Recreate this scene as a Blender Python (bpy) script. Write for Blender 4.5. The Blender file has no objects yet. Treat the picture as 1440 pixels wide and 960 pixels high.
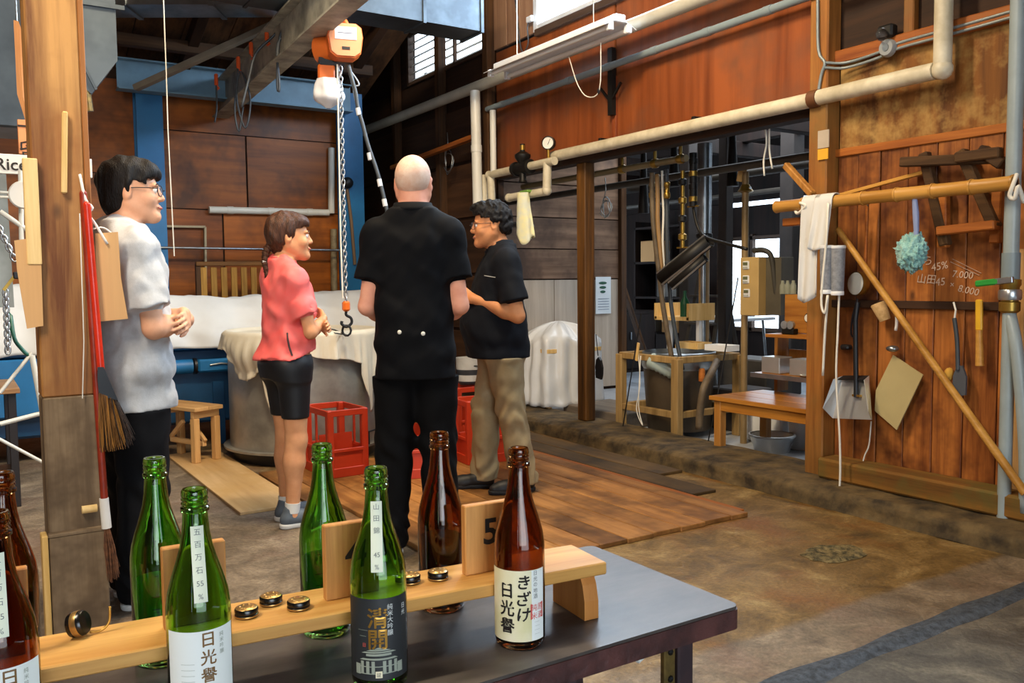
import bpy, math, random
import numpy as np
from math import sin, cos, pi, radians, atan, sqrt
from mathutils import Vector, Matrix, Euler, noise
random.seed(7)
rng = np.random.default_rng(7)
scene = bpy.context.scene
COL = scene.collection

# ------------------------------------------------------------------ camera
CAM_H, FPX = 1.25, 1220.0
YAW, PITCH, ROLL = atan(780 / FPX), atan(84 / FPX), radians(0.6)
_fw = Vector((sin(YAW) * cos(PITCH), cos(YAW) * cos(PITCH), -sin(PITCH)))
_r = Vector((cos(YAW), -sin(YAW), 0)); _u = _r.cross(_fw)
_rt = _r * cos(ROLL) - _u * sin(ROLL); _up = _u * cos(ROLL) + _r * sin(ROLL)
CAM = Vector((0, 0, CAM_H))
cd = bpy.data.cameras.new('camera'); cam = bpy.data.objects.new('camera', cd); COL.objects.link(cam)
cd.sensor_width = 36; cd.lens = FPX / 1440 * 36; cd.clip_start = 0.05
mw = Matrix((_rt, _up, -_fw)).transposed().to_4x4(); mw.translation = CAM
cam.matrix_world = mw
scene.camera = cam

# ------------------------------------------------------------------ sky, lamps, exposure
world = bpy.data.worlds.new('sky'); scene.world = world; world.use_nodes = True
_bg = world.node_tree.nodes['Background']; _bg.inputs[0].default_value = (0.72, 0.86, 1.0, 1); _bg.inputs[1].default_value = 4.0
def area(name, loc, target, sx, sy, power, col):
    l = bpy.data.lights.new(name, 'AREA'); l.shape = 'RECTANGLE'; l.size = sx; l.size_y = sy; l.energy = power; l.color = col
    o = bpy.data.objects.new(name, l); COL.objects.link(o); o.location = loc
    o.rotation_euler = (Vector(target) - Vector(loc)).to_track_quat('-Z', 'Y').to_euler()
    return o
area('ceiling_lamp', (-0.9, 1.4, 3.6), (0.8, 4.2, 0.8), 0.5, 1.6, 110, (1.0, 0.88, 0.72))
area('ceiling_lamp', (1.7, 3.5, 4.2), (2.2, 5.4, 0.6), 1.4, 0.3, 190, (1.0, 0.80, 0.54))
area('entrance_daylight', (-0.6, -3.2, 1.6), (0.7, 3.0, 1.0), 2.6, 2.2, 70, (0.86, 0.93, 1.0))
area('clerestory_daylight', (4.46, 3.6, 3.80), (0, 3.6, 3.30), 5.2, 0.72, 420, (0.66, 0.83, 1.0))
area('annex_daylight', (6.6, 6.2, 3.2), (6.2, 6.4, 0), 2.4, 2.0, 80, (0.86, 0.93, 1.0))
vs = scene.view_settings
scene.display_settings.display_device = 'sRGB'
vs.view_transform = 'Standard'; vs.look = 'None'; vs.gamma = 1; vs.use_curve_mapping = False
vs.exposure = 0.15

# ------------------------------------------------------------------ helpers: pixels of the 1440x960 photograph to points of the place
def ray(px, py): return _rt * ((px - 720) / FPX) - _up * ((py - 480) / FPX) + _fw
def on(px, py, ax, v):
    d = ray(px, py); t = (v - CAM[ax]) / d[ax]; return CAM + d * t
def X(px, py, v): return on(px, py, 0, v)
def Y(px, py, v): return on(px, py, 1, v)
def Z(px, py, v=0.0): return on(px, py, 2, v)
def D(px, py, z): return CAM + ray(px, py) * z

def c(h):
    h = h.lstrip('#'); v = [int(h[i:i + 2], 16) / 255 for i in (0, 2, 4)]
    return tuple(((x + 0.055) / 1.055) ** 2.4 if x > 0.04045 else x / 12.92 for x in v) + (1,)

# ------------------------------------------------------------------ materials
def _new(name):
    m = bpy.data.materials.new(name); m.use_nodes = True
    nt = m.node_tree; return m, nt, nt.nodes['Principled BSDF']
def _n(nt, t, **kw):
    n = nt.nodes.new(t)
    for k, v in kw.items():
        if k in n.inputs: n.inputs[k].default_value = v
        else: setattr(n, k, v)
    return n
def _coords(nt, scale=(1, 1, 1), rnd=True):
    tc = _n(nt, 'ShaderNodeTexCoord'); mp = _n(nt, 'ShaderNodeMapping'); mp.inputs['Scale'].default_value = scale
    nt.links.new(tc.outputs['Object'], mp.inputs['Vector'])
    if rnd:
        oi = _n(nt, 'ShaderNodeObjectInfo'); mu = _n(nt, 'ShaderNodeMath', operation='MULTIPLY'); mu.inputs[1].default_value = 37.0
        nt.links.new(oi.outputs['Random'], mu.inputs[0]); cx = _n(nt, 'ShaderNodeCombineXYZ')
        for i in range(3): nt.links.new(mu.outputs[0], cx.inputs[i])
        nt.links.new(cx.outputs[0], mp.inputs['Location'])
    return mp.outputs[0]
def _mix(nt, fac, a, b, blend='MIX'):
    m = _n(nt, 'ShaderNodeMix'); m.data_type = 'RGBA'; m.blend_type = blend
    for s, v in ((m.inputs[0], fac), (m.inputs[6], a), (m.inputs[7], b)):
        if hasattr(v, 'links') or hasattr(v, 'is_linked'): nt.links.new(v, s)
        else: s.default_value = v
    return m.outputs[2]
def _ramp(nt, fac, stops):
    r = _n(nt, 'ShaderNodeValToRGB'); nt.links.new(fac, r.inputs[0]); e = r.color_ramp.elements
    while len(e) < len(stops): e.new(0.5)
    for i, (p, col) in enumerate(stops): e[i].position = p; e[i].color = col if len(col) == 4 else tuple(col) + (1,)
    return r.outputs[0]
def _bump(nt, h, bs, strength, dist=0.01):
    b = _n(nt, 'ShaderNodeBump'); b.inputs['Strength'].default_value = strength; b.inputs['Distance'].default_value = dist
    nt.links.new(h, b.inputs['Height']); nt.links.new(b.outputs[0], bs.inputs['Normal'])
def _perobj(nt, colsock, amt):
    if not amt: return colsock
    oi = _n(nt, 'ShaderNodeObjectInfo'); mr = _n(nt, 'ShaderNodeMapRange'); mr.inputs[3].default_value = 1 - amt; mr.inputs[4].default_value = 1 + amt
    nt.links.new(oi.outputs['Random'], mr.inputs[0]); hv = _n(nt, 'ShaderNodeHueSaturation')
    nt.links.new(mr.outputs[0], hv.inputs['Value']); nt.links.new(colsock, hv.inputs['Color']); return hv.outputs[0]

def MAT(name, col, rough=0.55, metal=0.0, col2=None, scale=6.0, var=0.18, bump=0.0, bscale=None, spec=0.5, stretch=(1, 1, 1), per=0.0, detail=4, lo=0.35, hi=0.65, sheen=0, alpha=1, coat=0):
    m, nt, bs = _new(name); a = c(col) if isinstance(col, str) else col
    b = (c(col2) if isinstance(col2, str) else col2) if col2 else tuple(x * (1 - var) for x in a[:3]) + (1,)
    v = _coords(nt, stretch); nz = _n(nt, 'ShaderNodeTexNoise', Scale=scale, Detail=detail, Roughness=0.6); nt.links.new(v, nz.inputs['Vector'])
    s = _ramp(nt, nz.outputs[0], [(lo, b), (hi, a)])
    nt.links.new(_perobj(nt, s, per), bs.inputs['Base Color'])
    bs.inputs['Roughness'].default_value = rough; bs.inputs['Metallic'].default_value = metal
    bs.inputs['Specular IOR Level'].default_value = spec
    if sheen: bs.inputs['Sheen Weight'].default_value = sheen
    if coat: bs.inputs['Coat Weight'].default_value = coat
    if alpha < 1: bs.inputs['Alpha'].default_value = alpha
    if bump:
        n2 = _n(nt, 'ShaderNodeTexNoise', Scale=bscale or scale * 4, Detail=3); nt.links.new(v, n2.inputs['Vector']); _bump(nt, n2.outputs[0], bs, bump)
    return m

def WOOD(name, c1, c2, axis=2, rough=0.6, fine=60.0, per=0.12, c3=None, blotch=2.0, bump=0.25, knots=False, spec=0.35):
    """grain runs along the object's own axis"""
    m, nt, bs = _new(name); st = [1.0, 1.0, 1.0]; st[axis] = 0.06
    v = _coords(nt, st); vb = _coords(nt, (1, 1, 1))
    n1 = _n(nt, 'ShaderNodeTexNoise', Scale=fine, Detail=6, Roughness=0.65, Distortion=0.3); nt.links.new(v, n1.inputs['Vector'])
    n2 = _n(nt, 'ShaderNodeTexNoise', Scale=fine * 0.22, Detail=3, Distortion=1.2); nt.links.new(v, n2.inputs['Vector'])
    g = _n(nt, 'ShaderNodeMath', operation='ADD'); nt.links.new(n1.outputs[0], g.inputs[0]); nt.links.new(n2.outputs[0], g.inputs[1])
    h = _n(nt, 'ShaderNodeMath', operation='MULTIPLY'); h.inputs[1].default_value = 0.5; nt.links.new(g.outputs[0], h.inputs[0])
    s = _ramp(nt, h.outputs[0], [(0.36, c(c1)), (0.62, c(c2))])
    if c3:
        n3 = _n(nt, 'ShaderNodeTexNoise', Scale=blotch, Detail=4, Roughness=0.65); nt.links.new(vb, n3.inputs['Vector'])
        f = _ramp(nt, n3.outputs[0], [(0.45, (0, 0, 0, 1)), (0.68, (1, 1, 1, 1))])
        s = _mix(nt, f, s, c(c3))
    if knots:
        vo = _n(nt, 'ShaderNodeTexVoronoi', Scale=3.2); nt.links.new(_coords(nt, [1 if i != axis else 0.55 for i in range(3)]), vo.inputs['Vector'])
        f = _ramp(nt, vo.outputs['Distance'], [(0.02, (0.8, 0.8, 0.8, 1)), (0.07, (0, 0, 0, 1))]); s = _mix(nt, f, s, c('3a2010'))
    nt.links.new(_perobj(nt, s, per), bs.inputs['Base Color'])
    bs.inputs['Roughness'].default_value = rough; bs.inputs['Specular IOR Level'].default_value = spec
    if bump: _bump(nt, n1.outputs[0], bs, bump, 0.003)
    return m
def GLASS(name, col, rough=0.03, ior=1.48):
    m, nt, bs = _new(name); bs.inputs['Base Color'].default_value = c(col) if isinstance(col, str) else col
    bs.inputs['Transmission Weight'].default_value = 1; bs.inputs['Roughness'].default_value = rough; bs.inputs['IOR'].default_value = ior
    return m
def EMIT(name, col, strength):
    m, nt, bs = _new(name); bs.inputs['Base Color'].default_value = c(col); bs.inputs['Emission Color'].default_value = c(col); bs.inputs['Emission Strength'].default_value = strength
    return m

# ------------------------------------------------------------------ mesh builder
ROOT = {}
def tag(o, label=None, cat=None, group=None, kind=None):
    if label: o['label'] = label
    if cat: o['category'] = cat
    if group: o['group'] = group
    if kind: o['kind'] = kind
    return o
def thing(name, label, cat, loc=(0, 0, 0), rotz=0.0, group=None, rot=None):
    o = bpy.data.objects.new(name, None); COL.objects.link(o); o.empty_display_size = 0.1
    o.location = loc; o.rotation_euler = rot if rot else (0, 0, rotz)
    ROOT[o.name] = Matrix.LocRotScale(Vector(loc), Euler(o.rotation_euler), None)
    return tag(o, label, cat, group)
def root_of(o):
    while o.parent: o = o.parent
    return o
def copy_tree(o, parent=None):
    n = o.copy(); COL.objects.link(n); n.parent = parent
    for ch in list(o.children): copy_tree(ch, n)
    return n
def V3(*a): return Vector(a)
def frame_of(d, ref=None):
    d = Vector(d).normalized(); ref = Vector(ref) if ref else (Vector((0, 0, 1)) if abs(d.z) < 0.95 else Vector((1, 0, 0)))
    a = ref.cross(d).normalized(); b = d.cross(a); return a, b, d
def smooth_path(pts, n=6):
    pts = [Vector(p) for p in pts]
    if len(pts) < 3: return pts
    out = []; P = [pts[0] * 2 - pts[1]] + pts + [pts[-1] * 2 - pts[-2]]
    for i in range(1, len(P) - 2):
        a, b, d, e = P[i - 1], P[i], P[i + 1], P[i + 2]
        for k in range(n):
            t = k / n
            out.append(0.5 * ((2 * b) + (d - a) * t + (2 * a - 5 * b + 4 * d - e) * t * t + (3 * b - a - 3 * d + e) * t ** 3))
    return out + [pts[-1]]
class MB:
    def __init__(s): s.v = []; s.f = []
    def raw(s, vs, fs):
        o = len(s.v); s.v += [Vector(p) for p in vs]; s.f += [tuple(i + o for i in f) for f in fs]; return s
    def box(s, cen, size, rot=None, bev=0.0, M=None):
        hx, hy, hz = size[0] / 2, size[1] / 2, size[2] / 2
        b = min(bev, hx * .9, hy * .9, hz * .9)
        vs, fs = [], []
        if b <= 0:
            vs = [Vector((x, y, z)) for z in (-hz, hz) for y in (-hy, hy) for x in (-hx, hx)]
            fs = [(0, 2, 3, 1), (4, 5, 7, 6), (0, 1, 5, 4), (2, 6, 7, 3), (0, 4, 6, 2), (1, 3, 7, 5)]
        else:
            idx = {}
            for sx in (-1, 1):
                for sy in (-1, 1):
                    for sz in (-1, 1):
                        for ax in range(3):
                            p = [sx * (hx - b), sy * (hy - b), sz * (hz - b)]; p[ax] = (sx * hx, sy * hy, sz * hz)[ax]
                            idx[sx, sy, sz, ax] = len(vs); vs.append(Vector(p))
            for ax in range(3):
                u, w = (ax + 1) % 3, (ax + 2) % 3
                for sg in (-1, 1):
                    q = []
                    for a_, b_ in ((-1, -1), (1, -1), (1, 1), (-1, 1)):
                        k = [0, 0, 0]; k[ax] = sg; k[u] = a_; k[w] = b_; q.append(idx[k[0], k[1], k[2], ax])
                    fs.append(tuple(q) if sg > 0 else tuple(q[::-1]))
            for ax in range(3):
                u, w = (ax + 1) % 3, (ax + 2) % 3
                for su in (-1, 1):
                    for sw in (-1, 1):
                        def k(t, which):
                            q = [0, 0, 0]; q[ax] = t; q[u] = su; q[w] = sw; return idx[q[0], q[1], q[2], which]
                        q = (k(-1, u), k(1, u), k(1, w), k(-1, w)); fs.append(q if su * sw > 0 else q[::-1])
            for sx in (-1, 1):
                for sy in (-1, 1):
                    for sz in (-1, 1):
                        q = tuple(idx[sx, sy, sz, a_] for a_ in range(3)); fs.append(q if sx * sy * sz > 0 else q[::-1])
        R = M if M is not None else (Euler(rot).to_matrix() if rot else None)
        cen = Vector(cen)
        return s.raw([(R @ p if R else p) + cen for p in vs], fs)
    def beam(s, a, b, w, h, ref=None, bev=0.0):
        """box from a to b, h measured along ref"""
        a, b = Vector(a), Vector(b); x, y, z = frame_of(b - a, ref); M = Matrix((x, y, z)).transposed()
        return s.box((a + b) / 2, (w, h, (b - a).length), M=M, bev=bev)
    def tube(s, pts, r, n=10, cap=True, smooth=0, closed=False):
        pts = smooth_path(pts, smooth) if smooth else [Vector(p) for p in pts]
        m = len(pts); rs = r if isinstance(r, (list, tuple)) else None
        def rad(i):
            if rs is None: return r
            t = i / max(1, m - 1) * (len(rs) - 1); k = min(int(t), len(rs) - 2); return rs[k] + (rs[k + 1] - rs[k]) * (t - k)
        o = len(s.v); pa = None
        for i, p in enumerate(pts):
            if closed: d = pts[(i + 1) % m] - pts[i - 1]
            else: d = pts[min(i + 1, m - 1)] - pts[max(i - 1, 0)]
            d.normalize()
            if pa is None: a, b, _ = frame_of(d)
            else:
                a = (pa - d * pa.dot(d)); a = a.normalized() if a.length > 1e-6 else frame_of(d)[0]; b = d.cross(a)
            pa = a
            for k in range(n):
                t = 2 * pi * k / n; s.v.append(p + (a * cos(t) + b * sin(t)) * rad(i))
        for i in range(m if closed else m - 1):
            for k in range(n):
                j = (i + 1) % m
                s.f.append((o + i * n + k, o + i * n + (k + 1) % n, o + j * n + (k + 1) % n, o + j * n + k))
        if cap and not closed:
            s.f.append(tuple(o + k for k in range(n))[::-1]); s.f.append(tuple(o + (m - 1) * n + k for k in range(n)))
        return s
    def lathe(s, prof, cen=(0, 0, 0), n=24, axis=None, closed=False, a0=0.0, a1=2 * pi):
        """profile of (r, h) around an axis"""
        a, b, d = frame_of(axis) if axis else (V3(1, 0, 0), V3(0, 1, 0), V3(0, 0, 1)); cen = Vector(cen)
        o = len(s.v); full = abs(a1 - a0 - 2 * pi) < 1e-6; nn = n if full else n + 1
        for r, h in prof:
            for k in range(nn):
                t = a0 + (a1 - a0) * k / n; s.v.append(cen + (a * cos(t) + b * sin(t)) * max(r, 1e-5) + d * h)
        m = len(prof)
        for i in range(m if closed else m - 1):
            j = (i + 1) % m
            for k in range(n):
                k2 = (k + 1) % nn
                s.f.append((o + i * nn + k, o + i * nn + k2, o + j * nn + k2, o + j * nn + k))
        return s
    def cyl(s, a, b, r, n=16, r2=None): return s.tube([a, b], [r, r if r2 is None else r2], n=n)
    def prism(s, poly, M, th):
        """polygon in the local xy plane extruded by th along local z; M a 4x4 placing it"""
        n = len(poly); vs = [M @ Vector((x, y, 0)) for x, y in poly] + [M @ Vector((x, y, th)) for x, y in poly]
        fs = [tuple(range(n))[::-1], tuple(range(n, 2 * n))] + [(i, (i + 1) % n, n + (i + 1) % n, n + i) for i in range(n)]
        return s.raw(vs, fs)
    def grid(s, fn, nu, nv, closed_u=False):
        o = len(s.v)
        for i in range(nu + (0 if closed_u else 1)):
            for j in range(nv + 1): s.v.append(Vector(fn(i / nu, j / nv)))
        cu = nu if closed_u else nu + 1
        for i in range(nu):
            for j in range(nv):
                a, b = i * (nv + 1) + j, ((i + 1) % cu) * (nv + 1) + j; s.f.append((o + a, o + b, o + b + 1, o + a + 1))
        return s
    def ell(s, cen, r, n=12, M=None):
        cen = Vector(cen); M = M or Matrix.Identity(3)
        def fn(u, v):
            t, p = 2 * pi * u, pi * v
            return cen + M @ Vector((r[0] * sin(p) * cos(t), r[1] * sin(p) * sin(t), -r[2] * cos(p)))
        return s.grid(fn, n, max(4, n // 2), closed_u=True)
    def build(s, name, mat, parent=None, smooth=None, world=True, thick=0.0, kind=None, label=None):
        me = bpy.data.meshes.new(name); vs = s.v
        loc = None
        if parent is not None:
            if world:
                inv = ROOT.get(root_of(parent).name)
                if inv is not None: inv = inv.inverted(); vs = [inv @ p for p in vs]
        else:
            xs = [p.x for p in vs]; ys = [p.y for p in vs]; zs = [p.z for p in vs]
            loc = Vector(((min(xs) + max(xs)) / 2, (min(ys) + max(ys)) / 2, min(zs))); vs = [p - loc for p in vs]
        me.from_pydata([tuple(p) for p in vs], [], s.f); me.validate(); me.update()
        if smooth is not None:
            me.polygons.foreach_set('use_smooth', [True] * len(me.polygons))
            if smooth < 180: me.set_sharp_from_angle(angle=radians(smooth))
        me.materials.append(mat)
        o = bpy.data.objects.new(name, me); COL.objects.link(o)
        if parent is not None: o.parent = parent
        else: o.location = loc; ROOT[o.name] = Matrix.Translation(loc)
        if thick:
            md = o.modifiers.new('thick', 'SOLIDIFY'); md.thickness = thick; md.offset = 0
        if kind: o['kind'] = kind
        if label: o['label'] = label
        return o
def struct(name, mb, mat, **k):
    o = mb.build(name, mat, **k); o['kind'] = 'structure'; return o
def text_geo(body, size, xs=1.0, shear=0.0, offset=0.0):
    cu = bpy.data.curves.new('lettering', 'FONT'); cu.body = body; cu.size = size; cu.align_x = 'CENTER'; cu.align_y = 'CENTER'; cu.shear = shear; cu.resolution_u = 3; cu.offset = offset
    to = bpy.data.objects.new('lettering', cu); COL.objects.link(to)
    me = bpy.data.meshes.new_from_object(to); bpy.data.objects.remove(to); bpy.data.curves.remove(cu)
    vs = [Vector((v.co.x * xs, v.co.y, 0)) for v in me.vertices]; fs = [tuple(p.vertices) for p in me.polygons]
    bpy.data.meshes.remove(me)
    if vs:      # centre on the ink
        cx = (min(p.x for p in vs) + max(p.x for p in vs)) / 2; cy = (min(p.y for p in vs) + max(p.y for p in vs)) / 2; vs = [Vector((p.x - cx, p.y - cy, 0)) for p in vs]
    return vs, fs
def put_text(mb, body, size, M, bend=None, column=False, step=1.1, bold=0.0, **k):
    """lettering on a surface: M has local x right, y up, z out; bend = cylinder radius; column = characters one under another"""
    items = [(ch, -i * size * step + (len(body) - 1) * size * step / 2) for i, ch in enumerate(body)] if column else [(body, 0)]
    for ch, dy in items:
        vs, fs = text_geo(ch, size, **k)
        if not vs: continue
        for n_, (ox, oy) in enumerate(((0, 0), (bold, 0), (-bold, 0), (0, bold), (0, -bold)) if bold else ((0, 0),)):     # heavier strokes
            ws = [Vector((p.x + ox, p.y + dy + oy, n_ * 1e-5)) for p in vs]
            if bend: ws = [Vector((bend * sin(p.x / bend), p.y, bend * cos(p.x / bend) - bend + p.z)) for p in ws]
            mb.raw([M @ p for p in ws], fs)
    return mb
def placer(o, right, up):
    """4x4 with local x = right, y = up, z = out"""
    r = Vector(right).normalized(); u = (Vector(up) - r * r.dot(Vector(up))).normalized(); n = r.cross(u)
    m = Matrix((r, u, n)).transposed().to_4x4(); m.translation = Vector(o); return m
# ================================================================== THE SETTING
BACK = 8.8
def floor_material():
    m, nt, bs = _new('concrete_floor'); tc = _n(nt, 'ShaderNodeTexCoord'); ge = _n(nt, 'ShaderNodeNewGeometry')
    sx = _n(nt, 'ShaderNodeSeparateXYZ'); nt.links.new(ge.outputs['Position'], sx.inputs[0])
    P = ge.outputs['Position']
    def nz(s, d=5, r=0.6, dist=0.0):
        n = _n(nt, 'ShaderNodeTexNoise', Scale=s, Detail=d, Roughness=r, Distortion=dist); nt.links.new(P, n.inputs['Vector']); return n.outputs[0]
    big, mid, fin = nz(0.9, 4), nz(4.5, 6, 0.7, 0.6), nz(55, 4)
    brown = _ramp(nt, mid, [(0.30, c('4a3616')), (0.45, c('6e5427')), (0.56, c('85693a')), (0.70, c('a38a58'))])
    rust = _ramp(nt, nz(1.7, 5, 0.65, 0.4), [(0.50, (0, 0, 0, 1)), (0.64, (1, 1, 1, 1))])
    brown = _mix(nt, rust, brown, c('7a4f1c'))
    grey = _ramp(nt, mid, [(0.30, c('565049')), (0.5, c('77716a')), (0.70, c('989088'))])
    dark = _ramp(nt, mid, [(0.30, c('3a3833')), (0.5, c('56524a')), (0.72, c('7e786a'))])
    # wobble the joint lines a little
    wob = _n(nt, 'ShaderNodeMath', operation='MULTIPLY_ADD'); nt.links.new(nz(3, 4), wob.inputs[0]); wob.inputs[1].default_value = 0.10; 
    nt.links.new(sx.outputs[1], wob.inputs[2])
    def step(sock, a, b):
        mr = _n(nt, 'ShaderNodeMapRange'); mr.inputs[1].default_value = a; mr.inputs[2].default_value = b; nt.links.new(sock, mr.inputs[0]); return mr.outputs[0]
    wx = _n(nt, 'ShaderNodeMath', operation='MULTIPLY_ADD'); nt.links.new(nz(1.3, 4), wx.inputs[0]); wx.inputs[1].default_value = 1.2; nt.links.new(sx.outputs[0], wx.inputs[2])
    s = _mix(nt, step(wob.outputs[0], 2.08, 2.12), _mix(nt, 0.5, grey, brown), brown)
    s = _mix(nt, step(wx.outputs[0], 2.7, 1.9), s, _mix(nt, 0.45, grey, brown))
    s = _mix(nt, step(wob.outputs[0], 1.80, 1.74), s, dark)
    sp = _ramp(nt, fin, [(0.35, (0.75, 0.75, 0.75, 1)), (0.65, (1.15, 1.15, 1.15, 1))])
    s = _mix(nt, 1.0, s, sp, 'MULTIPLY')
    nt.links.new(s, bs.inputs['Base Color'])
    nt.links.new(_ramp(nt, big, [(0.35, (0.42,) * 3 + (1,)), (0.65, (0.75,) * 3 + (1,))]), bs.inputs['Roughness'])
    ad = _n(nt, 'ShaderNodeMath', operation='ADD'); nt.links.new(mid, ad.inputs[0]); nt.links.new(fin, ad.inputs[1])
    _bump(nt, ad.outputs[0], bs, 0.55, 0.012)
    return m
mFLOOR = floor_material()
mANNEXF = MAT('annex_concrete', 'b9bec4', 0.4, col2='8d9299', scale=1.8, bump=0.3, bscale=30, detail=6)
mKERB = MAT('kerb_concrete', '6c5836', 0.85, col2='2e2414', scale=7, bump=0.8, bscale=22, detail=6)
mPLANKW = WOOD('wall_plank', '663212', 'b06c30', 2, 0.55, 38, per=0.22, c3='4a210c', blotch=3, knots=True)
mSTAIN = WOOD('stained_board', '4a280c', '83521c', 2, 0.7, 18, per=0.05, c3='a8844a', blotch=5.5)
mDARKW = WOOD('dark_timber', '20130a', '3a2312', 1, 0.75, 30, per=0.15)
mDARKZ = WOOD('dark_post_timber', '2b1a0c', '5a3a1c', 2, 0.7, 34, per=0.15)
mPLYO = WOOD('orange_plywood', '6a3212', '965026', 2, 0.38, 12, per=0.06, c3='6e4630', blotch=1.5, bump=0.05, spec=0.5)
mPLYB = WOOD('back_plywood', '6e3606', 'ac5e14', 0, 0.45, 14, per=0.16, c3='4e2806', blotch=1.6, bump=0.05)
mBLUE = MAT('blue_steel', '1f6fa8', 0.45, var=0.2, scale=4)
mBLUE2 = MAT('dark_blue_steel', '12456e', 0.42, var=0.3, scale=4)
mSILL = WOOD('old_sill', '4a2e0e', '84591f', 1, 0.8, 22, per=0.1, c3='5b5022', blotch=4, bump=0.7)
mBATTEN = WOOD('batten', '7d3d12', 'b26a28', 1, 0.6, 30)
mPOSTR = WOOD('corner_post', '6e3f16', 'a36a2e', 2, 0.6, 30, c3='7b5a2c')
mROOF = WOOD('roof_board', '2e1e10', '64442a', 1, 0.8, 20, per=0.35)
mPINK = WOOD('pale_board', '8a6650', 'b08a6c', 2, 0.6, 20, per=0.1)
mANNEXB = WOOD('annex_board', '5e4636', '93745c', 0, 0.6, 18, per=0.12, c3='4e3a2e')
mANNEXL = WOOD('annex_pale_sheet', 'a09080', 'c2b4a4', 2, 0.6, 16, per=0.1)
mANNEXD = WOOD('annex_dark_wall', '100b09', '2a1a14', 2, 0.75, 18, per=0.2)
mGALV = MAT('galvanised', 'b6bcc0', 0.32, 0.9, col2='8b9298', scale=5)
mFRAME = WOOD('window_frame_wood', '3a2a20', '5c4636', 1, 0.6, 30)
mGLASSW = MAT('window_glass', 'f4f8ff', .05, alpha=.06)

# floors
b = MB(); b.grid(lambda u, v: (-3.2 + 7.3 * u, -4 + 14.6 * v, 0.0), 2, 2); floor = struct('floor', b, mFLOOR)
b = MB(); b.grid(lambda u, v: (4.1 + 8.4 * u, 0.5 + 12.5 * v, 0.0), 2, 2); struct('floor_annex', b, mANNEXF)
# rough mortar joint that crosses the floor, and the broken-out hollow near the wall
b = MB()
def jfn(u, v):
    x = 0.9 + 3.2 * u; y = 1.74 + 0.012 * (x - 2) + (v - 0.5) * (0.10 + 0.05 * noise.noise((x * 3, 0, 4)))
    h = 0.010 * (1 - abs(2 * v - 1)) + 0.010 * noise.noise((x * 40, y * 40, 1)) * (1 - abs(2 * v - 1)) + 0.0005
    return (x, y, max(h, 0.0006))
b.grid(jfn, 220, 8); b.build('mortar_joint', MAT('mortar', '4c5560', 0.8, col2='2a2f36', scale=40, bump=0.6), floor, smooth=180)
b = MB(); q = Z(1172, 778)
def hole(u, v):
    t = 2 * pi * u; r = v * (0.11 + 0.03 * noise.noise((cos(t) * 2, sin(t) * 2, 3)))
    h = 0.014 * math.exp(-((v - 0.72) / 0.2) ** 2) * (0.7 + 0.6 * noise.noise((cos(t) * 4, sin(t) * 4, v * 6))) + 0.001
    return (q.x + 1.5 * r * cos(t), q.y + r * sin(t), max(h, 0.0008))
b.grid(hole, 40, 10, closed_u=True); b.build('broken_patch', MAT('rubble', '8d7c52', 0.9, col2='33301c', scale=30, bump=1), floor, smooth=180)

# walking boards laid on the floor
mBOARD = WOOD('floor_board', '7a4c22', 'b98448', 1, 0.5, 22, per=0.2, c3='5e3c1a', blotch=2.6, knots=True)
mBOARDD = WOOD('dirty_floor_board', '4a3820', '75592f', 1, 0.6, 26, per=0.2, c3='3a2d1c', blotch=2.2)
deck = thing('board_deck', 'long walking boards laid side by side on the concrete floor behind the people', 'floor boards', (2.6, 4.8, 0))
x = 1.76
while x < 3.40:
    w = random.uniform(0.165, 0.20); w = min(w, 3.47 - x)
    y1 = 5.62 if x < 2.74 else 6.9; b = MB(); b.box((x + w / 2, (3.13 + y1) / 2 + random.uniform(-.006, .006), 0.012), (w - 0.004, y1 - 3.13, 0.024), bev=0.003); b.build('plank', mBOARD, deck); x += w
b = MB(); b.box((1.685, 5.15, 0.012), (.14, .94, .024), bev=.003); b.build('plank', mBOARD, deck)
for k, (xa, xb, y0, y1) in enumerate(((3.475, 3.52, 3.2, 6.9), (3.525, 3.72, 3.6, 6.9), (3.725, 3.93, 4.1, 6.9))):
    b = MB(); b.box(((xa + xb) / 2, (y0 + y1) / 2, 0.009), (xb - xa - .004, y1 - y0, 0.018), bev=0.003); b.build('plank', mBATTEN if k == 0 else mBOARDD, deck)
b = MB(); b.box((1.425, 5.68, 0.008), (0.36, 1.95, 0.016), bev=0.002)
tag(b.build('plywood_mat', WOOD('mat_plywood', 'b08a58', 'd8b684', 1, 0.55, 16, c3='c49c62', blotch=3, bump=0.08)), 'pale plywood sheet lying on the floor in front of the wooden stool', 'plywood sheet')

# right wall: kerb, sill, vertical boarding, stained board, rails, corner post
wall_right = struct('wall_right', MB().box((4.36, 1.6, 1.6), (0.05, 3.4, 3.0)).box((4.36, 5.16, 2.86), (0.05, 3.72, 1.0)), mDARKW)
b = MB()
def kfn(u, v):
    y = -0.5 + 8.2 * u; x0 = 3.93 + 0.025 * max(0, y - 3); t = v * 4
    pr = [(x0, 0.0), (x0 + .015, 0.075), (x0 + .05, 0.098), (x0 + .16, 0.105), (4.5, 0.10)]
    k = min(int(t), 3); f = t - k; px = pr[k][0] + (pr[k + 1][0] - pr[k][0]) * f; pz = pr[k][1] + (pr[k + 1][1] - pr[k][1]) * f
    nn = noise.noise((y * 5, v * 5, 2)) * 0.018 + noise.noise((y * 19, v * 9, 7)) * 0.007
    return (px - nn, y, max(0, pz + nn * 0.5))
b.grid(kfn, 160, 12); b.build('kerb', mKERB, wall_right, smooth=180)
b = MB(); b.box((4.22, 1.33, 0.165), (0.17, 3.78, 0.115), bev=0.012).box((4.20, 0.9, 0.055), (0.30, 2.0, 0.10), bev=0.015); b.build('sill_beam', mSILL, wall_right)
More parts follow.
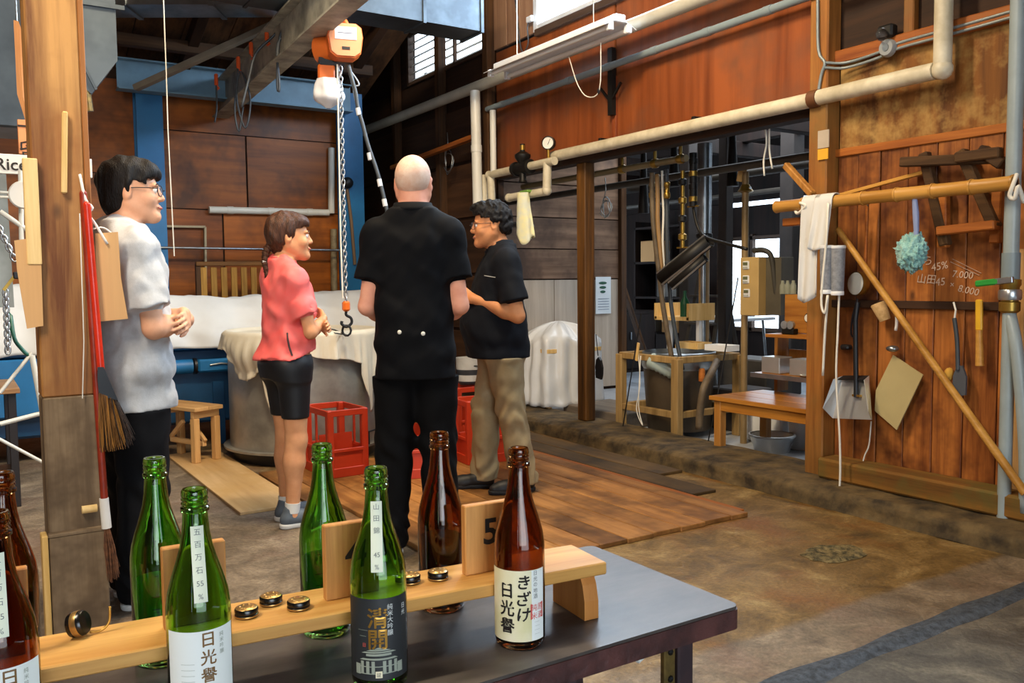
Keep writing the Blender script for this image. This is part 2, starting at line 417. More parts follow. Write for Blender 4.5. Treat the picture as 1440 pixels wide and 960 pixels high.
y = 3.235; ws = [.135, .14, .165, .165, .165, .17, .165, .17, .16, .165, .17, .16, .165, .17, .16, .17]
for w in ws:
    b = MB(); b.box((4.318 + random.uniform(-.003, .003), y - w / 2, 1.075), (0.03, w - 0.005, 1.75), bev=0.004); b.build('plank', mPLANKW, wall_right); y -= w
for (ya, yb) in ((3.235, 1.95), (1.945, 0.6)):
    b = MB(); b.box((4.325, (ya + yb) / 2, 2.23), (0.02, ya - yb - .006, 0.48)); b.build('stained_sheet', mSTAIN, wall_right)
b = MB(); b.box((4.305, 1.95, 1.965), (0.03, 2.6, 0.045), bev=0.004); b.build('batten', mBATTEN, wall_right)
b = MB(); b.box((4.292, 1.95, 1.105), (0.03, 2.6, 0.042), bev=0.003); b.build('hanging_rail', mDARKW, wall_right)
b = MB(); b.box((4.30, 1.95, 2.50), (0.06, 2.6, 0.075), bev=0.006); b.build('rail', mBATTEN, wall_right)
for yy in (2.80, 1.9): 
    b = MB(); b.box((4.31, yy, 2.9), (0.05, 0.06, 0.74), bev=0.006); b.build('mullion', mPOSTR, wall_right)
b = MB(); b.box((4.27, 3.305, 1.62), (0.12, 0.125, 3.05), bev=0.008); b.build('corner_post', mPOSTR, wall_right)
b = MB(); b.box((4.27, 3.40, 1.72), (0.05, 0.05, 1.1)); 
# orange plywood header over the opening
for ya, yb in ((3.375, 5.20), (5.225, 6.93)):
    b = MB(); b.box((4.30, (ya + yb) / 2, 2.80), (0.018, yb - ya, 1.10)); b.build('plywood_sheet', mPLYO, wall_right)
b = MB(); b.box((4.285, 5.2125, 2.52), (0.03, 0.05, 0.55), bev=.003); b.build('joint_strip', WOOD('joint_strip', '6a2c10', '8a4520', 2), wall_right)
b = MB(); b.box((4.34, 5.16, 2.235), (0.12, 3.6, 0.07), bev=.006); b.build('lintel', mDARKW, wall_right)
b = MB(); b.box((4.30, 3.4, 3.36), (0.10, 5.7, 0.06), bev=.006); b.build('window_sill', mFRAME, wall_right)
for y0 in (6.30, 6.52, 6.74):
    b = MB(); b.box((4.30, y0 + .11, 3.98), (0.03, .215, 1.2), bev=.003); b.build('board', mPINK, wall_right)
# clerestory windows under the roof
k = 1
for ya in (5.0, 3.65, 2.3, 0.95):
    w = struct('window_%d' % k, MB().box((4.31, ya + .03, 3.80), (.07, .06, .84), bev=.004).box((4.31, ya + 1.27, 3.80), (.07, .06, .84), bev=.004).box((4.31, ya + .65, 4.19), (.07, 1.18, .06), bev=.004).box((4.31, ya + .65, 3.41), (.07, 1.18, .05), bev=.004), MAT('window_frame', 'dfe4ea', .5))
    b = MB(); b.box((4.315, ya + .65, 3.80), (.006, 1.18, .74)); b.build('pane', mGLASSW, w); k += 1
struct('wall_right_top', MB().box((4.33, 3.6, 4.62), (.08, 14.6, .80)).box((4.33, -1.6, 2.1), (.08, 4.9, 4.2)), mDARKW)
# darker wall running on behind the opening, with the louvred vent
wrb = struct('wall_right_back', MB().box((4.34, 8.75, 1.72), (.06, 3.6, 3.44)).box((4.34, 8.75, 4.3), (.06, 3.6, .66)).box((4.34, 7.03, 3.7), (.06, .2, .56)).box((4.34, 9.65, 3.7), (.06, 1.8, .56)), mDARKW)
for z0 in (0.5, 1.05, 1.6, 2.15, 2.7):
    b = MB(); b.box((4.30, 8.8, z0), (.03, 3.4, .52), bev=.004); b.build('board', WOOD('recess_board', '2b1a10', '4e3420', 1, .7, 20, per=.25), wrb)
for yy in (7.0, 7.95, 9.0):
    b = MB(); b.box((4.25, yy, 2.0), (.09, .09, 4.0), bev=.005); b.build('stud', mDARKZ, wrb)
lv = struct('window_5', MB().box((4.30, 7.13, 3.70), (.06, .04, .60)).box((4.30, 8.74, 3.70), (.06, .04, .60)).box((4.30, 7.93, 3.41), (.06, 1.64, .03)).box((4.30, 7.93, 3.99), (.06, 1.64, .03)).box((4.285, 7.7, 3.70), (.03, .03, .58)), mFRAME)
for i in range(7):
    b = MB(); b.box((4.33, 7.93, 3.46 + i * .08), (.075, 1.58, .008), rot=(0, radians(-38), 0)); b.build('louvre_slat', MAT('louvre', 'b9b2a6', .6), lv)
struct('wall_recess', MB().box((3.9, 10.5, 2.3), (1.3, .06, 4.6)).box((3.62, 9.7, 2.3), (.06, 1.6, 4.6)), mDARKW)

# back wall: plywood sheets, blue steel frame
wall_back = struct('wall_back', MB().box((0.2, BACK + .05, 1.7), (6.8, .04, 3.4)), mDARKW)
for xa, xb, za, zb in ((-3.1, -.4, 0, 1.9), (-3.1, -.4, 1.91, 3.15), (-.39, 1.55, 0, 1.13), (-.39, .9, 1.14, 2.28), (.91, 1.55, 1.14, 2.28), (-.39, 1.55, 2.29, 3.15), (1.56, 2.25, 0, 1.98), (2.26, 3.5, 0, 1.98), (1.56, 2.5, 1.99, 2.72), (2.51, 3.5, 1.99, 2.72), (1.56, 3.5, 2.73, 3.15)):
    b = MB(); b.box(((xa + xb) / 2, BACK + .015, (za + zb) / 2), (xb - xa - .008, .018, zb - za)); b.build('plywood_sheet', mPLYB, wall_back)
for px, tl in ((211, 'blue steel column nearer the timber post'), (492, 'blue steel column beside the hoist chain')):
    p = Y(px, 250, BACK - .1); t = thing('steel_column', tl + ' against the plywood wall', 'column', (p.x, BACK - .1, 0), group='blue steel columns')
    b = MB(); b.box((p.x, BACK - .19, 1.62), (.23, .014, 3.2)); b.build('flange', mBLUE, t)
    b = MB(); b.box((p.x, BACK - .04, 1.62), (.23, .014, 3.2)); b.build('flange', mBLUE, t)
    b = MB(); b.box((p.x, BACK - .115, 1.62), (.012, .14, 3.2)); b.build('web', mBLUE2, t)
p0, p1 = Y(188, 118, BACK - .24), Y(470, 146, BACK - .24)
t = thing('steel_beam', 'grey-blue steel beam joining the two blue columns', 'beam', ((p0.x + p1.x) / 2, BACK - .24, 3.0))
mBG = MAT('blue_grey_paint', '6f93ab', .5, var=.2)
b = MB(); b.box(((p0.x + p1.x) / 2, BACK - .30, 3.13), (p1.x - p0.x + .3, .012, .26)); b.build('web', mBG, t)
for z0 in (3.0, 3.26):
    b = MB(); b.box(((p0.x + p1.x) / 2, BACK - .30, z0), (p1.x - p0.x + .3, .15, .014)); b.build('flange', mBG, t)
# galvanised door frame and conduits on the back wall
b = MB(); a, e = Y(226, 318, BACK - .02), Y(288, 319, BACK - .02); f_ = Y(287, 372, BACK - .02)
b.beam(a, e, .05, .02).beam(e, f_ - V3(0, 0, .5), .05, .02); b.build('door_frame', MAT('cream_frame', 'a89a7c', .6), wall_back)
b = MB(); b.tube([Y(226, 348, BACK - .209), Y(485, 352, BACK - .209)], .012, 8); tag(b.build('conduit', mGALV, smooth=60), 'thin grey horizontal conduit crossing the plywood wall behind the woman', 'pipe')

struct('roof_light_block', MB().box((.6, 3.4, 5.05), (8.2, 15.6, .08)).box((.2, 8.95, 4.1), (7.0, .06, 2.0)), mDARKW)  # unseen slabs added over the ceiling gaps to keep sky light from leaking in
struct('wall_front', MB().box((-2.35, -3.9, 2.5), (1.7, .08, 5.0)).box((3.0, -3.9, 2.5), (2.9, .08, 5.0)).box((.1, -3.9, 3.9), (3.4, .08, 2.2)), mDARKW)
# left wall, ceiling
struct('wall_left', MB().box((-3.2, 3.2, 2.3), (.08, 13.4, 4.6)), WOOD('left_wall_board', '3a2412', '5e3c1e', 2, .7, 20))
rf = struct('ceiling', MB().box((0.3, 0.6, 4.66), (8.6, 9.4, .06)).box((4.0, 8.0, 4.66), (1.2, 5.4, .06)), mROOF)
ang = math.atan(.36); L = 3.9 / cos(ang)
for i in range(17):
    xx = -3.0 + i * .40
    b = MB(); b.box((xx + .2, 6.97, 3.93), (.39, L, .02), rot=(-ang, 0, 0)); b.build('roof_board', mROOF, rf)
for i in range(9):
    b = MB(); b.box((-2.8 + i * .78, 6.97, 3.85), (.09, L, .12), rot=(-ang, 0, 0), bev=.004); b.build('rafter', mDARKW, rf)
for yy, zz in ((8.2, 3.36), (7.2, 3.72), (6.2, 4.08)):
    b = MB(); b.box((.3, yy, zz), (6.6, .10, .10), bev=.004); b.build('purlin', WOOD('purlin', '2b1a0e', '54381e', 0, .75, 24), rf)

# ------------------------------------------------------------------ annex seen through the opening
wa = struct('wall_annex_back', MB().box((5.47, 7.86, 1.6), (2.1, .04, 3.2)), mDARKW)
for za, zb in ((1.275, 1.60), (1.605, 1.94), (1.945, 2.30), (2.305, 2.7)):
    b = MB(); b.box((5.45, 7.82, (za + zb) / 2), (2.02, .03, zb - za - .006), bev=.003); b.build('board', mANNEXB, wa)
for xa, xb in ((4.45, 5.55), (5.56, 6.46)):
    b = MB(); b.box(((xa + xb) / 2, 7.825, .65), (xb - xa, .02, 1.23)); b.build('pale_sheet', mANNEXL, wa)
b = MB(); b.box((6.50, 7.80, 1.35), (.08, .10, 2.7), bev=.006); b.build('door_post', mDARKZ, wa)
b = MB(); q = Y(848, 415, 7.80); b.box((q.x, 7.795, q.z), (.22, .004, .42)); 
nt_ = b.build('notice', MAT('paper', 'dfe6ea', .7, var=.06), wa)
for i in range(3):
    b = MB(); b.ell((q.x - .01, 7.79, q.z + .14 - i * .05), (.06 - .01 * i, .002, .016), 10); b.build('drawing', MAT('notice_green', '2e5a48', .7), nt_)
for i in range(5):
    b = MB(); b.box((q.x, 7.791, q.z - .04 - i * .03), (.16, .002, .006)); b.build('print_line', MAT('notice_blue', '7f8fa6', .7), nt_)
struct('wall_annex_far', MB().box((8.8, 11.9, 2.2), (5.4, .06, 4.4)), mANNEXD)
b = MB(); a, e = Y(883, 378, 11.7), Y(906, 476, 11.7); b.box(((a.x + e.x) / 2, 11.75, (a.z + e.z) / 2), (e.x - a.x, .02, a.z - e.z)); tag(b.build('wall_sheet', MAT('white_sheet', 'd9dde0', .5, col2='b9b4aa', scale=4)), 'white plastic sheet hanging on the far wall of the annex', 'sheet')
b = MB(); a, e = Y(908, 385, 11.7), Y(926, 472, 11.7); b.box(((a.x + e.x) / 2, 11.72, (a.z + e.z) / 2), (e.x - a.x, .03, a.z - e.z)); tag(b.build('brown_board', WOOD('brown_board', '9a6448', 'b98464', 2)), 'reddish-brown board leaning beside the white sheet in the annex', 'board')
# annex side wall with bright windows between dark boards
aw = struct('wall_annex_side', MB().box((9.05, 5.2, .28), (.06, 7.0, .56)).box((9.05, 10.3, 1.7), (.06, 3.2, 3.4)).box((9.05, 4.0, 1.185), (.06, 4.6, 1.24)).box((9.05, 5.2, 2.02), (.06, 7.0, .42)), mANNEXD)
for z0, h in ((2.51, .44), (2.95, .30)):
    b = MB(); b.box((9.02, 6.8, z0), (.05, 9, h)); b.build('board', mANNEXD, aw)
for i, (ya, yb) in enumerate(((8.70, 8.16), (8.10, 7.42), (7.22, 6.40))):
    w = struct('window_%d' % (6 + i), MB().box((9.0, ya - .02, 1.2), (.06, .04, 1.3)).box((9.0, yb + .02, 1.2), (.06, .04, 1.3)).box((9.0, (ya + yb) / 2, .58), (.06, ya - yb, .05)).box((9.0, (ya + yb) / 2, 1.80), (.06, ya - yb, .05)), mFRAME)
    b = MB(); b.box((9.01, (ya + yb) / 2, 1.2), (.006, ya - yb - .05, 1.2)); b.build('pane', mGLASSW, w)
for ya, yb in ((8.16, 8.10), (7.42, 7.22)):
    b = MB(); b.box((9.03, (ya + yb) / 2, 1.2), (.10, ya - yb, 1.3)); b.build('window_post', mANNEXD, aw)
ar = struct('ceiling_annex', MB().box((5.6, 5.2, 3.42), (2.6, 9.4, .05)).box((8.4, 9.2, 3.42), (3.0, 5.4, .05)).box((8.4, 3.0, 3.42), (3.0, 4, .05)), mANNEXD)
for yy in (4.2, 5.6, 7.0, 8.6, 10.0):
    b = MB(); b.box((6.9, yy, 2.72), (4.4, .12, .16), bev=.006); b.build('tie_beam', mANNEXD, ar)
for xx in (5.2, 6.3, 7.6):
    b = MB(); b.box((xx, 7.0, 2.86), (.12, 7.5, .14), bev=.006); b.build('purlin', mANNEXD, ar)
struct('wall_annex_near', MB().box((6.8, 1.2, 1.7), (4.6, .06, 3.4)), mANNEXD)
# ================================================================== PEOPLE (smooth implicit bodies, one continuous surface each)
class SDF:
    def __init__(s, lo, hi, v):
        s.lo = np.array(lo, float); s.v = v; s.n = np.ceil((np.array(hi) - s.lo) / v).astype(int) + 1
        s.ax = [(s.lo[i] + v * np.arange(s.n[i])).astype(np.float32) for i in range(3)]
        s.F = np.full(tuple(s.n), 0.5, np.float32)
    def sub(s, lo, hi):
        sl = []
        for i in range(3):
            a = int(max(0, math.floor((lo[i] - s.lo[i]) / s.v))); b_ = int(min(s.n[i], math.ceil((hi[i] - s.lo[i]) / s.v) + 1)); sl.append(slice(a, max(a, b_)))
        return tuple(sl)
    def grid(s, sl): return s.ax[0][sl[0]][:, None, None], s.ax[1][sl[1]][None, :, None], s.ax[2][sl[2]][None, None, :]
    def comb(s, sl, d, k, op):
        a = s.F[sl]
        if a.size == 0: return
        d = np.broadcast_to(d, a.shape)
        if op == 'sub': d = -d; a2, b2 = -a, -d; h = np.clip(.5 + .5 * (b2 - a2) / k, 0, 1); s.F[sl] = -(b2 + (a2 - b2) * h - k * h * (1 - h)); return
        h = np.clip(.5 + .5 * (d - a) / k, 0, 1); s.F[sl] = d + (a - d) * h - k * h * (1 - h)
    def cone(s, a, b, ra, rb, k=.02, op='add', fl=None):
        a, b = np.array(a, float), np.array(b, float); m = max(ra, rb) + k + 3 * s.v
        sl = s.sub(np.minimum(a, b) - m, np.maximum(a, b) + m); x, y, z = s.grid(sl); ba = b - a; L = max(ba @ ba, 1e-9)
        t = np.clip(((x - a[0]) * ba[0] + (y - a[1]) * ba[1] + (z - a[2]) * ba[2]) / L, 0, 1)
        d = np.sqrt((x - a[0] - t * ba[0]) ** 2 + (y - a[1] - t * ba[1]) ** 2 + (z - a[2] - t * ba[2]) ** 2) - (ra + (rb - ra) * t)
        s.comb(sl, d, k, op); return s
    def ell(s, cen, r, k=.015, M=None, op='add'):
        cen = np.array(cen, float); r = np.array(r, float); m = r.max() + k + 3 * s.v; sl = s.sub(cen - m, cen + m); x, y, z = s.grid(sl)
        x, y, z = x - cen[0], y - cen[1], z - cen[2]
        if M is not None:
            M = np.array(M); x, y, z = M[0, 0] * x + M[1, 0] * y + M[2, 0] * z, M[0, 1] * x + M[1, 1] * y + M[2, 1] * z, M[0, 2] * x + M[1, 2] * y + M[2, 2] * z
        q = np.sqrt((x / r[0]) ** 2 + (y / r[1]) ** 2 + (z / r[2]) ** 2); g = np.sqrt((x / r[0] ** 2) ** 2 + (y / r[1] ** 2) ** 2 + (z / r[2] ** 2) ** 2)
        s.comb(sl, np.where(g > 1e-6, q * (q - 1) / np.maximum(g, 1e-6), -r.min()), k, op); return s
    def loft(s, secs, infl=0.0, k=.02, p=2.3):
        """stack of (z, half width, half depth, y offset, x offset)"""
        secs = sorted(secs); zs = [q[0] for q in secs]; A = [q[1] + infl for q in secs]; B = [q[2] + infl for q in secs]; C = [q[3] for q in secs]; E_ = [q[4] if len(q) > 4 else 0 for q in secs]
        m = max(max(A), max(B)) + k + .05; sl = s.sub((-m, -m - .1, zs[0] - .06), (m, m + .1, zs[-1] + .06)); x, y, z = s.grid(sl)
        zf = np.linspace(zs[0], zs[-1], 60)
        def sm(q):
            f = np.interp(zf, zs, q); kk = np.ones(7) / 7; g = np.convolve(np.pad(f, 3, 'edge'), kk, 'valid'); return np.interp(z, zf, g).astype(np.float32)
        a, b_, y0, x0 = sm(A), sm(B), sm(C), sm(E_)
        d = ((np.abs((x - x0) / a) ** p + np.abs((y - y0) / b_) ** p) ** (1 / p) - 1) * np.minimum(a, b_)
        d = np.maximum(d, np.maximum(zs[0] - z, z - zs[-1])); s.comb(sl, d, k, 'add'); return s
    def cut(s, n, d):
        """keep the side where n.p < d"""
        x, y, z = s.grid((slice(None),) * 3); s.F = np.maximum(s.F, (n[0] * x + n[1] * y + n[2] * z - d).astype(np.float32)); return s
    def warp(s, fn):
        x, y, z = s.grid((slice(None),) * 3); s.F = (s.F + fn(x, y, z)).astype(np.float32); return s
    def mesh(s):
        F = s.F; F[0] = F[-1] = .5; F[:, 0] = F[:, -1] = .5; F[:, :, 0] = F[:, :, -1] = .5
        S = F < 0; n = F.shape; cnt = np.zeros((n[0] - 1, n[1] - 1, n[2] - 1), np.int8)
        for i in (0, 1):
            for j in (0, 1):
                for k in (0, 1): cnt += S[i:n[0] - 1 + i, j:n[1] - 1 + j, k:n[2] - 1 + k]
        act = np.argwhere((cnt > 0) & (cnt < 8)); idx = np.full(cnt.shape, -1, np.int32); idx[tuple(act.T)] = np.arange(len(act))
        pos = np.zeros((len(act), 3)); w = np.zeros(len(act)); I, J, K = act.T
        cs = [(i, j, k) for i in (0, 1) for j in (0, 1) for k in (0, 1)]
        for a in cs:
            for ax in range(3):
                if a[ax]: continue
                b_ = list(a); b_[ax] = 1; fa = F[I + a[0], J + a[1], K + a[2]]; fb = F[I + b_[0], J + b_[1], K + b_[2]]; cr = (fa < 0) != (fb < 0)
                t = np.where(cr, fa / np.where(cr, fa - fb, 1), 0); p = np.tile(np.array(a, float), (len(act), 1)); p[:, ax] += t; pos[cr] += p[cr]; w[cr] += 1
        V = s.lo + (act + pos / w[:, None]) * s.v; quads = []
        for ax in range(3):
            u, v_ = (ax + 1) % 3, (ax + 2) % 3; sa = [slice(None)] * 3; sb = [slice(None)] * 3; sa[ax] = slice(0, -1); sb[ax] = slice(1, None)
            A, B = S[tuple(sa)], S[tuple(sb)]; e = np.argwhere(A != B); e = e[(e[:, u] > 0) & (e[:, v_] > 0) & (e[:, u] < n[u] - 1) & (e[:, v_] < n[v_] - 1)]
            q = []
            for du, dv in ((-1, -1), (0, -1), (0, 0), (-1, 0)):
                c_ = e.copy(); c_[:, u] += du; c_[:, v_] += dv; q.append(idx[tuple(c_.T)])
            q = np.stack(q, 1); ins = A[tuple(e.T)]; q[~ins] = q[~ins][:, ::-1]; quads.append(q)
        return V, np.concatenate(quads)
    def build(s, name, mat, parent, relax=1, label=None, simplify=0):
        V, Q = s.mesh()
        for _ in range(relax):      # light smoothing of the grid pattern
            acc = np.zeros_like(V); cn = np.zeros(len(V))
            for i in range(4):
                np.add.at(acc, Q[:, i], V[Q[:, (i + 1) % 4]]); np.add.at(cn, Q[:, i], 1); np.add.at(acc, Q[:, i], V[Q[:, (i + 3) % 4]]); np.add.at(cn, Q[:, i], 1)
            V = V * .5 + .5 * acc / np.maximum(cn, 1)[:, None]
        me = bpy.data.meshes.new(name); me.vertices.add(len(V)); me.vertices.foreach_set('co', V.astype(np.float32).ravel())
        me.loops.add(Q.size); me.loops.foreach_set('vertex_index', Q.astype(np.int32).ravel()); me.polygons.add(len(Q))
        me.polygons.foreach_set('loop_start', np.arange(0, Q.size, 4, dtype=np.int32)); me.polygons.foreach_set('loop_total', np.full(len(Q), 4, np.int32))
        me.update(calc_edges=True); me.validate(); me.polygons.foreach_set('use_smooth', np.ones(len(Q), bool)); me.materials.append(mat)
        o = bpy.data.objects.new(name, me); COL.objects.link(o); o.parent = parent
        if label: o['label'] = label
        return o
def wob(x, y, z, s, ph=0.0):
    return (np.sin(x * s + 1.7 * np.sin(y * s * .7 + ph) + ph) + np.sin(y * s * 1.1 + 1.3 * np.sin(z * s * .8 + 2 * ph)) + np.sin(z * s * .9 + 1.9 * np.sin(x * s * .6 + ph * 3))) / 3
def R3(yaw=0, pitch=0, roll=0): return np.array(Euler((pitch, roll, yaw), 'XYZ').to_matrix())

def hand(S, wr, fd, pn, side=1, curl=.5, spread=.05, sc=1.0, thumb=1.0):
    """wrist point, finger direction, palm normal; side = +1 if the thumb lies towards cross(fd, pn)"""
    wr = np.array(wr, float); f = np.array(fd, float); f /= np.linalg.norm(f); n = np.array(pn, float); n -= f * (n @ f); n /= np.linalg.norm(n); t = np.cross(f, n) * side
    P = lambda a, b_, d: wr + sc * (f * a + t * b_ + n * d)
    for i, (w_, ln, base) in enumerate(((.030, .070, .090), (.010, .080, .095), (-.010, .074, .092), (-.028, .058, .084))):
        S.cone(P(.0, w_ * .55, 0), P(base, w_, 0), .015 * sc, .0115 * sc, .014)
        p = P(base, w_, 0); ang = 0.0; dd = f + t * spread * (1.5 - i) * .6
        for seg, q in enumerate((.42, .33, .25)):
            ang += curl * (0.75, .9, .6)[seg]; d = dd * cos(ang) + n * sin(ang); d /= np.linalg.norm(d)
            p2 = p + d * ln * q * 1.12 * sc; S.cone(p, p2, (.0095 - .0008 * seg) * sc, (.0088 - .0008 * seg) * sc, .004); p = p2
    a, b_, c_ = P(.015, .022, .004), P(.055, .052, .014), P(.085, .058, .026)
    S.cone(a, b_, .015 * sc, .011 * sc, .012); S.cone(b_, c_, .0105 * sc, .0088 * sc, .004); S.cone(c_, c_ + sc * .022 * (f * .7 + n * thumb * .7), .0088 * sc, .0075 * sc, .004)

def head(S, hc, Mh, s=1.0, nose=1.0, full=1.0):
    T = lambda p: np.array(hc) + Mh @ (np.array(p, float) * s)
    E = lambda p, r, k=.012, op='add', R=None: S.ell(T(p), np.array(r) * s, k * s, Mh if R is None else Mh @ R, op)
    K = lambda a, b_, ra, rb, k=.012: S.cone(T(a), T(b_), ra * s, rb * s, k * s)
    E((0, -.014, .024), (.077, .098, .095)); E((0, .028, -.038), (.062 * full, .062, .082), .03)
    for sx in (-1, 1):
        K((sx * .054 * full, -.008, -.052), (sx * .012, .070, -.100), .020, .019, .03); E((sx * .040, .058, -.034), (.026 * full, .026, .026), .02)
        E((sx * .031, .082, .019), (.024, .014, .008), .012); E((sx * .031, .099, -.001), (.017, .013, .011), .010, 'sub')
        E((sx * .012, .092, -.034), (.009, .010, .008), .006)
        E((sx * .0775, -.014, -.010), (.010, .020, .033), .007, R=R3(yaw=-sx * .35, pitch=-.15)); E((sx * .086, -.008, -.006), (.006, .010, .016), .006, 'sub')
    K((0, .084, .012), (0, .097 + .006 * nose, -.027), .008, .0115, .012); E((0, .097 + .006 * nose, -.030), (.011, .010, .009), .008)
    E((0, .089, -.060), (.024, .013, .0065), .006); E((0, .088, -.071), (.020, .012, .0075), .006); E((0, .099, -.0655), (.022, .006, .0018), .003, 'sub')
    E((0, .078, -.100), (.022, .018, .016), .018)

SKIN = {}
def skin(name, col, col2):
    m = MAT(name, col, .58, spec=.3, col2=col2, scale=14, var=.1, bump=.05, bscale=120, lo=.3, hi=.7); bs = m.node_tree.nodes['Principled BSDF']
    bs.inputs['Subsurface Weight'].default_value = .08; bs.inputs['Subsurface Radius'].default_value = (.01, .004, .002); bs.inputs['Subsurface Scale'].default_value = .5; return m
mLENS = MAT('spectacle_lens', 'e8eef4', .05, alpha=.12)
mEYEW = MAT('eye_white', 'e8e2da', .25, var=.02); mEYED = MAT('eye_iris', '1c120c', .15, var=.02)
mRIM = MAT('spectacle_rim', '2a2c30', .3, .6, var=.05)

def person(label, pos, theta, cfg):
    H = cfg['H']; q = H / 1.75; f = cfg.get('fem', 0); bw = cfg.get('bw', 1.0); bd = cfg.get('bd', bw)
    t = thing('person', label, 'person', pos, rotz=-(YAW + radians(theta)), group=None)
    m = lambda *p: np.array(p) * q
    sh_w, hip_w = cfg.get('shw', .178 if not f else .158), .092 if not f else .088
    if not f: T = [(.84, .150, .115, -.015), (.95, .168, .128, -.018), (1.06, .155, .115, -.005), (1.2, .165, .118, .0), (1.32, .178, .122, -.006), (1.40, .170, .102, -.014), (1.46, .110, .074, -.02), (1.51, .062, .060, -.014)]
    else: T = [(.84, .155, .115, -.02), (.93, .172, .130, -.022), (1.04, .135, .100, .0), (1.12, .130, .098, .002), (1.25, .148, .118, .010), (1.34, .152, .108, .0), (1.41, .140, .085, -.012), (1.46, .085, .062, -.018), (1.51, .052, .052, -.012)]
    belly = cfg.get('belly', 0)
    T = [(z * q, a * q * bw, (b_ + belly * math.exp(-((z - 1.06) / .13) ** 2)) * q * bd, (y + belly * .8 * math.exp(-((z - 1.06) / .13) ** 2)) * q) for z, a, b_, y in T]
    S = SDF((-.42, -.32, -.01), (.42, .42, H + .06), .0055)
    S.loft(T, k=.02)
    SH = [m(sx * sh_w * bw, -.012, 1.395) for sx in (1, -1)]
    EL = [m(*cfg['elb'][0]), m(*cfg['elb'][1])]; WR = [m(*cfg['wr'][0]), m(*cfg['wr'][1])]; ar = (.044 if f else .052) * q * cfg.get('arm', 1)
    for i, sx in enumerate((1, -1)):
        S.ell(SH[i], np.array((.052, .052, .056)) * q * (.9 if f else 1), .05); S.cone(m(sx * .04, -.03, 1.475), SH[i] + m(0, -.005, .015), .046 * q, .042 * q, .04); S.cone(SH[i], EL[i], ar, ar * .74, .03); S.cone(EL[i], EL[i] * .72 + WR[i] * .28, ar * .74, ar * .80, .02); S.cone(EL[i] * .72 + WR[i] * .28, WR[i], ar * .80, ar * .50, .015)
        h = cfg['hand'][i]; hand(S, WR[i], h[0], h[1], h[2], h[3] if len(h) > 3 else .5, sc=.95 * q * (.9 if f else 1))
    FT = cfg['feet']; KN = []
    for i, sx in enumerate((1, -1)):
        fx, fy, fyaw = FT[i]; hp = m(sx * hip_w * bw, -.01, .90); an = m(fx, fy - .03, .085); kn = (hp * .5 + an * .5); kn[1] += cfg.get('knee', .02) * q; kn[2] = .49 * q; KN.append((hp, kn, an))
        S.cone(hp, kn, .088 * q * bw ** .5, .057 * q, .04); S.cone(kn, kn * .7 + an * .3, .055 * q, .056 * q, .03); S.cone(kn * .7 + an * .3, an, .054 * q, .034 * q, .02)
        S.ell(kn * .72 + an * .28 + m(0, -.022, 0), np.array((.045, .042, .10)) * q, .03); S.ell(kn + m(0, .022, .01), np.array((.036, .03, .045)) * q, .02)
        d = np.array((sin(fyaw), cos(fyaw), 0)); S.cone(an + m(0, 0, -.03), an + d * .15 * q - m(0, 0, .05), .036 * q, .028 * q, .03)
    hc = m(*cfg.get('head', (0, .03, 1.632))); Mh = R3(yaw=-radians(cfg.get('hyaw', 0)), pitch=radians(-cfg.get('hpitch', 0)))
    hs = cfg.get('hs', 1.0); S.cone(m(0, -.018, 1.46), hc + Mh @ np.array((0, -.022, -.055)), (.050 if f else .060) * q * cfg.get('neck', 1), (.046 if f else .056) * q * cfg.get('neck', 1), .03)
    head(S, hc, Mh, hs, cfg.get('nose', 1), cfg.get('full', 1))
    body = S.build('body', cfg['skin'], t, 1)
    HT = lambda p: Vector(hc + Mh @ (np.array(p, float) * hs))
    M3 = Matrix(Mh.tolist())
    if cfg.get('eyes', 1):
        for sx in (-1, 1):
            b = MB(); b.ell(HT((sx * .031, .0785, -.001)), (.0122, .0122, .0122), 12); e = b.build('eye', mEYEW, body, smooth=180, world=False)
            b = MB(); b.ell(HT((sx * .031 + .0, .0872, -.001)), (.0058, .0042, .0058), 10, M3); b.build('iris', mEYED, e, smooth=180, world=False)
            b = MB(); b.tube([HT((sx * (.031 + o), .093 - abs(o) * .25, .020 + .004 * cos(o * 60))) for o in (-.02, -.008, .006, .02)], [.002, .004, .004, .002], 6, smooth=3); b.build('eyebrow', cfg['hairmat'], body, smooth=180, world=False)
        b = MB(); b.tube([HT((x_, .1005 - abs(x_) * .35, -.0655)) for x_ in (-.022, -.011, 0, .011, .022)], [.0035, .0055, .005, .0055, .0035], 6); b.build('lips', cfg['lipmat'], body, smooth=180, world=False)
    # ---------------------------------------------------------------- top
    tp = cfg['top']; th = tp['thick'] * q; hem = tp['hem']
    S = SDF((-.42, -.34, hem - .03), (.42, .42, 1.58 * q), .0065)
    TT = [(hem - .02, T[1][1] * tp.get('flare', 1.06), T[1][2] * tp.get('flare', 1.06), T[1][3])] + [r for r in T if r[0] > .97 * q and r[0] < 1.48 * q] + [(1.50 * q, .066 * q, .064 * q, -.015 * q)]
    loose = tp.get('loose', .0); TT0 = list(TT)
    TT = [(z, a + loose * math.exp(-((z / q - 1.02) / .16) ** 2), b_ + loose * math.exp(-((z / q - 1.02) / .16) ** 2), y) for z, a, b_, y in TT]
    S.loft(TT, th, .02, 2.4)
    S2 = SDF((-.42, -.34, hem - .03), (.42, .42, 1.58 * q), .0065)
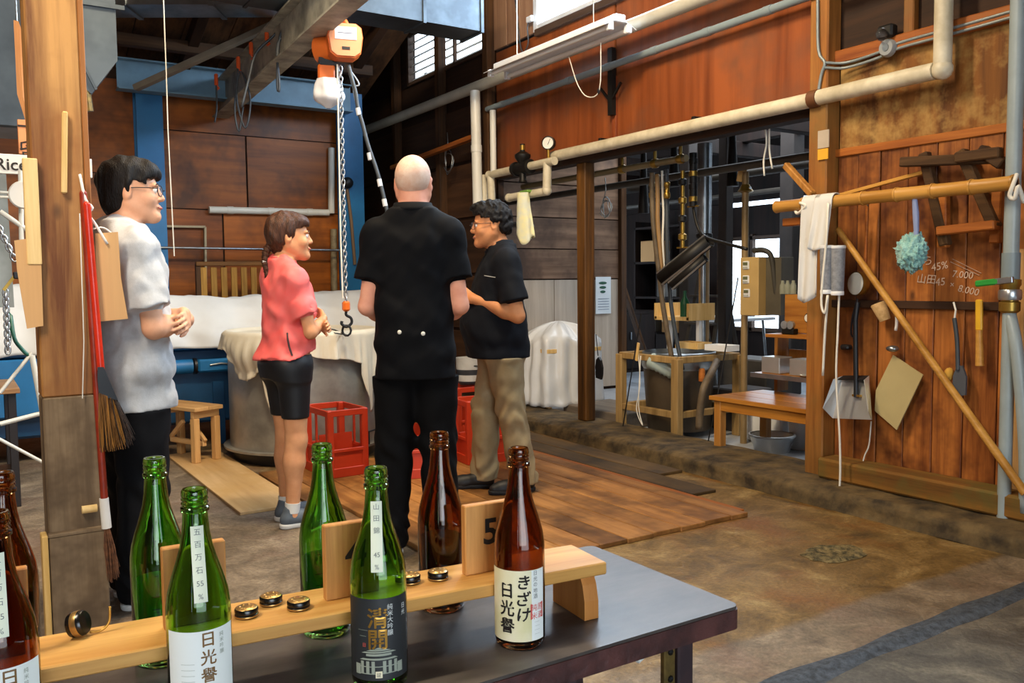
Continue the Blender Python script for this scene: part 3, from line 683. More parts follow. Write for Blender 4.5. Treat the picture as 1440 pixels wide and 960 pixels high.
    for i, sx in enumerate((1, -1)):
        e = SH[i] + (EL[i] - SH[i]) * tp['sleeve']; dn = (EL[i] - SH[i]); dn = dn / np.linalg.norm(dn)
        S.ell(SH[i], np.array((.052, .052, .056)) * q * (.9 if f else 1) + th, .05); S.cone(m(sx * .04, -.03, 1.475), SH[i] + m(0, -.005, .015), .046 * q + th, .042 * q + th, .04)
        S3 = SDF((-.42, -.34, hem - .03), (.42, .42, 1.58 * q), .0065); S3.cone(SH[i], e + dn * .03, ar + th * 1.1, ar * tp.get('cuff', 1.25) + th * .5, .03); S3.cut(dn, float(dn @ e)); S3.cone(e - dn * .03, e + dn * .08, ar * 1.08, ar * 1.12, .004, 'sub'); S2.F = np.minimum(S2.F, S3.F)
    S.comb((slice(None),) * 3, S2.F, .035, 'add')
    wf = tp.get('fold', .006); ph = cfg.get('ph', 0)
    S.warp(lambda x, y, z: wf * 1.2 * wob(x, y, z * .55, 22, ph) + wf * .8 * wob(x + z * .8, y, z, 43, ph + 1) + wf * .5 * wob(x - z * .6, y, z * .6, 80, ph + 4) + wf * .9 * np.sin(38 * (z + .5 * np.abs(x)) + 4 * np.sin(9 * x + ph)) * np.exp(-((z - hem - .12) / .12) ** 2))
    S.loft([(z, a, b_, y) for z, a, b_, y in TT0], th * .45, .008, 2.3)
    for i, sx in enumerate((1, -1)): S.ell(SH[i], np.array((.052, .052, .056)) * q * (.9 if f else 1) + th * .45, .02); S.cone(SH[i], SH[i] + (EL[i] - SH[i]) * (tp['sleeve'] - .06), ar + th * .4, ar * .9 + th * .4, .01)
    ty = tp.get('tilt', 0); S.cut((0, ty, -1), -hem)
    shirt = S.build(tp['name'], tp['mat'], t, 1, label=tp.get('label'))
    if tp.get('collar'):
        b = MB(); n0 = hc + Mh @ np.array((0, -.022, -.06))
        def cf(u, v):
            a = 2 * pi * u - pi / 2; fr = max(0, sin(a)); w = 1 - .0 * fr
            r = (.064 + .012 * v * 1.0 + .010 * math.exp(-((v - .5) / .2) ** 2)) * q * cfg.get('neck', 1); zz = 1.532 - .042 * fr ** 1.5 - (.045 * v if v > .35 else -.004) ; 
            return (r * cos(a) * 1.05, r * sin(a) * 1.02 - .016 * q + .012 * fr * v, zz * q)
        b.grid(cf, 36, 8, closed_u=True); b.build('collar', tp['mat'], shirt, smooth=180, world=False, thick=.004)
    else:
        b = MB(); b.tube([(cos(a) * .068 * q * cfg.get('neck', 1), sin(a) * .066 * q * cfg.get('neck', 1) - .012 * q, (1.502 - .016 * sin(a)) * q) for a in np.linspace(0, 2 * pi, 28)[:-1]], .007 * q, 8, closed=True); b.build('neckband', tp['mat'], shirt, smooth=180, world=False)
    # ---------------------------------------------------------------- trousers
    tr = cfg['bottom']; bot = tr['bottom']
    S = SDF((-.36, -.30, bot - .02), (.36, .34, 1.06 * q), .0065)
    S.loft([r for r in T if r[0] < 1.07 * q][:3] if not f else [r for r in T if r[0] < 1.06 * q], tr['thick'] * .7, .02)
    for i, sx in enumerate((1, -1)):
        hp, kn, an = KN[i]; th = tr['thick']
        S.ell(hp + m(0, -.035, -.0), np.array((.080, .082, .10)) * q * bw ** .5, .03)
        S.cone(hp, kn, .090 * q * bw ** .5 + th, .060 * q + th * tr.get('kl', 1.2), .04); S.cone(kn, an + m(0, .0, -.02), .058 * q + th * tr.get('kl', 1.2), .040 * q + th * tr.get('al', 1.6), .03)
    wf = tr.get('fold', .007)
    if wf: S.warp(lambda x, y, z: wf * wob(x, y, z * .6, 24, ph + 2) + wf * .6 * wob(x, y, z, 50, ph) + wf * .8 * np.sin(55 * z + 45 * y + 4 * np.sin(30 * x + 9 * z)) * np.exp(-((z - .12) / .08) ** 2) + wf * .6 * np.sin(50 * z + 45 * x + 3 * np.sin(25 * y)) * np.exp(-((z - .48) / .1) ** 2))
    S.cut((0, 0, -1), -bot); S.cut((0, 0, 1), hem + .006)
    S.build(tr['name'], tr['mat'], t, 1)
    # ---------------------------------------------------------------- shoes
    sm = cfg['shoe']
    for i in (0, 1):
        fx, fy, fyaw = FT[i]; o = m(fx, fy, 0); Mf = R3(yaw=-fyaw)
        S = SDF(o - .2, o + np.array((.2, .24, .16)), .005); P = lambda *p: o + Mf @ (np.array(p) * q)
        S.cone(P(0, -.062, .045), P(0, .02, .055), .036 * q, .038 * q, .03); S.cone(P(0, .02, .052), P(.004, .12, .036), .039 * q, .040 * q, .03); S.cone(P(0, .1, .036), P(.006, .165, .030), .040 * q, .030 * q, .03); S.cone(P(0, -.045, .06), P(0, -.04, .10), .036 * q, .038 * q, .03)
        S.cut((0, 0, -1), -.012)
        so = S.build('shoe', sm['mat'], t, 1)
        S = SDF(o - .2, o + np.array((.2, .24, .08)), .005)
        S.cone(P(0, -.062, .02), P(0, .02, .02), .041 * q, .036 * q, .02); S.cone(P(0, .02, .02), P(.004, .12, .02), .036 * q, .044 * q, .02); S.cone(P(.004, .11, .02), P(.006, .17, .02), .044 * q, .032 * q, .02)
        S.cut((0, 0, -1), -.0); S.cut((0, 0, 1), .026); S.build('sole', sm['sole'], so, 0)
        if sm.get('sock'):
            hp, kn, an = KN[i]; b = MB(); a0, a1 = Vector(an), Vector(an * .86 + kn * .14); b.tube([a0, a1], [.041 * q, .043 * q], 14); b.build('sock', sm['sock'], so, smooth=60, world=False)
    return t, body, hc, Mh, hs, HT, shirt, q

def hair(t, hc, Mh, hs, mat, v, prims, cuts, warp=None, name='hair', relax=1):
    S = SDF(np.array(hc) - .2, np.array(hc) + np.array((.2, .2, .22)), v); T = lambda p: np.array(hc) + Mh @ (np.array(p, float) * hs)
    for p, r, k in prims: S.ell(T(p), np.array(r) * hs, k, Mh)
    if warp: S.warp(warp)
    for nrm, d, op in cuts:
        n = Mh @ np.array(nrm, float); n = n / np.linalg.norm(n); dd = n @ T((0, 0, 0)) + d * hs; S.cut(n, dd)
    return S
def glasses(body, HT, w=.030, h=.021, z0=.0, full=True):
    g = None
    for sx in (-1, 1):
        pts = [HT((sx * .034 + w * .95 * cos(a) * (1 if abs(cos(a)) < .8 else .97), .108 - abs(sx * .034 + w * cos(a)) * .22, z0 - .002 + h * sin(a) * 1.0)) for a in np.linspace(0, 2 * pi, 21)[:-1]]
        b = MB(); b.tube(pts, .0016, 6, closed=True)
        b.tube([HT((sx * .064, .097, z0 + .006)), HT((sx * .077, .06, z0 + .006)), HT((sx * .081, .0, z0 + .004)), HT((sx * .080, -.02, z0 - .006))], .0018, 6, smooth=3)
        if sx < 0: b.tube([HT((-.010, .112, z0 + .002)), HT((0, .114, z0 + .006)), HT((.010, .112, z0 + .002))], .0016, 6, smooth=3)
        rim = b.build('glasses_rim', mRIM, body, smooth=180, world=False)
        b = MB(); cen = sum(pts, Vector()) / len(pts); b.raw([cen] + pts, [(0, 1 + i, 1 + (i + 1) % len(pts)) for i in range(len(pts))]); b.build('lens', mLENS, rim, world=False)

mSK1 = skin('skin_light', 'e0aa88', 'd19876'); mSK2 = skin('skin_pink', 'e3a488', 'd58f74'); mSK3 = skin('skin_tan', 'cf8f60', 'bd7c50'); mSK4 = skin('skin_warm', 'd79c70', 'c78a60')
mLIP = MAT('lips', 'b8685a', .45, var=.1)
mHB = MAT('black_hair', '120d0b', .55, spec=.25, col2='0a0808', scale=30, stretch=(3, 3, .5), bump=.6, bscale=90); mHBR = MAT('brown_hair', '54321e', .45, spec=.35, col2='2e1a10', scale=34, stretch=(3, 3, .4), bump=.6, bscale=90)
mHW = MAT('white_stubble', 'd9bda8', .6, col2='cda48c', scale=20, bump=.2, bscale=200)
mTEE = MAT('grey_marl', 'b2b3b4', .85, var=.10, scale=60, bump=.15, bscale=300, sheen=.2); mTRK = MAT('black_trouser', '0c0d11', .8, spec=.2, var=.2, scale=12, bump=.1, bscale=300)
mPINKJ = MAT('coral_jersey', 'f0605c', .6, col2='e8716c', scale=8, bump=.1, bscale=300); mLYC = MAT('black_lycra', '080b12', .55, var=.15, scale=10)
mBLKP = MAT('black_polo', '05060a', .8, spec=.15, var=.2, scale=10, bump=.12, bscale=350); mNAVY = MAT('navy_polo', '0a0e16', .8, spec=.2, var=.2, scale=10, bump=.12, bscale=350); mKHA = MAT('khaki', 'a08f6c', .8, col2='8d7c5a', scale=8, bump=.12, bscale=300)
mSHG = MAT('grey_trainer', '59636e', .65, var=.25, scale=30); mSOW = MAT('white_sole', 'd8d8d4', .6, var=.08); mSHB = MAT('black_shoe', '101114', .55, var=.2); mSOB = MAT('black_sole', '15161a', .7, var=.1); mSOCK = MAT('white_sock', 'dcdcd8', .85, var=.08)

def fl(p, z=0): return (p[0], p[1], z)
CROSS = dict(elb=[(.235, .015, 1.10), (-.235, .02, 1.11)], wr=[(.03, .215, 1.12), (.105, .175, 1.145)],
             hand=[((-1, .0, .05), (0, -1, .0), -1, .35), ((1, -.28, -.22), (-.15, -.85, -.3), 1, .55)])
# --- man in the grey T-shirt behind the post
T1 = person('man in a light grey T-shirt and black trousers standing behind the timber post, arms folded', fl(Z(199, 842)), 50, dict(H=1.735, bw=.98, skin=mSK1, hairmat=mHB, lipmat=mLIP, hyaw=22, ph=.3, feet=[(.09, .0, .15), (-.10, .02, -.15)], **CROSS,
    top=dict(name='t_shirt', mat=mTEE, thick=.014, hem=.775, sleeve=.74, loose=.02, fold=.009, flare=1.10, cuff=1.5), bottom=dict(name='trousers', mat=mTRK, thick=.026, bottom=.03, fold=.008), shoe=dict(mat=MAT('dark_trainer', '3d3a34', .7, var=.3, scale=30), sole=mSOW)))
def strands(a, s, ph): return lambda x, y, z: a * wob(x, y, z * .35, s, ph) + a * .6 * wob(x, y, z * .5, s * 2.1, ph + 1)
t, body, hc, Mh, hs, HT, sh, q = T1
S = hair(t, hc, Mh, hs, mHB, .0042, [((0, -.018, .034), (.086, .110, .103), .01), ((0, -.055, -.024), (.074, .068, .075), .03), ((0, .045, .070), (.070, .064, .045), .03), ((0, -.078, -.055), (.052, .036, .045), .02)], [], strands(.009, 60, 0))
x, y, z = S.grid((slice(None),) * 3); g = np.stack(np.broadcast_arrays(x - hc[0], y - hc[1], z - hc[2]), -1) @ Mh / hs; gx, gy, gz = g[..., 0], g[..., 1], g[..., 2]; jit = .006 * wob(gx, gy, gz, 120, .7) + .004 * wob(gx, gy, gz, 260, 1.9); gy = gy + jit; gz = gz + jit * .8
S.F = np.maximum(S.F, np.minimum(gy - .055, .044 - gz)); S.F = np.maximum(S.F, np.minimum(gy + .004 - .25 * gz, .036 - gz - .3 * gy)); S.F = np.maximum(S.F, -gz - .098)

S.build('hair', mHB, body, 1); glasses(body, HT)
# --- woman in the coral jersey
WCROSS = dict(elb=[(.205, .045, 1.10), (-.205, .05, 1.11)], wr=[(.055, .195, 1.165), (.085, .160, 1.13)], hand=[((-.9, .25, .3), (0, -1, .0), -1, .35), ((1, .12, .05), (0, -.9, -.3), 1, .5)])
T2 = person('woman in a coral cycling jersey and black shorts, brown hair in a braid', fl(Z(412, 735)), 52, dict(H=1.60, fem=1, bw=1.02, arm=1.04, skin=mSK4, hairmat=mHBR, lipmat=mLIP, hyaw=20, ph=1.1, head=(0, .03, 1.636), feet=[(.085, -.01, .1), (-.095, .03, -.1)], **WCROSS,
    top=dict(name='cycling_jersey', mat=mPINKJ, thick=.010, hem=.885, sleeve=.68, loose=.022, fold=.008, flare=1.0, tilt=.28, cuff=1.4), bottom=dict(name='cycling_shorts', mat=mLYC, thick=.006, bottom=.565, fold=0, kl=1.0), shoe=dict(mat=mSHG, sole=mSOW, sock=mSOCK)))
t, body, hc, Mh, hs, HT, sh, q = T2
S = hair(t, hc, Mh, hs, mHBR, .0042, [((0, -.018, .032), (.086, .107, .100), .01), ((0, -.060, -.022), (.070, .056, .070), .03), ((0, .04, .07), (.072, .062, .040), .03)], [], strands(.005, 75, 2))
x, y, z = S.grid((slice(None),) * 3); g = np.stack(np.broadcast_arrays(x - hc[0], y - hc[1], z - hc[2]), -1) @ Mh / hs; gx, gy, gz = g[..., 0], g[..., 1], g[..., 2]; jit = .006 * wob(gx, gy, gz, 120, .7) + .004 * wob(gx, gy, gz, 260, 1.9); gy = gy + jit; gz = gz + jit * .8
S.F = np.maximum(S.F, np.minimum(gy - .060, .050 - gz)); S.F = np.maximum(S.F, np.minimum(gy - .018 - .2 * gz, .038 - gz)); S.F = np.maximum(S.F, np.minimum(gy + .042, -.045 - gz))
hr = S.build('hair', mHBR, body, 1)
b = MB()
pts = smooth_path([HT((0, -.10, -.045)), HT((.0, -.122, -.085)), HT((.005, -.125, -.13)), HT((.01, -.120, -.18)), HT((.012, -.118, -.24)), HT((.012, -.122, -.30))], 4)
for i, p in enumerate(pts):
    u = i / (len(pts) - 1); r = .021 * (1 - .25 * u) if u < .4 else .022 * (1.05 - .75 * (u - .4) / .6); sd = .006 * (1 if i % 2 else -1) * (1 if u < .42 else .2)
    b.ell(p + Vector((sd, 0, 0)), (r, r, .022), 8)
b.build('braid', mHBR, hr, smooth=180, world=False)
b = MB(); b.lathe([(.013, -.007), (.019, -.004), (.019, .004), (.013, .007)], pts[8], 12, closed=False); b.build('hair_tie', mSOCK, hr, smooth=180, world=False)
# --- bald man in black seen from behind
T3 = person('bald man in a black polo shirt and black trousers seen from behind in the middle', fl(Z(590, 778), .024), 0, dict(H=1.80, bw=.90, bd=.98, shw=.170, skin=mSK2, hairmat=mHW, lipmat=mLIP, hyaw=3, ph=2.2, neck=1.12, full=1.06, hs=1.02, arm=.96, eyes=1, feet=[(.105, .02, .2), (-.115, -.02, -.2)],
    elb=[(.200, -.03, 1.09), (-.206, -.03, 1.09)], wr=[(.085, .17, 1.01), (-.09, .18, 1.00)], hand=[((-1, .25, .05), (0, -1, .0), -1, .4), ((1, .25, .05), (0, -1, 0), 1, .4)],
    top=dict(name='polo_shirt', mat=mBLKP, thick=.015, hem=.80, sleeve=.62, loose=.020, fold=.0045, flare=1.06, collar=1, cuff=1.32), bottom=dict(name='trousers', mat=MAT('black_chino', '060608', .8, spec=.15, var=.2, bump=.1, bscale=300), thick=.020, bottom=.03, fold=.008), shoe=dict(mat=mSHB, sole=mSOW)))
t, body, hc, Mh, hs, HT, sh, q = T3
S = hair(t, hc, Mh, hs, mHW, .0045, [((0, -.017, .022), (.079, .101, .096), .01)], [((0, .45, -.9), .028, 0)])
S.build('hair_stubble', mHW, body, 1)
# --- man in the navy polo shirt talking
T4 = person('curly-haired man with glasses in a navy polo shirt and khaki trousers talking to the visitors', fl(Z(704, 694), .024), -103, dict(H=1.67, bw=1.05, belly=.05, skin=mSK3, hairmat=mHB, lipmat=MAT('lips_dark', 'a0604c', .45), hyaw=6, hpitch=4, ph=3.1, full=1.12, hs=1.03, neck=1.08, arm=1.08, head=(0, .045, 1.630), feet=[(.09, .12, .15), (-.09, -.10, -.15)],
    elb=[(.25, -.02, 1.11), (-.25, -.06, 1.085)], wr=[(.06, .22, 1.17), (-.10, .175, 1.185)], hand=[((-.7, .5, .35), (-.2, -.4, .9), -1, .6), ((.55, .6, .45), (.4, -.6, -.6), 1, .6)],
    top=dict(name='polo_shirt', mat=mNAVY, thick=.014, hem=.79, sleeve=.72, loose=.018, fold=.0045, flare=1.06, collar=1, cuff=1.45), bottom=dict(name='trousers', mat=mKHA, thick=.024, bottom=.05, fold=.010), shoe=dict(mat=mSHB, sole=mSOB)))
t, body, hc, Mh, hs, HT, sh, q = T4
S = hair(t, hc, Mh, hs, mHB, .0042, [((0, -.018, .040), (.088, .108, .100), .01), ((0, .045, .092), (.066, .056, .040), .03), ((0, -.07, -.02), (.068, .050, .055), .03)], [], lambda x, y, z: .007 * wob(x, y, z, 95, .4) + .006 * wob(x, y, z, 170, 1.4))
x, y, z = S.grid((slice(None),) * 3); g = np.stack(np.broadcast_arrays(x - hc[0], y - hc[1], z - hc[2]), -1) @ Mh / hs; gx, gy, gz = g[..., 0], g[..., 1], g[..., 2]; jit = .006 * wob(gx, gy, gz, 120, .7) + .004 * wob(gx, gy, gz, 260, 1.9); gy = gy + jit; gz = gz + jit * .8
S.F = np.maximum(S.F, np.minimum(gy - .055, .056 - gz)); S.F = np.maximum(S.F, np.minimum(gy - .006, .036 - gz)); S.F = np.maximum(S.F, np.minimum(gy + .04, -.012 - gz) ); S.F = np.maximum(S.F, -gz - .062)
S.build('hair', mHB, body, 1); glasses(body, HT)
# small things sewn on the clothes, set on the cloth where the photograph shows them
bpy.context.view_layer.update(); _dg = bpy.context.evaluated_depsgraph_get()
def on_cloth(px, py, want):
    o = CAM.copy(); d = ray(px, py).normalized()
    for _ in range(6):
        ok, loc, nor, _i, ob_, _m = scene.ray_cast(_dg, o, d)
        if not ok: return None, None
        if ob_.name == want.name: return loc, nor
        o = loc + d * .002
    return None, None
sh2, sh3, sh4 = T2[6], T3[6], T4[6]
pts = [on_cloth(x_, y_, sh2) for x_, y_ in ((404, 468), (405, 478), (407, 488), (411, 500))]
pts = [p + n * .002 for p, n in pts if p is not None]
if len(pts) > 1: b = MB(); b.tube(pts, .005, 6); b.build('pocket_zip', MAT('zip', '4a3030', .5), sh2, smooth=60)
for x_, y_ in ((562, 467), (595, 469)):
    p, n = on_cloth(x_, y_, sh3)
    if p is not None: b = MB(); b.lathe([(.0001, .005), (.008, .005), (.0095, .003), (.0095, -.002)], p, 14, axis=n); b.build('back_button', MAT('pale_button', 'd8d4c8', .4, var=.05), sh3, smooth=60)
p, n = on_cloth(691, 389, sh4)
if p is not None: b = MB(); r_ = V3(0, 0, 1).cross(n).normalized(); put_text(b, '———', .022, placer(p + n * .008, r_ + V3(0, 0, -.15), (0, 0, 1)), xs=1.3, offset=.0008); b.build('chest_lettering', MAT('white_thread', 'e8e6e0', .7), sh4)
# ================================================================== FOREGROUND: TABLE, RACK, BOTTLES
mTOP = MAT('table_laminate', '5a524c', .36, col2='38322f', scale=7, var=.3, detail=6, lo=.3, hi=.7, stretch=(1, 2.5, 1), bump=.04)
mEDGE = MAT('table_edge', '5a3430', .5, col2='2e1a1a', scale=14, bump=.3)
mTLEG = MAT('table_leg_paint', '4a3030', .55, col2='2e2024', scale=10); mBRASS = MAT('brass_bracket', '7a6434', .5, .6, col2='3e3420', scale=30)
mRACK = WOOD('rack_cedar', 'b57a34', 'e0ac60', 0, .45, 40, per=.03, bump=.1); mPLATE = WOOD('number_plate_wood', 'a2642c', 'd69a56', 2, .5, 60, per=.05, bump=.08)
mSUP = WOOD('rack_support_wood', 'b06a28', 'd8924a', 2, .5, 30, bump=.1)
mINK = MAT('burnt_black', '1a100a', .7, var=.2); mGOLD = MAT('gold_foil', 'b98a3a', .35, .7, var=.2); mCAPB = MAT('cap_black', '0e0d0c', .25, var=.1); mCAPG = MAT('cap_gold', 'c8a060', .3, .8, var=.25, scale=40)
mPAPER = MAT('label_paper', 'eef0ea', .6, var=.03); mCREAM = MAT('label_cream', 'eee4c4', .6, col2='dcd3a0', scale=14); mBLKL = MAT('label_black', '2a2c2e', .55, var=.15, scale=20); mSTRIP = MAT('neck_strip', 'dfe3cc', .6, var=.04)
mGREY = MAT('print_grey', '9aa090', .6, var=.05); mRED = MAT('print_red', 'd8584e', .6, var=.05); mWHITE = MAT('print_white', 'e0e2dc', .6, var=.04); mBRN = MAT('print_bronze', '7e5a28', .5, var=.2); mTOPL = MAT('print_dim', '6e7270', .6, var=.1)
mGG = GLASS('green_bottle_glass', (.34, .72, .16, 1), .02); mGB = GLASS('brown_bottle_glass', (.42, .19, .055, 1), .02)

t = thing('table', 'dark laminate-topped table with a worn maroon edge carrying the bottle rack', 'table', (.2, 1.2, 0))
def rrect(x0, x1, y0, y1, r, n=6):
    p = []
    for cx, cy, a0 in ((x1 - r, y1 - r, 0), (x0 + r, y1 - r, 90), (x0 + r, y0 + r, 180), (x1 - r, y0 + r, 270)):
        for i in range(n + 1): a = radians(a0 + 90 * i / n); p.append((cx + r * cos(a), cy + r * sin(a)))
    return p
TM = Matrix.Rotation(radians(.5), 4, 'Z')
b = MB(); b.prism(rrect(-.75, 1.075, .985, 1.385, .016), Matrix.Translation((0, 0, .705)), .005); b.build('top', mTOP, t)
b = MB(); b.prism(rrect(-.752, 1.077, .983, 1.387, .018), Matrix.Translation((0, 0, .672)), .0325); b.build('edge', mEDGE, t)
for lx, ly in ((.985, 1.035), (.985, 1.335), (-.68, 1.035), (-.68, 1.335)):
    b = MB(); b.box((lx, ly, .336), (.034, .034, .672), bev=.003); lg = b.build('leg', mTLEG, t)
    b = MB(); b.box((lx - .03, ly - .005, .60), (.024, .012, .145), bev=.002); br = b.build('bracket', mBRASS, lg)
    for k in range(3): b = MB(); b.ell((lx - .03, ly - .012, .555 + k * .045), (.006, .003, .006), 8); b.build('screw', mCAPB, br)
b = MB(); b.box((.745, 1.03, .62), (.035, .02, .104), bev=.002); b.build('fold_stay', mTLEG, t)
b = MB(); b.box((.72, 1.035, .62), (.018, .02, .104)); b.build('stay_edge', MAT('orange_edge', 'a86a2c', .5), t)
b = MB(); b.tube([(.855, .99, .668), (.868, .992, .672), (.88, 1.0, .674)], .005, 6); b.build('tape_scrap', mPAPER, t)

rk = thing('bottle_rack', 'long cedar plank rack on short blocks standing on the table', 'rack', (.4, 1.16, .71), radians(-5.2))
RA = radians(-5.2); RD = V3(cos(RA), sin(RA), 0); RN = V3(-sin(RA), cos(RA), 0); RC = V3(.40, 1.163, 0); RM = Matrix.Rotation(RA, 3, 'Z')
b = MB(); b.box(RC + RD * -.05 + V3(0, 0, .791), (1.03, .108, .020), M=RM, bev=.002); b.build('plank', mRACK, rk)
for s_ in (.425, -.40):
    o = RC + RD * s_ + V3(0, 0, .7105); M4 = (Matrix.Translation(o) @ Matrix.Rotation(RA, 4, 'Z') @ Matrix.Rotation(pi / 2, 4, 'X'))
    M4 = Matrix.Translation(o - RD * .0) @ Matrix.Rotation(RA, 4, 'Z') @ Matrix(((0, 0, 1, 0), (1, 0, 0, 0), (0, 1, 0, 0), (0, 0, 0, 1)))
    b = MB(); b.prism([(-.05, 0), (.05, 0), (.05, .07), (-.036, .07), (-.044, .055), (-.05, .03)], M4, .026); b.build('support_block', mSUP, rk)
def on_rack(x, off=0): s_ = (x - RC.x) / RD.x; return RC + RD * s_ + RN * off + V3(0, 0, .801)
for i, (num, x, nl) in enumerate((('5', .678, 'numeral five, beside the brown cream-labelled bottle'), ('4', .462, 'numeral four, half hidden by the black-labelled bottle'), ('3', .249, 'numeral three, hidden behind the white-labelled bottle'), ('2', .018, 'numeral two, cut by the left edge of the picture'))):
    p = on_rack(x, .003)
    o = thing('number_plate', 'small cedar plate burnt with the ' + nl, 'number plate', p, RA + radians(2), group='number plates on the bottle rack')
    b = MB(); b.box(p + V3(0, 0, .054), (.080, .015, .108), M=Matrix.Rotation(RA + radians(2), 3, 'Z'), bev=.0015); b.build('plate', mPLATE, o)
    R_ = Matrix.Rotation(RA + radians(2), 3, 'Z'); b = MB()
    put_text(b, num, .056, placer(p + V3(0, 0, .064) + R_ @ V3(.003, -.0081, 0), R_ @ V3(1, 0, 0), (0, 0, 1)), offset=.0012); b.build('numeral', mINK, o)
# bottle caps lying on the rack
capn = 0
for lab, x, off in (('gold-topped black stopper on the rack closest to the numeral five plate', .597, .005), ('gold-topped black stopper on the rack behind the black-labelled bottle', .554, .010), ('gold-topped black stopper on the rack nearest the front, left of the black-labelled bottle', .382, -.012), ('gold-topped black stopper furthest back of the three left of the black-labelled bottle', .352, .024), ('gold-topped black stopper beside the white-labelled green bottle', .313, -.006)):
    p = on_rack(x, off); o = thing('metal_stopper', lab, 'stopper', p, random.uniform(0, 6), group='stoppers on the rack')
    b = MB(); b.lathe([(.0001, .0002), (.0145, .0002), (.0155, .001), (.0155, .0045), (.0145, .0052), (.0155, .006), (.0158, .0105), (.0145, .0125)], p, 28); b.build('rim', mCAPB, o, smooth=40)
    b = MB(); b.lathe([(.0145, .0124), (.0135, .0132), (.0001, .0134)], p, 28)
    for k in range(7): b.ell(p + V3(.009 * cos(k * .9), .009 * sin(k * .9), .0134), (.0025, .0025, .0008), 6)
    b.build('gold_top', mCAPG, o, smooth=40); b = MB(); b.lathe([(.0159, .0015), (.0161, .002), (.0161, .003), (.0159, .0035)], p, 28); b.build('gold_band', mCAPG, o, smooth=40)
p = on_rack(.111, .03); o = thing('stopper', 'black stopper tipped on edge with a curved spring, left end of rack', 'stopper', p)
ax = V3(.8, -.5, .25); b = MB(); b.lathe([(.0001, -.010), (.015, -.010), (.016, -.008), (.016, .006), (.014, .009), (.0001, .010)], p + V3(0, 0, .0165), 26, axis=ax); b.build('disc', mCAPB, o, smooth=40)
b = MB(); b.lathe([(.0162, -.004), (.0166, -.002), (.0166, .002), (.0162, .004)], p + V3(0, 0, .0165), 26, axis=ax); b.build('gold_band', mCAPG, o, smooth=40)
b = MB(); b.tube([p + V3(.012, -.004, .004), p + V3(.025, -.004, .003), p + V3(.035, -.003, .012), p + V3(.037, -.002, .032)], .0016, 6, smooth=4); b.build('spring', mGOLD, o, smooth=180)

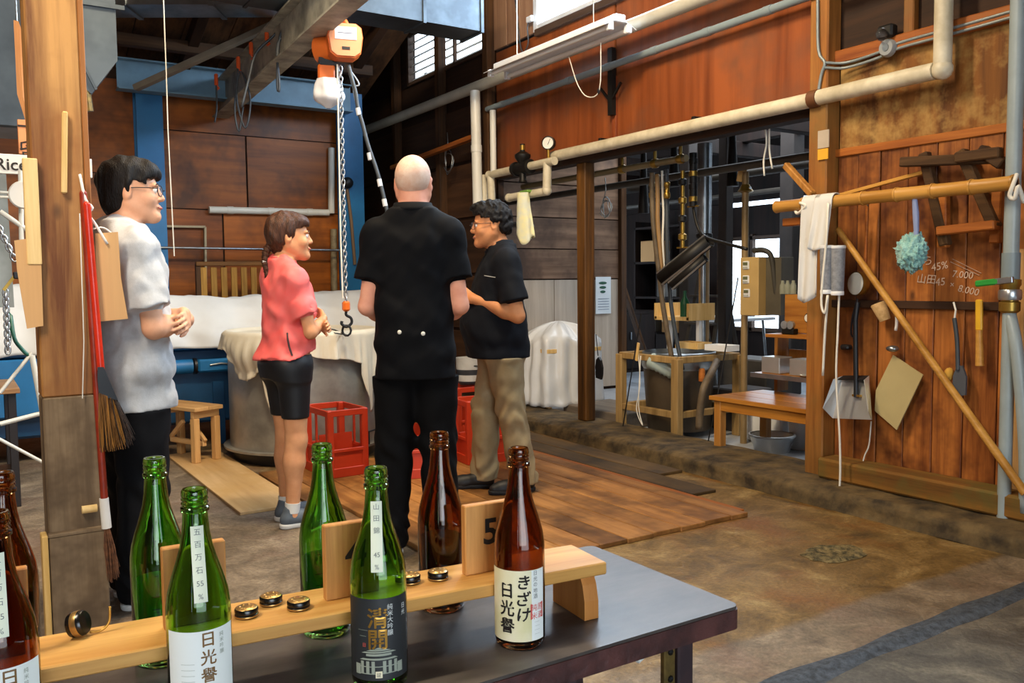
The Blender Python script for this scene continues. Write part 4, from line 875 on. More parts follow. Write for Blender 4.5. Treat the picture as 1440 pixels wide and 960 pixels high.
# bottles
PROF = [(.0001, .006), (.022, .004), (.030, .0006), (.034, .0005), (.0365, .004), (.0378, .012), (.0380, .140), (.0374, .154), (.0352, .170), (.0300, .189), (.0238, .208), (.0193, .224), (.0165, .240), (.0150, .258), (.0146, .266), (.0166, .2675), (.0168, .272), (.0150, .2735), (.0150, .2755), (.0160, .277), (.0148, .2795), (.0160, .282), (.0148, .2845), (.0158, .287), (.0152, .292), (.0140, .2945), (.0118, .2945), (.0110, .292)]
INNER = [(.0110, .26), (.0130, .240), (.0160, .224), (.0205, .208), (.0268, .189), (.0322, .169), (.0346, .152), (.0350, .140), (.0348, .014), (.0320, .009), (.0001, .012)]
def brad(z):
    pts = [(h, r) for r, h in PROF[5:15]]
    return float(np.interp(z, [q_[0] for q_ in pts], [q_[1] for q_ in pts]))
def bottle(label, p, mat, rotdeg, kind):
    """local -y is the front of the bottle"""
    p = Vector(p); cdir = math.atan2(CAM.x - p.x, CAM.y - p.y)      # heading towards the viewer
    rz = -cdir + pi + radians(rotdeg); t = thing('sake_bottle', label, 'bottle', p, rz, group='sample bottles on the table'); W = ROOT[t.name]
    b = MB(); b.lathe([(r, h) for r, h in PROF] + INNER, (0, 0, 0), 40); b.build('glass', mat, t, smooth=50, world=False)
    def patch(name, m_, z0, z1, ang, a0=0, nz=10, e=.0005, parent=t, width=None, lab=None):
        def fn(u, v):
            z = z0 + (z1 - z0) * v; r = brad(z) + e; a = a0 + ((u - .5) * (width / r if width else ang)); return (r * sin(a), -r * cos(a), z)
        b = MB(); b.grid(fn, 28, nz); return b.build(name, m_, parent, smooth=180, world=False, label=lab)
    def text(body, size, a, z, m_, parent, column=False, name='lettering', e=.001, **k):
        r = brad(z) + e; M = placer((r * sin(a), -r * cos(a), z), (cos(a), sin(a), 0), (0, 0, 1)); b = MB(); put_text(b, body, size, M, bend=r, column=column, **k); b.build(name, m_, parent, world=False)
    def strip(chars, z0, z1, a0, m_=None, tm=mTOPL):
        st = patch('neck_strip', m_ or mSTRIP, z0, z1, 0, a0, 12, .0008, width=.0155)
        b = MB(); n = len(chars)
        for i, ch in enumerate(chars):
            z = z1 - .007 - (z1 - z0 - .014) * i / max(1, n - 1); r = brad(z) + .0012; sl = (brad(z + .003) - brad(z - .003)) / .006
            M = placer((r * sin(a0), -r * cos(a0), z), (cos(a0), sin(a0), 0), Vector((sl * sin(a0), -sl * cos(a0), 1))); put_text(b, ch, .0088, M)
        b.build('lettering', tm, st, world=False)
    if kind == 'white':
        L = patch('label', mPAPER, .022, .131, 2.35, lab='white paper label with bronze brush characters'); text('日光譽', .0195, .18, .0985, mBRN, L, True, step=1.10, bold=.0003)
        text('純米吟醸', .0062, .62, .112, mGREY, L, True, step=1.15); b = MB()
        for k, w_ in enumerate((.018, .022, .016, .024, .020)): text('—' * 3, .006, -.45, .092 - k * .007, mGREY, L, xs=.9)
        text('□', .010, -.15, .052, mRED, L); strip(['五', '百', '万', '石', '55', '%'], .165, .252, .02)
    elif kind == 'black':
        L = patch('label', mBLKL, .018, .128, 2.5, lab='black label with gold characters and a drawn temple gate'); text('清開', .029, -.02, .088, mGOLD, L, True, step=1.0, bold=.0005)
        text('純米大吟醸', .0085, .42, .099, mWHITE, L, True, step=1.02); text('日光', .008, .98, .108, mWHITE, L, True)
        text('———', .006, -.55, .086, mGREY, L, xs=.8); text('——', .006, -.55, .078, mGREY, L, xs=.8); text('日', .006, -.5, .066, mRED, L)
        b = MB(); r = .0391
        def P2(x_, z): return Vector((r * sin(x_ / r), -r * cos(x_ / r), z))
        def bar(x0, x1, z0, z1, x2=None, x3=None):
            x2 = x0 if x2 is None else x2; x3 = x1 if x3 is None else x3; n = 8
            vs = [P2(x0 + (x1 - x0) * i / n, z0) for i in range(n + 1)] + [P2(x2 + (x3 - x2) * i / n, z1) for i in range(n + 1)]; b.raw(vs, [(i, i + 1, n + 2 + i, n + 1 + i) for i in range(n)])
        bar(-.024, .024, .0555, .0575, -.019, .019); bar(-.017, .017, .0585, .0605, -.010, .010); bar(-.006, .006, .0610, .0630, -.001, .001)
        bar(-.017, .017, .0515, .0545); bar(-.027, .027, .046, .0485, -.022, .022)
        for x_ in (-.023, -.015, -.0075, .0075, .015, .023): bar(x_ - .0022, x_ + .0022, .028, .0445)
        for z_ in (.027, .0365): bar(-.028, .028, z_, z_ + .0012)
        for x_ in (-.030, .030): bar(x_ - .004, x_ + .004, .026, .040)
        b.build('gate_drawing', mGREY, L, world=False); b = MB(); bar(-.0045, .0045, .022, .031); s2 = b.build('seal', mCREAM, L, world=False); text('証', .006, 0, .0265, mINK, s2, e=.0016)
        strip(['山', '田', '錦', ' ', '45', '%'], .163, .252, .0)
    elif kind == 'cream':
        L = patch('label', mCREAM, .014, .120, 2.5, lab='cream label with black brush characters and a red seal'); text('日光譽', .0245, -.36, .064, mINK, L, True, step=1.06, bold=.0005)
        text('きざけ', .023, .32, .079, mINK, L, True, step=1.05, shear=.15, bold=.0005); P_ = patch('label_panel', mPAPER, .0145, .1195, .62, .93, e=.0008, parent=L)
        text('日光の地酒', .0078, .78, .098, mTOPL, P_, True, e=.0014); 
        for k in range(2): text('純米'[k], .011, .72, .064 - k * .0125, mRED, P_, e=.0014); text('原酒'[k], .011, 1.01, .064 - k * .0125, mRED, P_, e=.0014)
        text('□', .032, .865, .058, mRED, P_, e=.0013)
        for k in range(4): text('———', .0045, .86, .042 - k * .006, mGREY, P_, e=.0014, xs=.7)
    elif kind == 'back_green':
        L = patch('label', mPAPER, .022, .118, 2.35, lab='white label seen through the green glass from behind'); text('日光誉', .0225, .18, .076, mBRN, L, True); strip(['五', '百', '万', '石', '55', '%'], .165, .252, 0)
    elif kind == 'back_brown':
        L = patch('label', mCREAM, .014, .120, 2.5, lab='cream label seen through the brown glass from behind'); text('日光誉', .0245, -.34, .069, mINK, L, True)
    return t
ZT = .7105
bottle('brown glass bottle with a cream label and red seal, right of the rack middle', (.692, 1.068, ZT), mGB, -9, 'cream')
bottle('green glass bottle with a black label and gold characters, in the front row', (.462, 1.064, ZT), mGG, -2, 'black')
bottle('green glass bottle with a white label and bronze characters, in the front row', (.232, 1.080, ZT), mGG, 4, 'white')
bottle('brown glass bottle in the front row, cut by the left edge', (.024, 1.095, ZT), mGB, 0, 'white')
bottle('green glass bottle behind the white-labelled bottle, its label turned away', (.228, 1.308, ZT), mGG, 176, 'back_green')
bottle('green glass bottle behind the black-labelled bottle, its label turned away', (.463, 1.270, ZT), mGG, 184, 'back_green')
bottle('brown glass bottle in the back row left of the numeral five plate', (.660, 1.258, ZT), mGB, 180, 'back_brown')
bottle('brown glass bottle in the back row at the left edge', (.040, 1.325, ZT), mGB, 180, 'back_brown')

# ================================================================== TIMBER POST AND WHAT HANGS ON IT
mPOST = WOOD('post_timber', '6a3c18', 'c89252', 2, .6, 20, per=0, c3='8a5628', blotch=2.5, knots=True, bump=.6); mPOSTG = WOOD('weathered_timber', '584530', '9a8264', 2, .75, 18, per=.05, c3='584632', blotch=4, bump=.4)
mCARD = MAT('cardboard', 'd3a26a', .8, var=.08, scale=5, stretch=(8, 1, .3)); mPALE = WOOD('pale_wood', 'cfa55c', 'ecca8c', 2, .55, 30, per=.05); mREDP = MAT('red_handle', 'd8341c', .3, col2='b82812', scale=9); mDRED = MAT('dark_red_handle', '9a3018', .4, col2='6e2010', scale=9)
mSTRING = MAT('white_string', 'e4e0d4', .8, var=.1); mBRI = MAT('straw_bristle', 'a8722c', .8, col2='4a2c10', scale=60, stretch=(1, 1, .1)); mBRID = MAT('dark_bristle', '3a2414', .8, col2='140c08', scale=60); mPLAB = MAT('black_plastic', '16161a', .4, var=.1)
pc = D(86, 400, 3.12); px0, py0 = pc.x, pc.y
po = thing('timber_post', 'square brown timber post in the left foreground with a greyed lower half', 'post', (px0, py0, 0))
b = MB(); b.box((px0, py0, 2.74), (.166, .16, 3.76), bev=.006); b.build('upper_post', mPOST, po)
b = MB(); b.box((px0 + .004, py0, .43), (.174, .166, .86), bev=.005); b.build('lower_post', mPOSTG, po)
b = MB(); b.box((px0 + .008, py0 - .10, .185), (.185, .03, .37), bev=.003).box((px0 + .008, py0 - .10, .376), (.19, .034, .012), bev=.002); b.build('base_board', mPOSTG, po)
b = MB(); b.box((px0 - .098, py0 - .08, .19), (.02, .075, .38), bev=.003); b.build('base_batten', mPALE, po)
b = MB(); b.box((px0 + .092, py0 - .05, 2.0), (.018, .06, 2.6), bev=.002); b.build('side_batten', WOOD('side_batten', '8a4e24', 'b07238', 2), po)
a = Y(91, 157, py0 - .098); e = Y(90, 272, py0 - .098); b = MB(); b.beam(a, e, .026, .018, bev=.004); tag(b.build('wooden_peg', mPALE), 'short pale wooden peg wired to the front of the timber post', 'peg')
a = Y(46, 222, py0 - .12); e = Y(49, 372, py0 - .12); b = MB(); b.box(((a.x + e.x) / 2 - .004, py0 - .10, (a.z + e.z) / 2), (.045, .03, a.z - e.z), bev=.003); tag(b.build('pale_batten', mPALE), 'pale yellow batten fixed to the left side of the timber post', 'batten')
# cardboard sheets hung from the post
def sheet(pts, y, name, mat, th, **k):
    P = [Y(x_, y_, y) for x_, y_ in pts]; n = len(P); b = MB()
    b.raw(P + [p_ + V3(0, th, 0) for p_ in P], [tuple(range(n)), tuple(range(n, 2 * n))[::-1]] + [(i, n + i, n + (i + 1) % n, (i + 1) % n) for i in range(n)]); return b.build(name, mat, **k)
tag(sheet([(20, 338), (42, 335), (58, 365), (61, 458), (38, 462), (24, 380)], py0 - .11, 'cardboard', mCARD, .006), 'brown cardboard sheet hanging at the left of the post under the pale batten', 'cardboard')
tag(sheet([(134, 328), (166, 326), (170, 390), (180, 448), (140, 452), (136, 400)], py0 - .13, 'cardboard', mCARD, .006), 'brown cardboard sheet hanging between the red handles and the man', 'cardboard')
b = MB(); b.tube([Y(112, 245, py0 - .12), Y(120, 280, py0 - .13), Y(130, 292, py0 - .14), Y(124, 300, py0 - .14), Y(134, 315, py0 - .14), Y(151, 343, py0 - .137)], .005, 6, smooth=4); tag(b.build('string', mSTRING, smooth=180), 'knotted white string holding the cardboard and the handles to the post', 'string')
b = MB(); b.tube([Y(130, 322, py0 - .125), Y(145, 320, py0 - .12), Y(160, 330, py0 - .12)], .003, 6, smooth=4); tag(b.build('string', mSTRING, smooth=180), 'thin white loop of string at the top of the cardboard beside the man', 'string')
b = MB(); b.tube([Y(116, 560, py0 - .1), Y(118, 480, py0 - .1), Y(112, 300, py0 - .1)], .002, 5); tag(b.build('string', mSTRING), 'thin pale cord running down the right face of the timber post', 'string')
# brooms
def broom(lab, top, mid, mat_h, rh, yb, head):
    a, e = Y(*top, yb), Y(*mid, yb); t = thing('broom', lab, 'broom', (e.x, e.y, e.z), group='brooms tied to the post')
    b = MB(); b.tube([a, e], rh, 12); b.ell(a, (rh, rh, rh), 10); b.build('handle', mat_h, t, smooth=60); return t, a, e
t, a, e = broom('broom with a bright red handle and a wide dark straw head', (122, 288), (142, 520), mREDP, .0125, py0 - .155, 1)
b = MB(); ay = py0 - .155
out = [(137, 516), (146, 516), (152, 530), (166, 563), (139, 556), (137, 535)]
b.raw([Y(x_, y_, ay - .02) for x_, y_ in out] + [Y(x_, y_, ay + .03) for x_, y_ in out], [tuple(range(6)), tuple(range(6, 12))[::-1]] + [(i, 6 + i, 6 + (i + 1) % 6, (i + 1) % 6) for i in range(6)]); b.build('socket', mPLAB, t)
b = MB(); b2 = MB()
for i in range(220):
    u = random.random(); dd = random.uniform(-.022, .03); x0 = 139 + 26 * u; y0 = 552 + 11 * u; x1 = 143 + 45 * u ** 1.1 + random.uniform(-3, 3); y1 = 634 - 6 * u + random.uniform(-8, 3)
    if u > .8: y1 -= 12 * random.random()
    p0, p1 = Y(x0, y0, ay + dd), Y(x1, y1, ay + dd * 1.5); (b2 if (u > .78 or random.random() < .2) else b).tube([p0, (p0 + p1) / 2 + V3(random.uniform(-.004, .004), 0, 0), p1], [.0022, .0018, .0008], 4, cap=False)
br = b.build('bristles', mBRI, t, kind='stuff'); b2.build('dark_bristles', mBRID, t, kind='stuff')
t, a, e = broom('broom with a dark red handle, white ferrule and small brown brush', (117, 272), (147, 705), mDRED, .0125, py0 - .12, 1)
q0, q1 = Y(146, 700, py0 - .12), Y(150, 742, py0 - .12); b = MB(); b.tube([q0, q1], [.016, .017], 12); b.build('ferrule', MAT('white_plastic', 'dedad2', .4, var=.05), t, smooth=60)
b = MB()
for i in range(150):
    u = random.random(); dd = random.uniform(-.02, .02); p0 = Y(147 + 6 * u, 740, py0 - .12 + dd * .6); p1 = Y(149 + 18 * u + random.uniform(-2, 2), 815 + random.uniform(-12, 6) - 14 * abs(u - .4), py0 - .12 + dd * 1.6); b.tube([p0, (p0 + p1) / 2 + V3(random.uniform(-.006, .006), 0, 0), p1], [.002, .0016, .0008], 4, cap=False)
b.build('bristles', MAT('brown_bristle', '7a4e30', .8, col2='4a2c1a', scale=50), t, kind='stuff')
b = MB(); q0 = Y(128, 715, py0 - .1); b.tube([q0 - V3(.03, 0, 0), q0 + V3(.02, 0, .0)], .014, 10); tag(b.build('cork_peg', mPALE, smooth=40), 'stubby pale wooden peg sticking out of the post above its base board', 'peg')
# ================================================================== BEHIND THE PEOPLE: TANK, BLUE MACHINE, STOOL, CRATES
mALU = MAT('tank_aluminium', 'b4b2aa', .38, .55, col2='8f8d86', scale=4); mCLOTH = MAT('white_cloth', 'dcd4c0', .8, var=.08, scale=6, bump=.1, bscale=200); mCLOTHC = MAT('cool_white_cloth', 'd4d4d2', .75, var=.07, scale=5)
mSTOOL = WOOD('stool_wood', 'b5824a', 'dcb276', 0, .6, 30, per=.06); mSTOOLZ = WOOD('stool_leg_wood', 'b07c44', 'd8ac70', 2, .6, 30, per=.08); mCRATE = MAT('red_crate', 'c23a1c', .42, var=.15, scale=8); mORANGE = MAT('hoist_orange', 'f0762a', .4, var=.12, scale=6)
mSTEELD = MAT('dark_steel', '34363a', .45, .7, var=.2); mCHAIN = MAT('chain_steel', 'c2c4c6', .3, .9, var=.15)
TK = V3(2.14, 6.22, 0); TR = .53
t = thing('tank', 'large round aluminium tank on the floor behind the woman', 'tank', TK)
b = MB(); b.lathe([(TR - .02, .10), (TR, .10), (TR, .86), (TR + .015, .875), (TR + .015, .90), (TR - .01, .905), (TR - .015, .86), (TR - .015, .5), (.0001, .5)], TK, 64); b.build('shell', mALU, t, smooth=40)
b = MB(); b.lathe([(TR - .03, .085), (TR + .045, .085), (TR + .045, .10), (TR - .03, .10)], TK, 64, closed=True); b.build('base_rim', mALU, t, smooth=40)
b = MB(); b.lathe([(TR - .04, .0), (TR - .02, .0), (TR - .02, .085), (TR - .04, .085)], TK, 48, closed=True); b.build('plinth', mPLAB, t, smooth=40)
for ang in (-2.02, -.9):
    dv = V3(cos(ang), sin(ang), 0); tv = V3(-sin(ang), cos(ang), 0); c0 = TK + dv * (TR + .035)
    b = MB(); b.tube([c0 - tv * .06 + V3(0, 0, .10), c0 - tv * .06 + V3(0, 0, .19), c0 + tv * .06 + V3(0, 0, .19), c0 + tv * .06 + V3(0, 0, .10)], .008, 8); b.build('handle', mSTEELD, t, smooth=60)
# cloth draped over the rim
def cl(u, v):
    a = 2 * pi * u - pi; d_ = a + 1.92; L = .10 + .05 * noise.noise((cos(a) * 2, sin(a) * 2, 0))
    def lobe(c0, w, h): x_ = (a - c0 + pi) % (2 * pi) - pi; return h * max(0, 1 - abs(x_ / w) ** 1.6)
    L += lobe(-2.62, .42, .20) + lobe(-2.25, .16, .42) + lobe(-1.2, .62, .12) + lobe(-.95, .17, .36)
    fold = .012 * sin(a * 26 + 3 * sin(a * 5)) + .010 * sin(a * 53)
    if v < .25:
        r = (TR - .03) * (v / .25) ** .6; z = .895 + .012 * noise.noise((r * cos(a) * 9, r * sin(a) * 9, 3)) + .015 * (1 - (v / .25)); return TK + V3(r * cos(a), r * sin(a), z)
    w = (v - .25) / .75
    if w < .16: k = w / .16; r = TR - .03 + .065 * k; z = .90 + .022 * sin(pi * k); return TK + V3(r * cos(a), r * sin(a), z)
    k = (w - .16) / .84; puff = .05 * math.exp(-(((a + 2.62) / .3) ** 2)) * sin(pi * min(1, k * 1.2)); r = TR + .035 + fold * k + .012 * k + puff; return TK + V3(r * cos(a), r * sin(a), .90 - L * k)
b = MB(); b.grid(cl, 200, 40, closed_u=True); tag(b.build('tank_cloth', mCLOTH, smooth=180, thick=.003), 'off-white cloth draped over the rim of the round tank', 'cloth')
# blue machine under a long white sheet
t = thing('blue_machine', 'long dark blue machine under a white sheet behind the tank and stool', 'machine', (1.4, 7.3, 0))
b = MB(); b.box((1.35, 7.35, .47), (3.3, .8, .58), bev=.02); b.build('body', mBLUE2, t)
b = MB(); b.box((1.35, 7.33, .775), (3.34, .86, .035), bev=.006); b.build('top_rail', mBLUE, t)
for xx in (-.2, .75, 1.7, 2.9):
    b = MB(); b.box((xx, 6.98, .25), (.09, .10, .50), bev=.006); b.build('leg', mBLUE2, t)
b = MB(); b.tube([(.9, 6.9, .63), (1.50, 6.9, .63)], .055, 20); b.build('roller', mBLUE, t, smooth=50)
b = MB(); b.tube([(1.51, 6.9, .63), (1.53, 6.9, .63)], .063, 20); b.build('flange', mPLAB, t, smooth=50)
b = MB(); b.box((1.70, 6.9, .63), (.33, .10, .10), bev=.015); b.build('gear_case', mBLUE, t)
b = MB(); b.tube([(1.62, 6.845, .635), (1.7, 6.84, .645), (1.78, 6.845, .635)], .008, 8); b.build('latch', mGALV, t, smooth=60)
b = MB(); b.box((.3, 6.86, .55), (.7, .05, .4), bev=.01); b.build('cover_panel', mBLUE, t)
def sh(u, v):
    x_ = -.35 + 3.45 * u; n1 = noise.noise((x_ * 2.3, v * 3, 0)); n2 = noise.noise((x_ * 6, v * 7, 5)); top = 1.20 + .05 * n1 + .05 * sin(x_ * 2.2 + .6) - .07 * max(0, x_ - 2.1)
    if v < .35: k = v / .35; return V3(x_, 7.72 - .55 * k, top - .12 * (1 - k) ** 2 + .03 * n2)
    k = (v - .35) / .65; return V3(x_, 7.17 - .34 * sin(k * pi / 2) + .03 * n1 + .012 * n2 + .02 * sin(x_ * 17 + k * 2), top - (top - .77 - .02 * noise.noise((x_ * 4, 0, 9))) * k ** 1.25 - .01 * n2)
b = MB(); b.grid(sh, 130, 40); tag(b.build('machine_sheet', mCLOTHC, smooth=180, thick=.004), 'crumpled white sheet covering the long blue machine', 'sheet')
# slatted wooden grate behind
g0, g1 = Y(275, 371, 8.3), Y(372, 404, 8.3)
t = thing('wooden_grate', 'dark slatted wooden grate propped behind the white sheet', 'grate', ((g0.x + g1.x) / 2, 8.3, g1.z - .25)); x0, x1 = g0.x, g1.x + .25
b = MB(); b.beam(V3(x0, 8.3, g0.z), V3(x1, 8.3, g0.z + .01), .05, .04, bev=.004); b.build('rail', WOOD('grate_rail', '4a2c0c', '7a5020', 0), t)
for xx in (x0 + .02, x1 - .02): b = MB(); b.box((xx, 8.31, g0.z / 2), (.045, .04, g0.z), bev=.004); b.build('stile', mDARKZ, t)
n = 9
for i in range(n): b = MB(); b.box((x0 + .07 + (x1 - x0 - .14) * i / (n - 1), 8.31, g0.z - .21), (.055, .02, .36), bev=.003); b.build('slat', WOOD('grate_slat', '8a6020', 'b98a3c', 2) if i == 0 else bpy.data.materials['grate_slat'], t)
# stool
q0 = V3(1.40, 6.32, 0); SR = radians(24); t = thing('wooden_stool', 'small rough wooden bench stool beside the tank', 'stool', (q0.x, q0.y, .016), SR); R_ = Matrix.Rotation(SR, 3, 'Z')
def sb(name, cx, cy, cz, sx, sy, sz, mat, rot=0): b = MB(); b.box(V3(q0.x, q0.y, .016) + R_ @ V3(cx, cy, cz), (sx, sy, sz), M=R_ @ Matrix.Rotation(rot, 3, 'X'), bev=.004); return b.build(name, mat, t)
mSTY = WOOD('stool_seat_wood', 'c0905a', 'e2ba80', 1, .6, 30)
for dx in (-.06, .06): sb('seat_board', dx, .13, .375, .115, .52, .028, mSTY)
for yy in (-.08, .32):
    sb('apron', 0, yy, .335, .22, .03, .05, mSTOOL)
    for dx in (-.085, .085): sb('leg', dx, yy, .155, .045, .05, .31, mSTOOLZ)
sb('stretcher', 0, .12, .12, .03, .38, .035, mSTY); sb('brace', 0, .0, .2, .025, .2, .03, mSTY, .7); sb('brace', 0, .24, .2, .025, .2, .03, mSTY, -.7)
# red crates
def crate(loc, rz, lab, h=.43):
    t = thing('bottle_crate', lab, 'crate', loc, rz, group='red plastic bottle crates'); w, d = .40, .28
    L = lambda name, c_, s_, bv=.006: (lambda b: b.build(name, mCRATE, t, world=False))(MB().box(c_, s_, bev=bv))
    for sx in (-1, 1):
        for sy in (-1, 1): L('corner_post', (sx * (w / 2 - .022), sy * (d / 2 - .022), h / 2), (.044, .044, h))
    for z0, hh in ((h - .02, .04), (.17, .022), (.03, .06)):
        for sy in (-1, 1): L('rail', (0, sy * (d / 2 - .006), z0), (w - .05, .013, hh), .003)
        for sx in (-1, 1): L('rail', (sx * (w / 2 - .006), 0, z0), (.013, d - .05, hh), .003)
    for sy in (-1, 1): L('panel', (0, sy * (d / 2 - .013), .105), (w - .06, .006, .13), .0); L('rib', (0, sy * (d / 2 - .008), h * .62), (.02, .012, h * .62), .002)
    for sx in (-1, 1): L('panel', (sx * (w / 2 - .013), 0, .105), (.006, d - .06, .13), .0)
    L('floor_grid', (0, 0, .04), (w - .05, d - .05, .012), .0); L('divider', (0, 0, .15), (.006, d - .05, .2), 0)
    return t
crate((2.05, 5.36, .024), 1.62, 'red plastic bottle crate showing behind the woman\'s knees')
crate((2.40, 4.99, .024), -.35, 'red plastic bottle crate behind the legs of the man in black')
crate((2.66, 5.46, .024), .15, 'red plastic bottle crate under the turquoise basket'); crate((3.05, 5.12, .024), -.1, 'red plastic bottle crate behind the khaki trousers')
crate((3.34, 5.85, .024), .06, 'red plastic bottle crate under the small black pot')
b = MB(); mTEAL = MAT('turquoise_plastic', '2a9ab0', .4, var=.15); t = thing('plastic_basket', 'turquoise openwork plastic basket on a red crate', 'basket', (2.66, 5.46, .454))
for zz in (.0, .06, .12, .18): b = MB(); b.tube([V3(2.66, 5.46, .462 + zz) + V3(sx * (.17 + zz * .1), sy * (.11 + zz * .1), 0) for sx, sy in ((-1, -1), (1, -1), (1, 1), (-1, 1))], .007 if zz < .17 else .011, 6, closed=True); b.build('rim', mTEAL, t)
for i in range(15):
    for sy in (-1, 1): x_ = -.17 + i * .34 / 14; b = MB(); b.tube([(2.66 + x_, 5.46 + sy * .11, .462), (2.66 + x_ * 1.1, 5.46 + sy * .128, .642)], .005, 5); b.build('bar', mTEAL, t)
for i in range(1, 9):
    for sx in (-1, 1): y_ = -.11 + i * .22 / 9; b = MB(); b.tube([(2.66 + sx * .17, 5.46 + y_, .462), (2.66 + sx * .188, 5.46 + y_ * 1.1, .642)], .005, 5); b.build('bar', mTEAL, t)
b = MB(); b.box((2.66, 5.46, .459), (.34, .22, .008)); b.build('base', mTEAL, t)
p = V3(3.34, 5.85, .457); t = thing('enamel_pot', 'small dark pot with a white band and side handle on a crate', 'pot', p)
b = MB(); b.lathe([(.0001, 0), (.075, 0), (.09, .02), (.10, .12)], p, 28); b.build('bowl', MAT('grey_enamel', '3a3e44', .4, var=.2), t, smooth=60); b = MB(); b.lathe([(.10, .12), (.102, .21), (.098, .21), (.095, .03), (.0001, .02)], p, 28); b.build('rim_band', MAT('white_enamel', 'c8c8c4', .4, var=.2), t, smooth=60)
b = MB(); b.tube([p + V3(-.02, -.09, .15), p + V3(.08, -.14, .15), p + V3(.14, -.10, .16)], .006, 6, smooth=3); b.build('handle', mPLAB, t, smooth=180)
# plastic-draped cart
mPLAS = MAT('clear_sheeting', 'e6e8ea', .25, var=.06, scale=5, alpha=.82)
q = Z(795, 590); cx, cy = 4.75, 6.62; t = thing('covered_cart', 'low wooden cart under loose translucent plastic sheeting', 'cart', (cx, cy, 0))
b = MB(); b.box((cx, cy, .62), (.62, .52, .04), bev=.004); b.build('deck', mPALE, t)
for sx in (-1, 1):
    for sy in (-1, 1): b = MB(); b.box((cx + sx * .26, cy + sy * .21, .33), (.04, .04, .58), bev=.003); lg = b.build('leg', mSTOOLZ, t); b = MB(); b.lathe([(.0001, -.012), (.035, -.012), (.04, 0), (.035, .012), (.0001, .012)], (cx + sx * .26, cy + sy * .21, .04), 16, axis=(1, 0, 0)); b.build('wheel', mPLAB, lg, smooth=50)
def pl(u, v):
    a = 2 * pi * u; r = v; n1 = noise.noise((cos(a) * 2, sin(a) * 2, v * 2)); n2 = noise.noise((cos(a) * 6, sin(a) * 6, v * 5)); sq = 1 / max(abs(cos(a)), abs(sin(a))) ** .55
    if v < .4: k = v / .4; return V3(cx + .34 * k * sq * cos(a), cy + .29 * k * sq * sin(a), .84 - .12 * k ** 2 + .06 * n1 * k + .03 * n2 * k + .04 * (1 - k))
    k = (v - .4) / .6; f = 1 + .10 * k + .10 * n2 * k + .05 * sin(a * 15); return V3(cx + .34 * f * sq * cos(a), cy + .29 * f * sq * sin(a), .72 + .06 * n1 + .03 * n2 - (.60 + .06 * n1) * k)
b = MB(); b.grid(pl, 90, 26, closed_u=True); b.build('plastic_cover', mPLAS, t, smooth=180, thick=.002)

# ================================================================== HOIST
bm0, bm1 = Z(303, 172, 2.88), Z(514, -14, 2.88); ex = bm0 + (bm1 - bm0) * 1.35
mIB = MAT('beam_grey', 'b0ad9e', .55, col2='6e6c64', scale=5); t = thing('hoist_beam', 'grey steel runway beam carrying the orange chain hoist', 'beam', (bm0.x, bm0.y, 2.88))
d_ = (bm1 - bm0).normalized(); sd = V3(-d_.y, d_.x, 0)
for z0, w_, h_, nm in ((2.887, .15, .014, 'flange'), (3.18, .15, .014, 'flange'), (3.03, .012, .29, 'web')):
    b = MB(); b.beam(V3(bm0.x, bm0.y, z0), V3(ex.x, ex.y, z0), w_, h_); b.build(nm, mIB, t)
hp = bm0 + d_ * ((Z(458, 40, 2.88) - bm0).length); cz_ = 2.0
u_ = (Z(476, 48, 2.70) - CAM); HZ = 5.75
hb = D(478, 62, HZ); t = thing('chain_hoist', 'orange electric chain hoist hanging from the grey beam', 'hoist', hb, -YAW); W = ROOT[t.name]
def hl(x_, y_, z_): return W @ V3(x_, y_, z_)
R_ = Matrix.Rotation(-YAW + .32, 3, 'Z')
b = MB(); pf = [(-.10, -.085), (-.06, -.115), (.06, -.115), (.10, -.085), (.115, .02), (.105, .08), (.07, .105), (-.07, .105), (-.105, .08), (-.115, .02)]
M4 = W @ Matrix.Rotation(.32, 4, 'Z') @ Matrix(((1, 0, 0, 0), (0, 0, -1, 0), (0, 1, 0, 0), (0, 0, 0, 1))); M4f = M4 @ Matrix.Translation((.02, 0, .0))
b.prism(pf, M4f, .12); b.build('motor_cover', mORANGE, t)
b = MB(); b.prism([(x_ * .93, y_ * .93) for x_, y_ in pf], M4f @ Matrix.Translation((0, 0, .12)), .02); b.build('front_cap', MAT('pale_orange', 'f6a070', .4, var=.08), t)
b = MB(); b.box(hl(0, 0, 0) + R_ @ V3(.02, -.1425, .035), (.14, .006, .08), M=R_); lb = b.build('rating_plate', MAT('white_plate', 'e8e8ee', .4, var=.05), t)
b = MB(); put_text(b, '———', .034, placer(hl(0, 0, 0) + R_ @ V3(.02, -.147, .035), R_ @ V3(1, 0, 0), (0, 0, 1)), offset=.0006); b.build('lettering', MAT('plate_ink', '3a3e66', .5), lb)
b = MB(); b.box(hl(0, 0, 0) + R_ @ V3(.02, -.1425, -.06), (.05, .006, .018), M=R_); b.build('small_plate', mPLAB, t)
b = MB(); b.tube([hl(-.02, .02, -.02), hl(-.16, .06, -.02)], .085, 18); b.build('gear_housing', mORANGE, t, smooth=50)
b = MB(); b.tube([hl(-.02, .01, .10), hl(.0, .01, .15), hl(.04, .01, .15), hl(.05, .01, .10)], .014, 8, smooth=3); b.build('suspension_eye', mORANGE, t, smooth=180)
for sx in (-1, 1):
    b = MB(); b.box(hl(-.09 + sx * .085, .04, .20), (.016, .08, .24), M=R_, bev=.004); tp = b.build('trolley_plate', mORANGE, t); b = MB(); b.lathe([(.0001, -.012), (.038, -.012), (.038, .012), (.0001, .012)], hl(-.09 + sx * .065, .04, .285), 16, axis=R_ @ V3(1, 0, 0)); b.build('wheel', mSTEELD, tp, smooth=50)
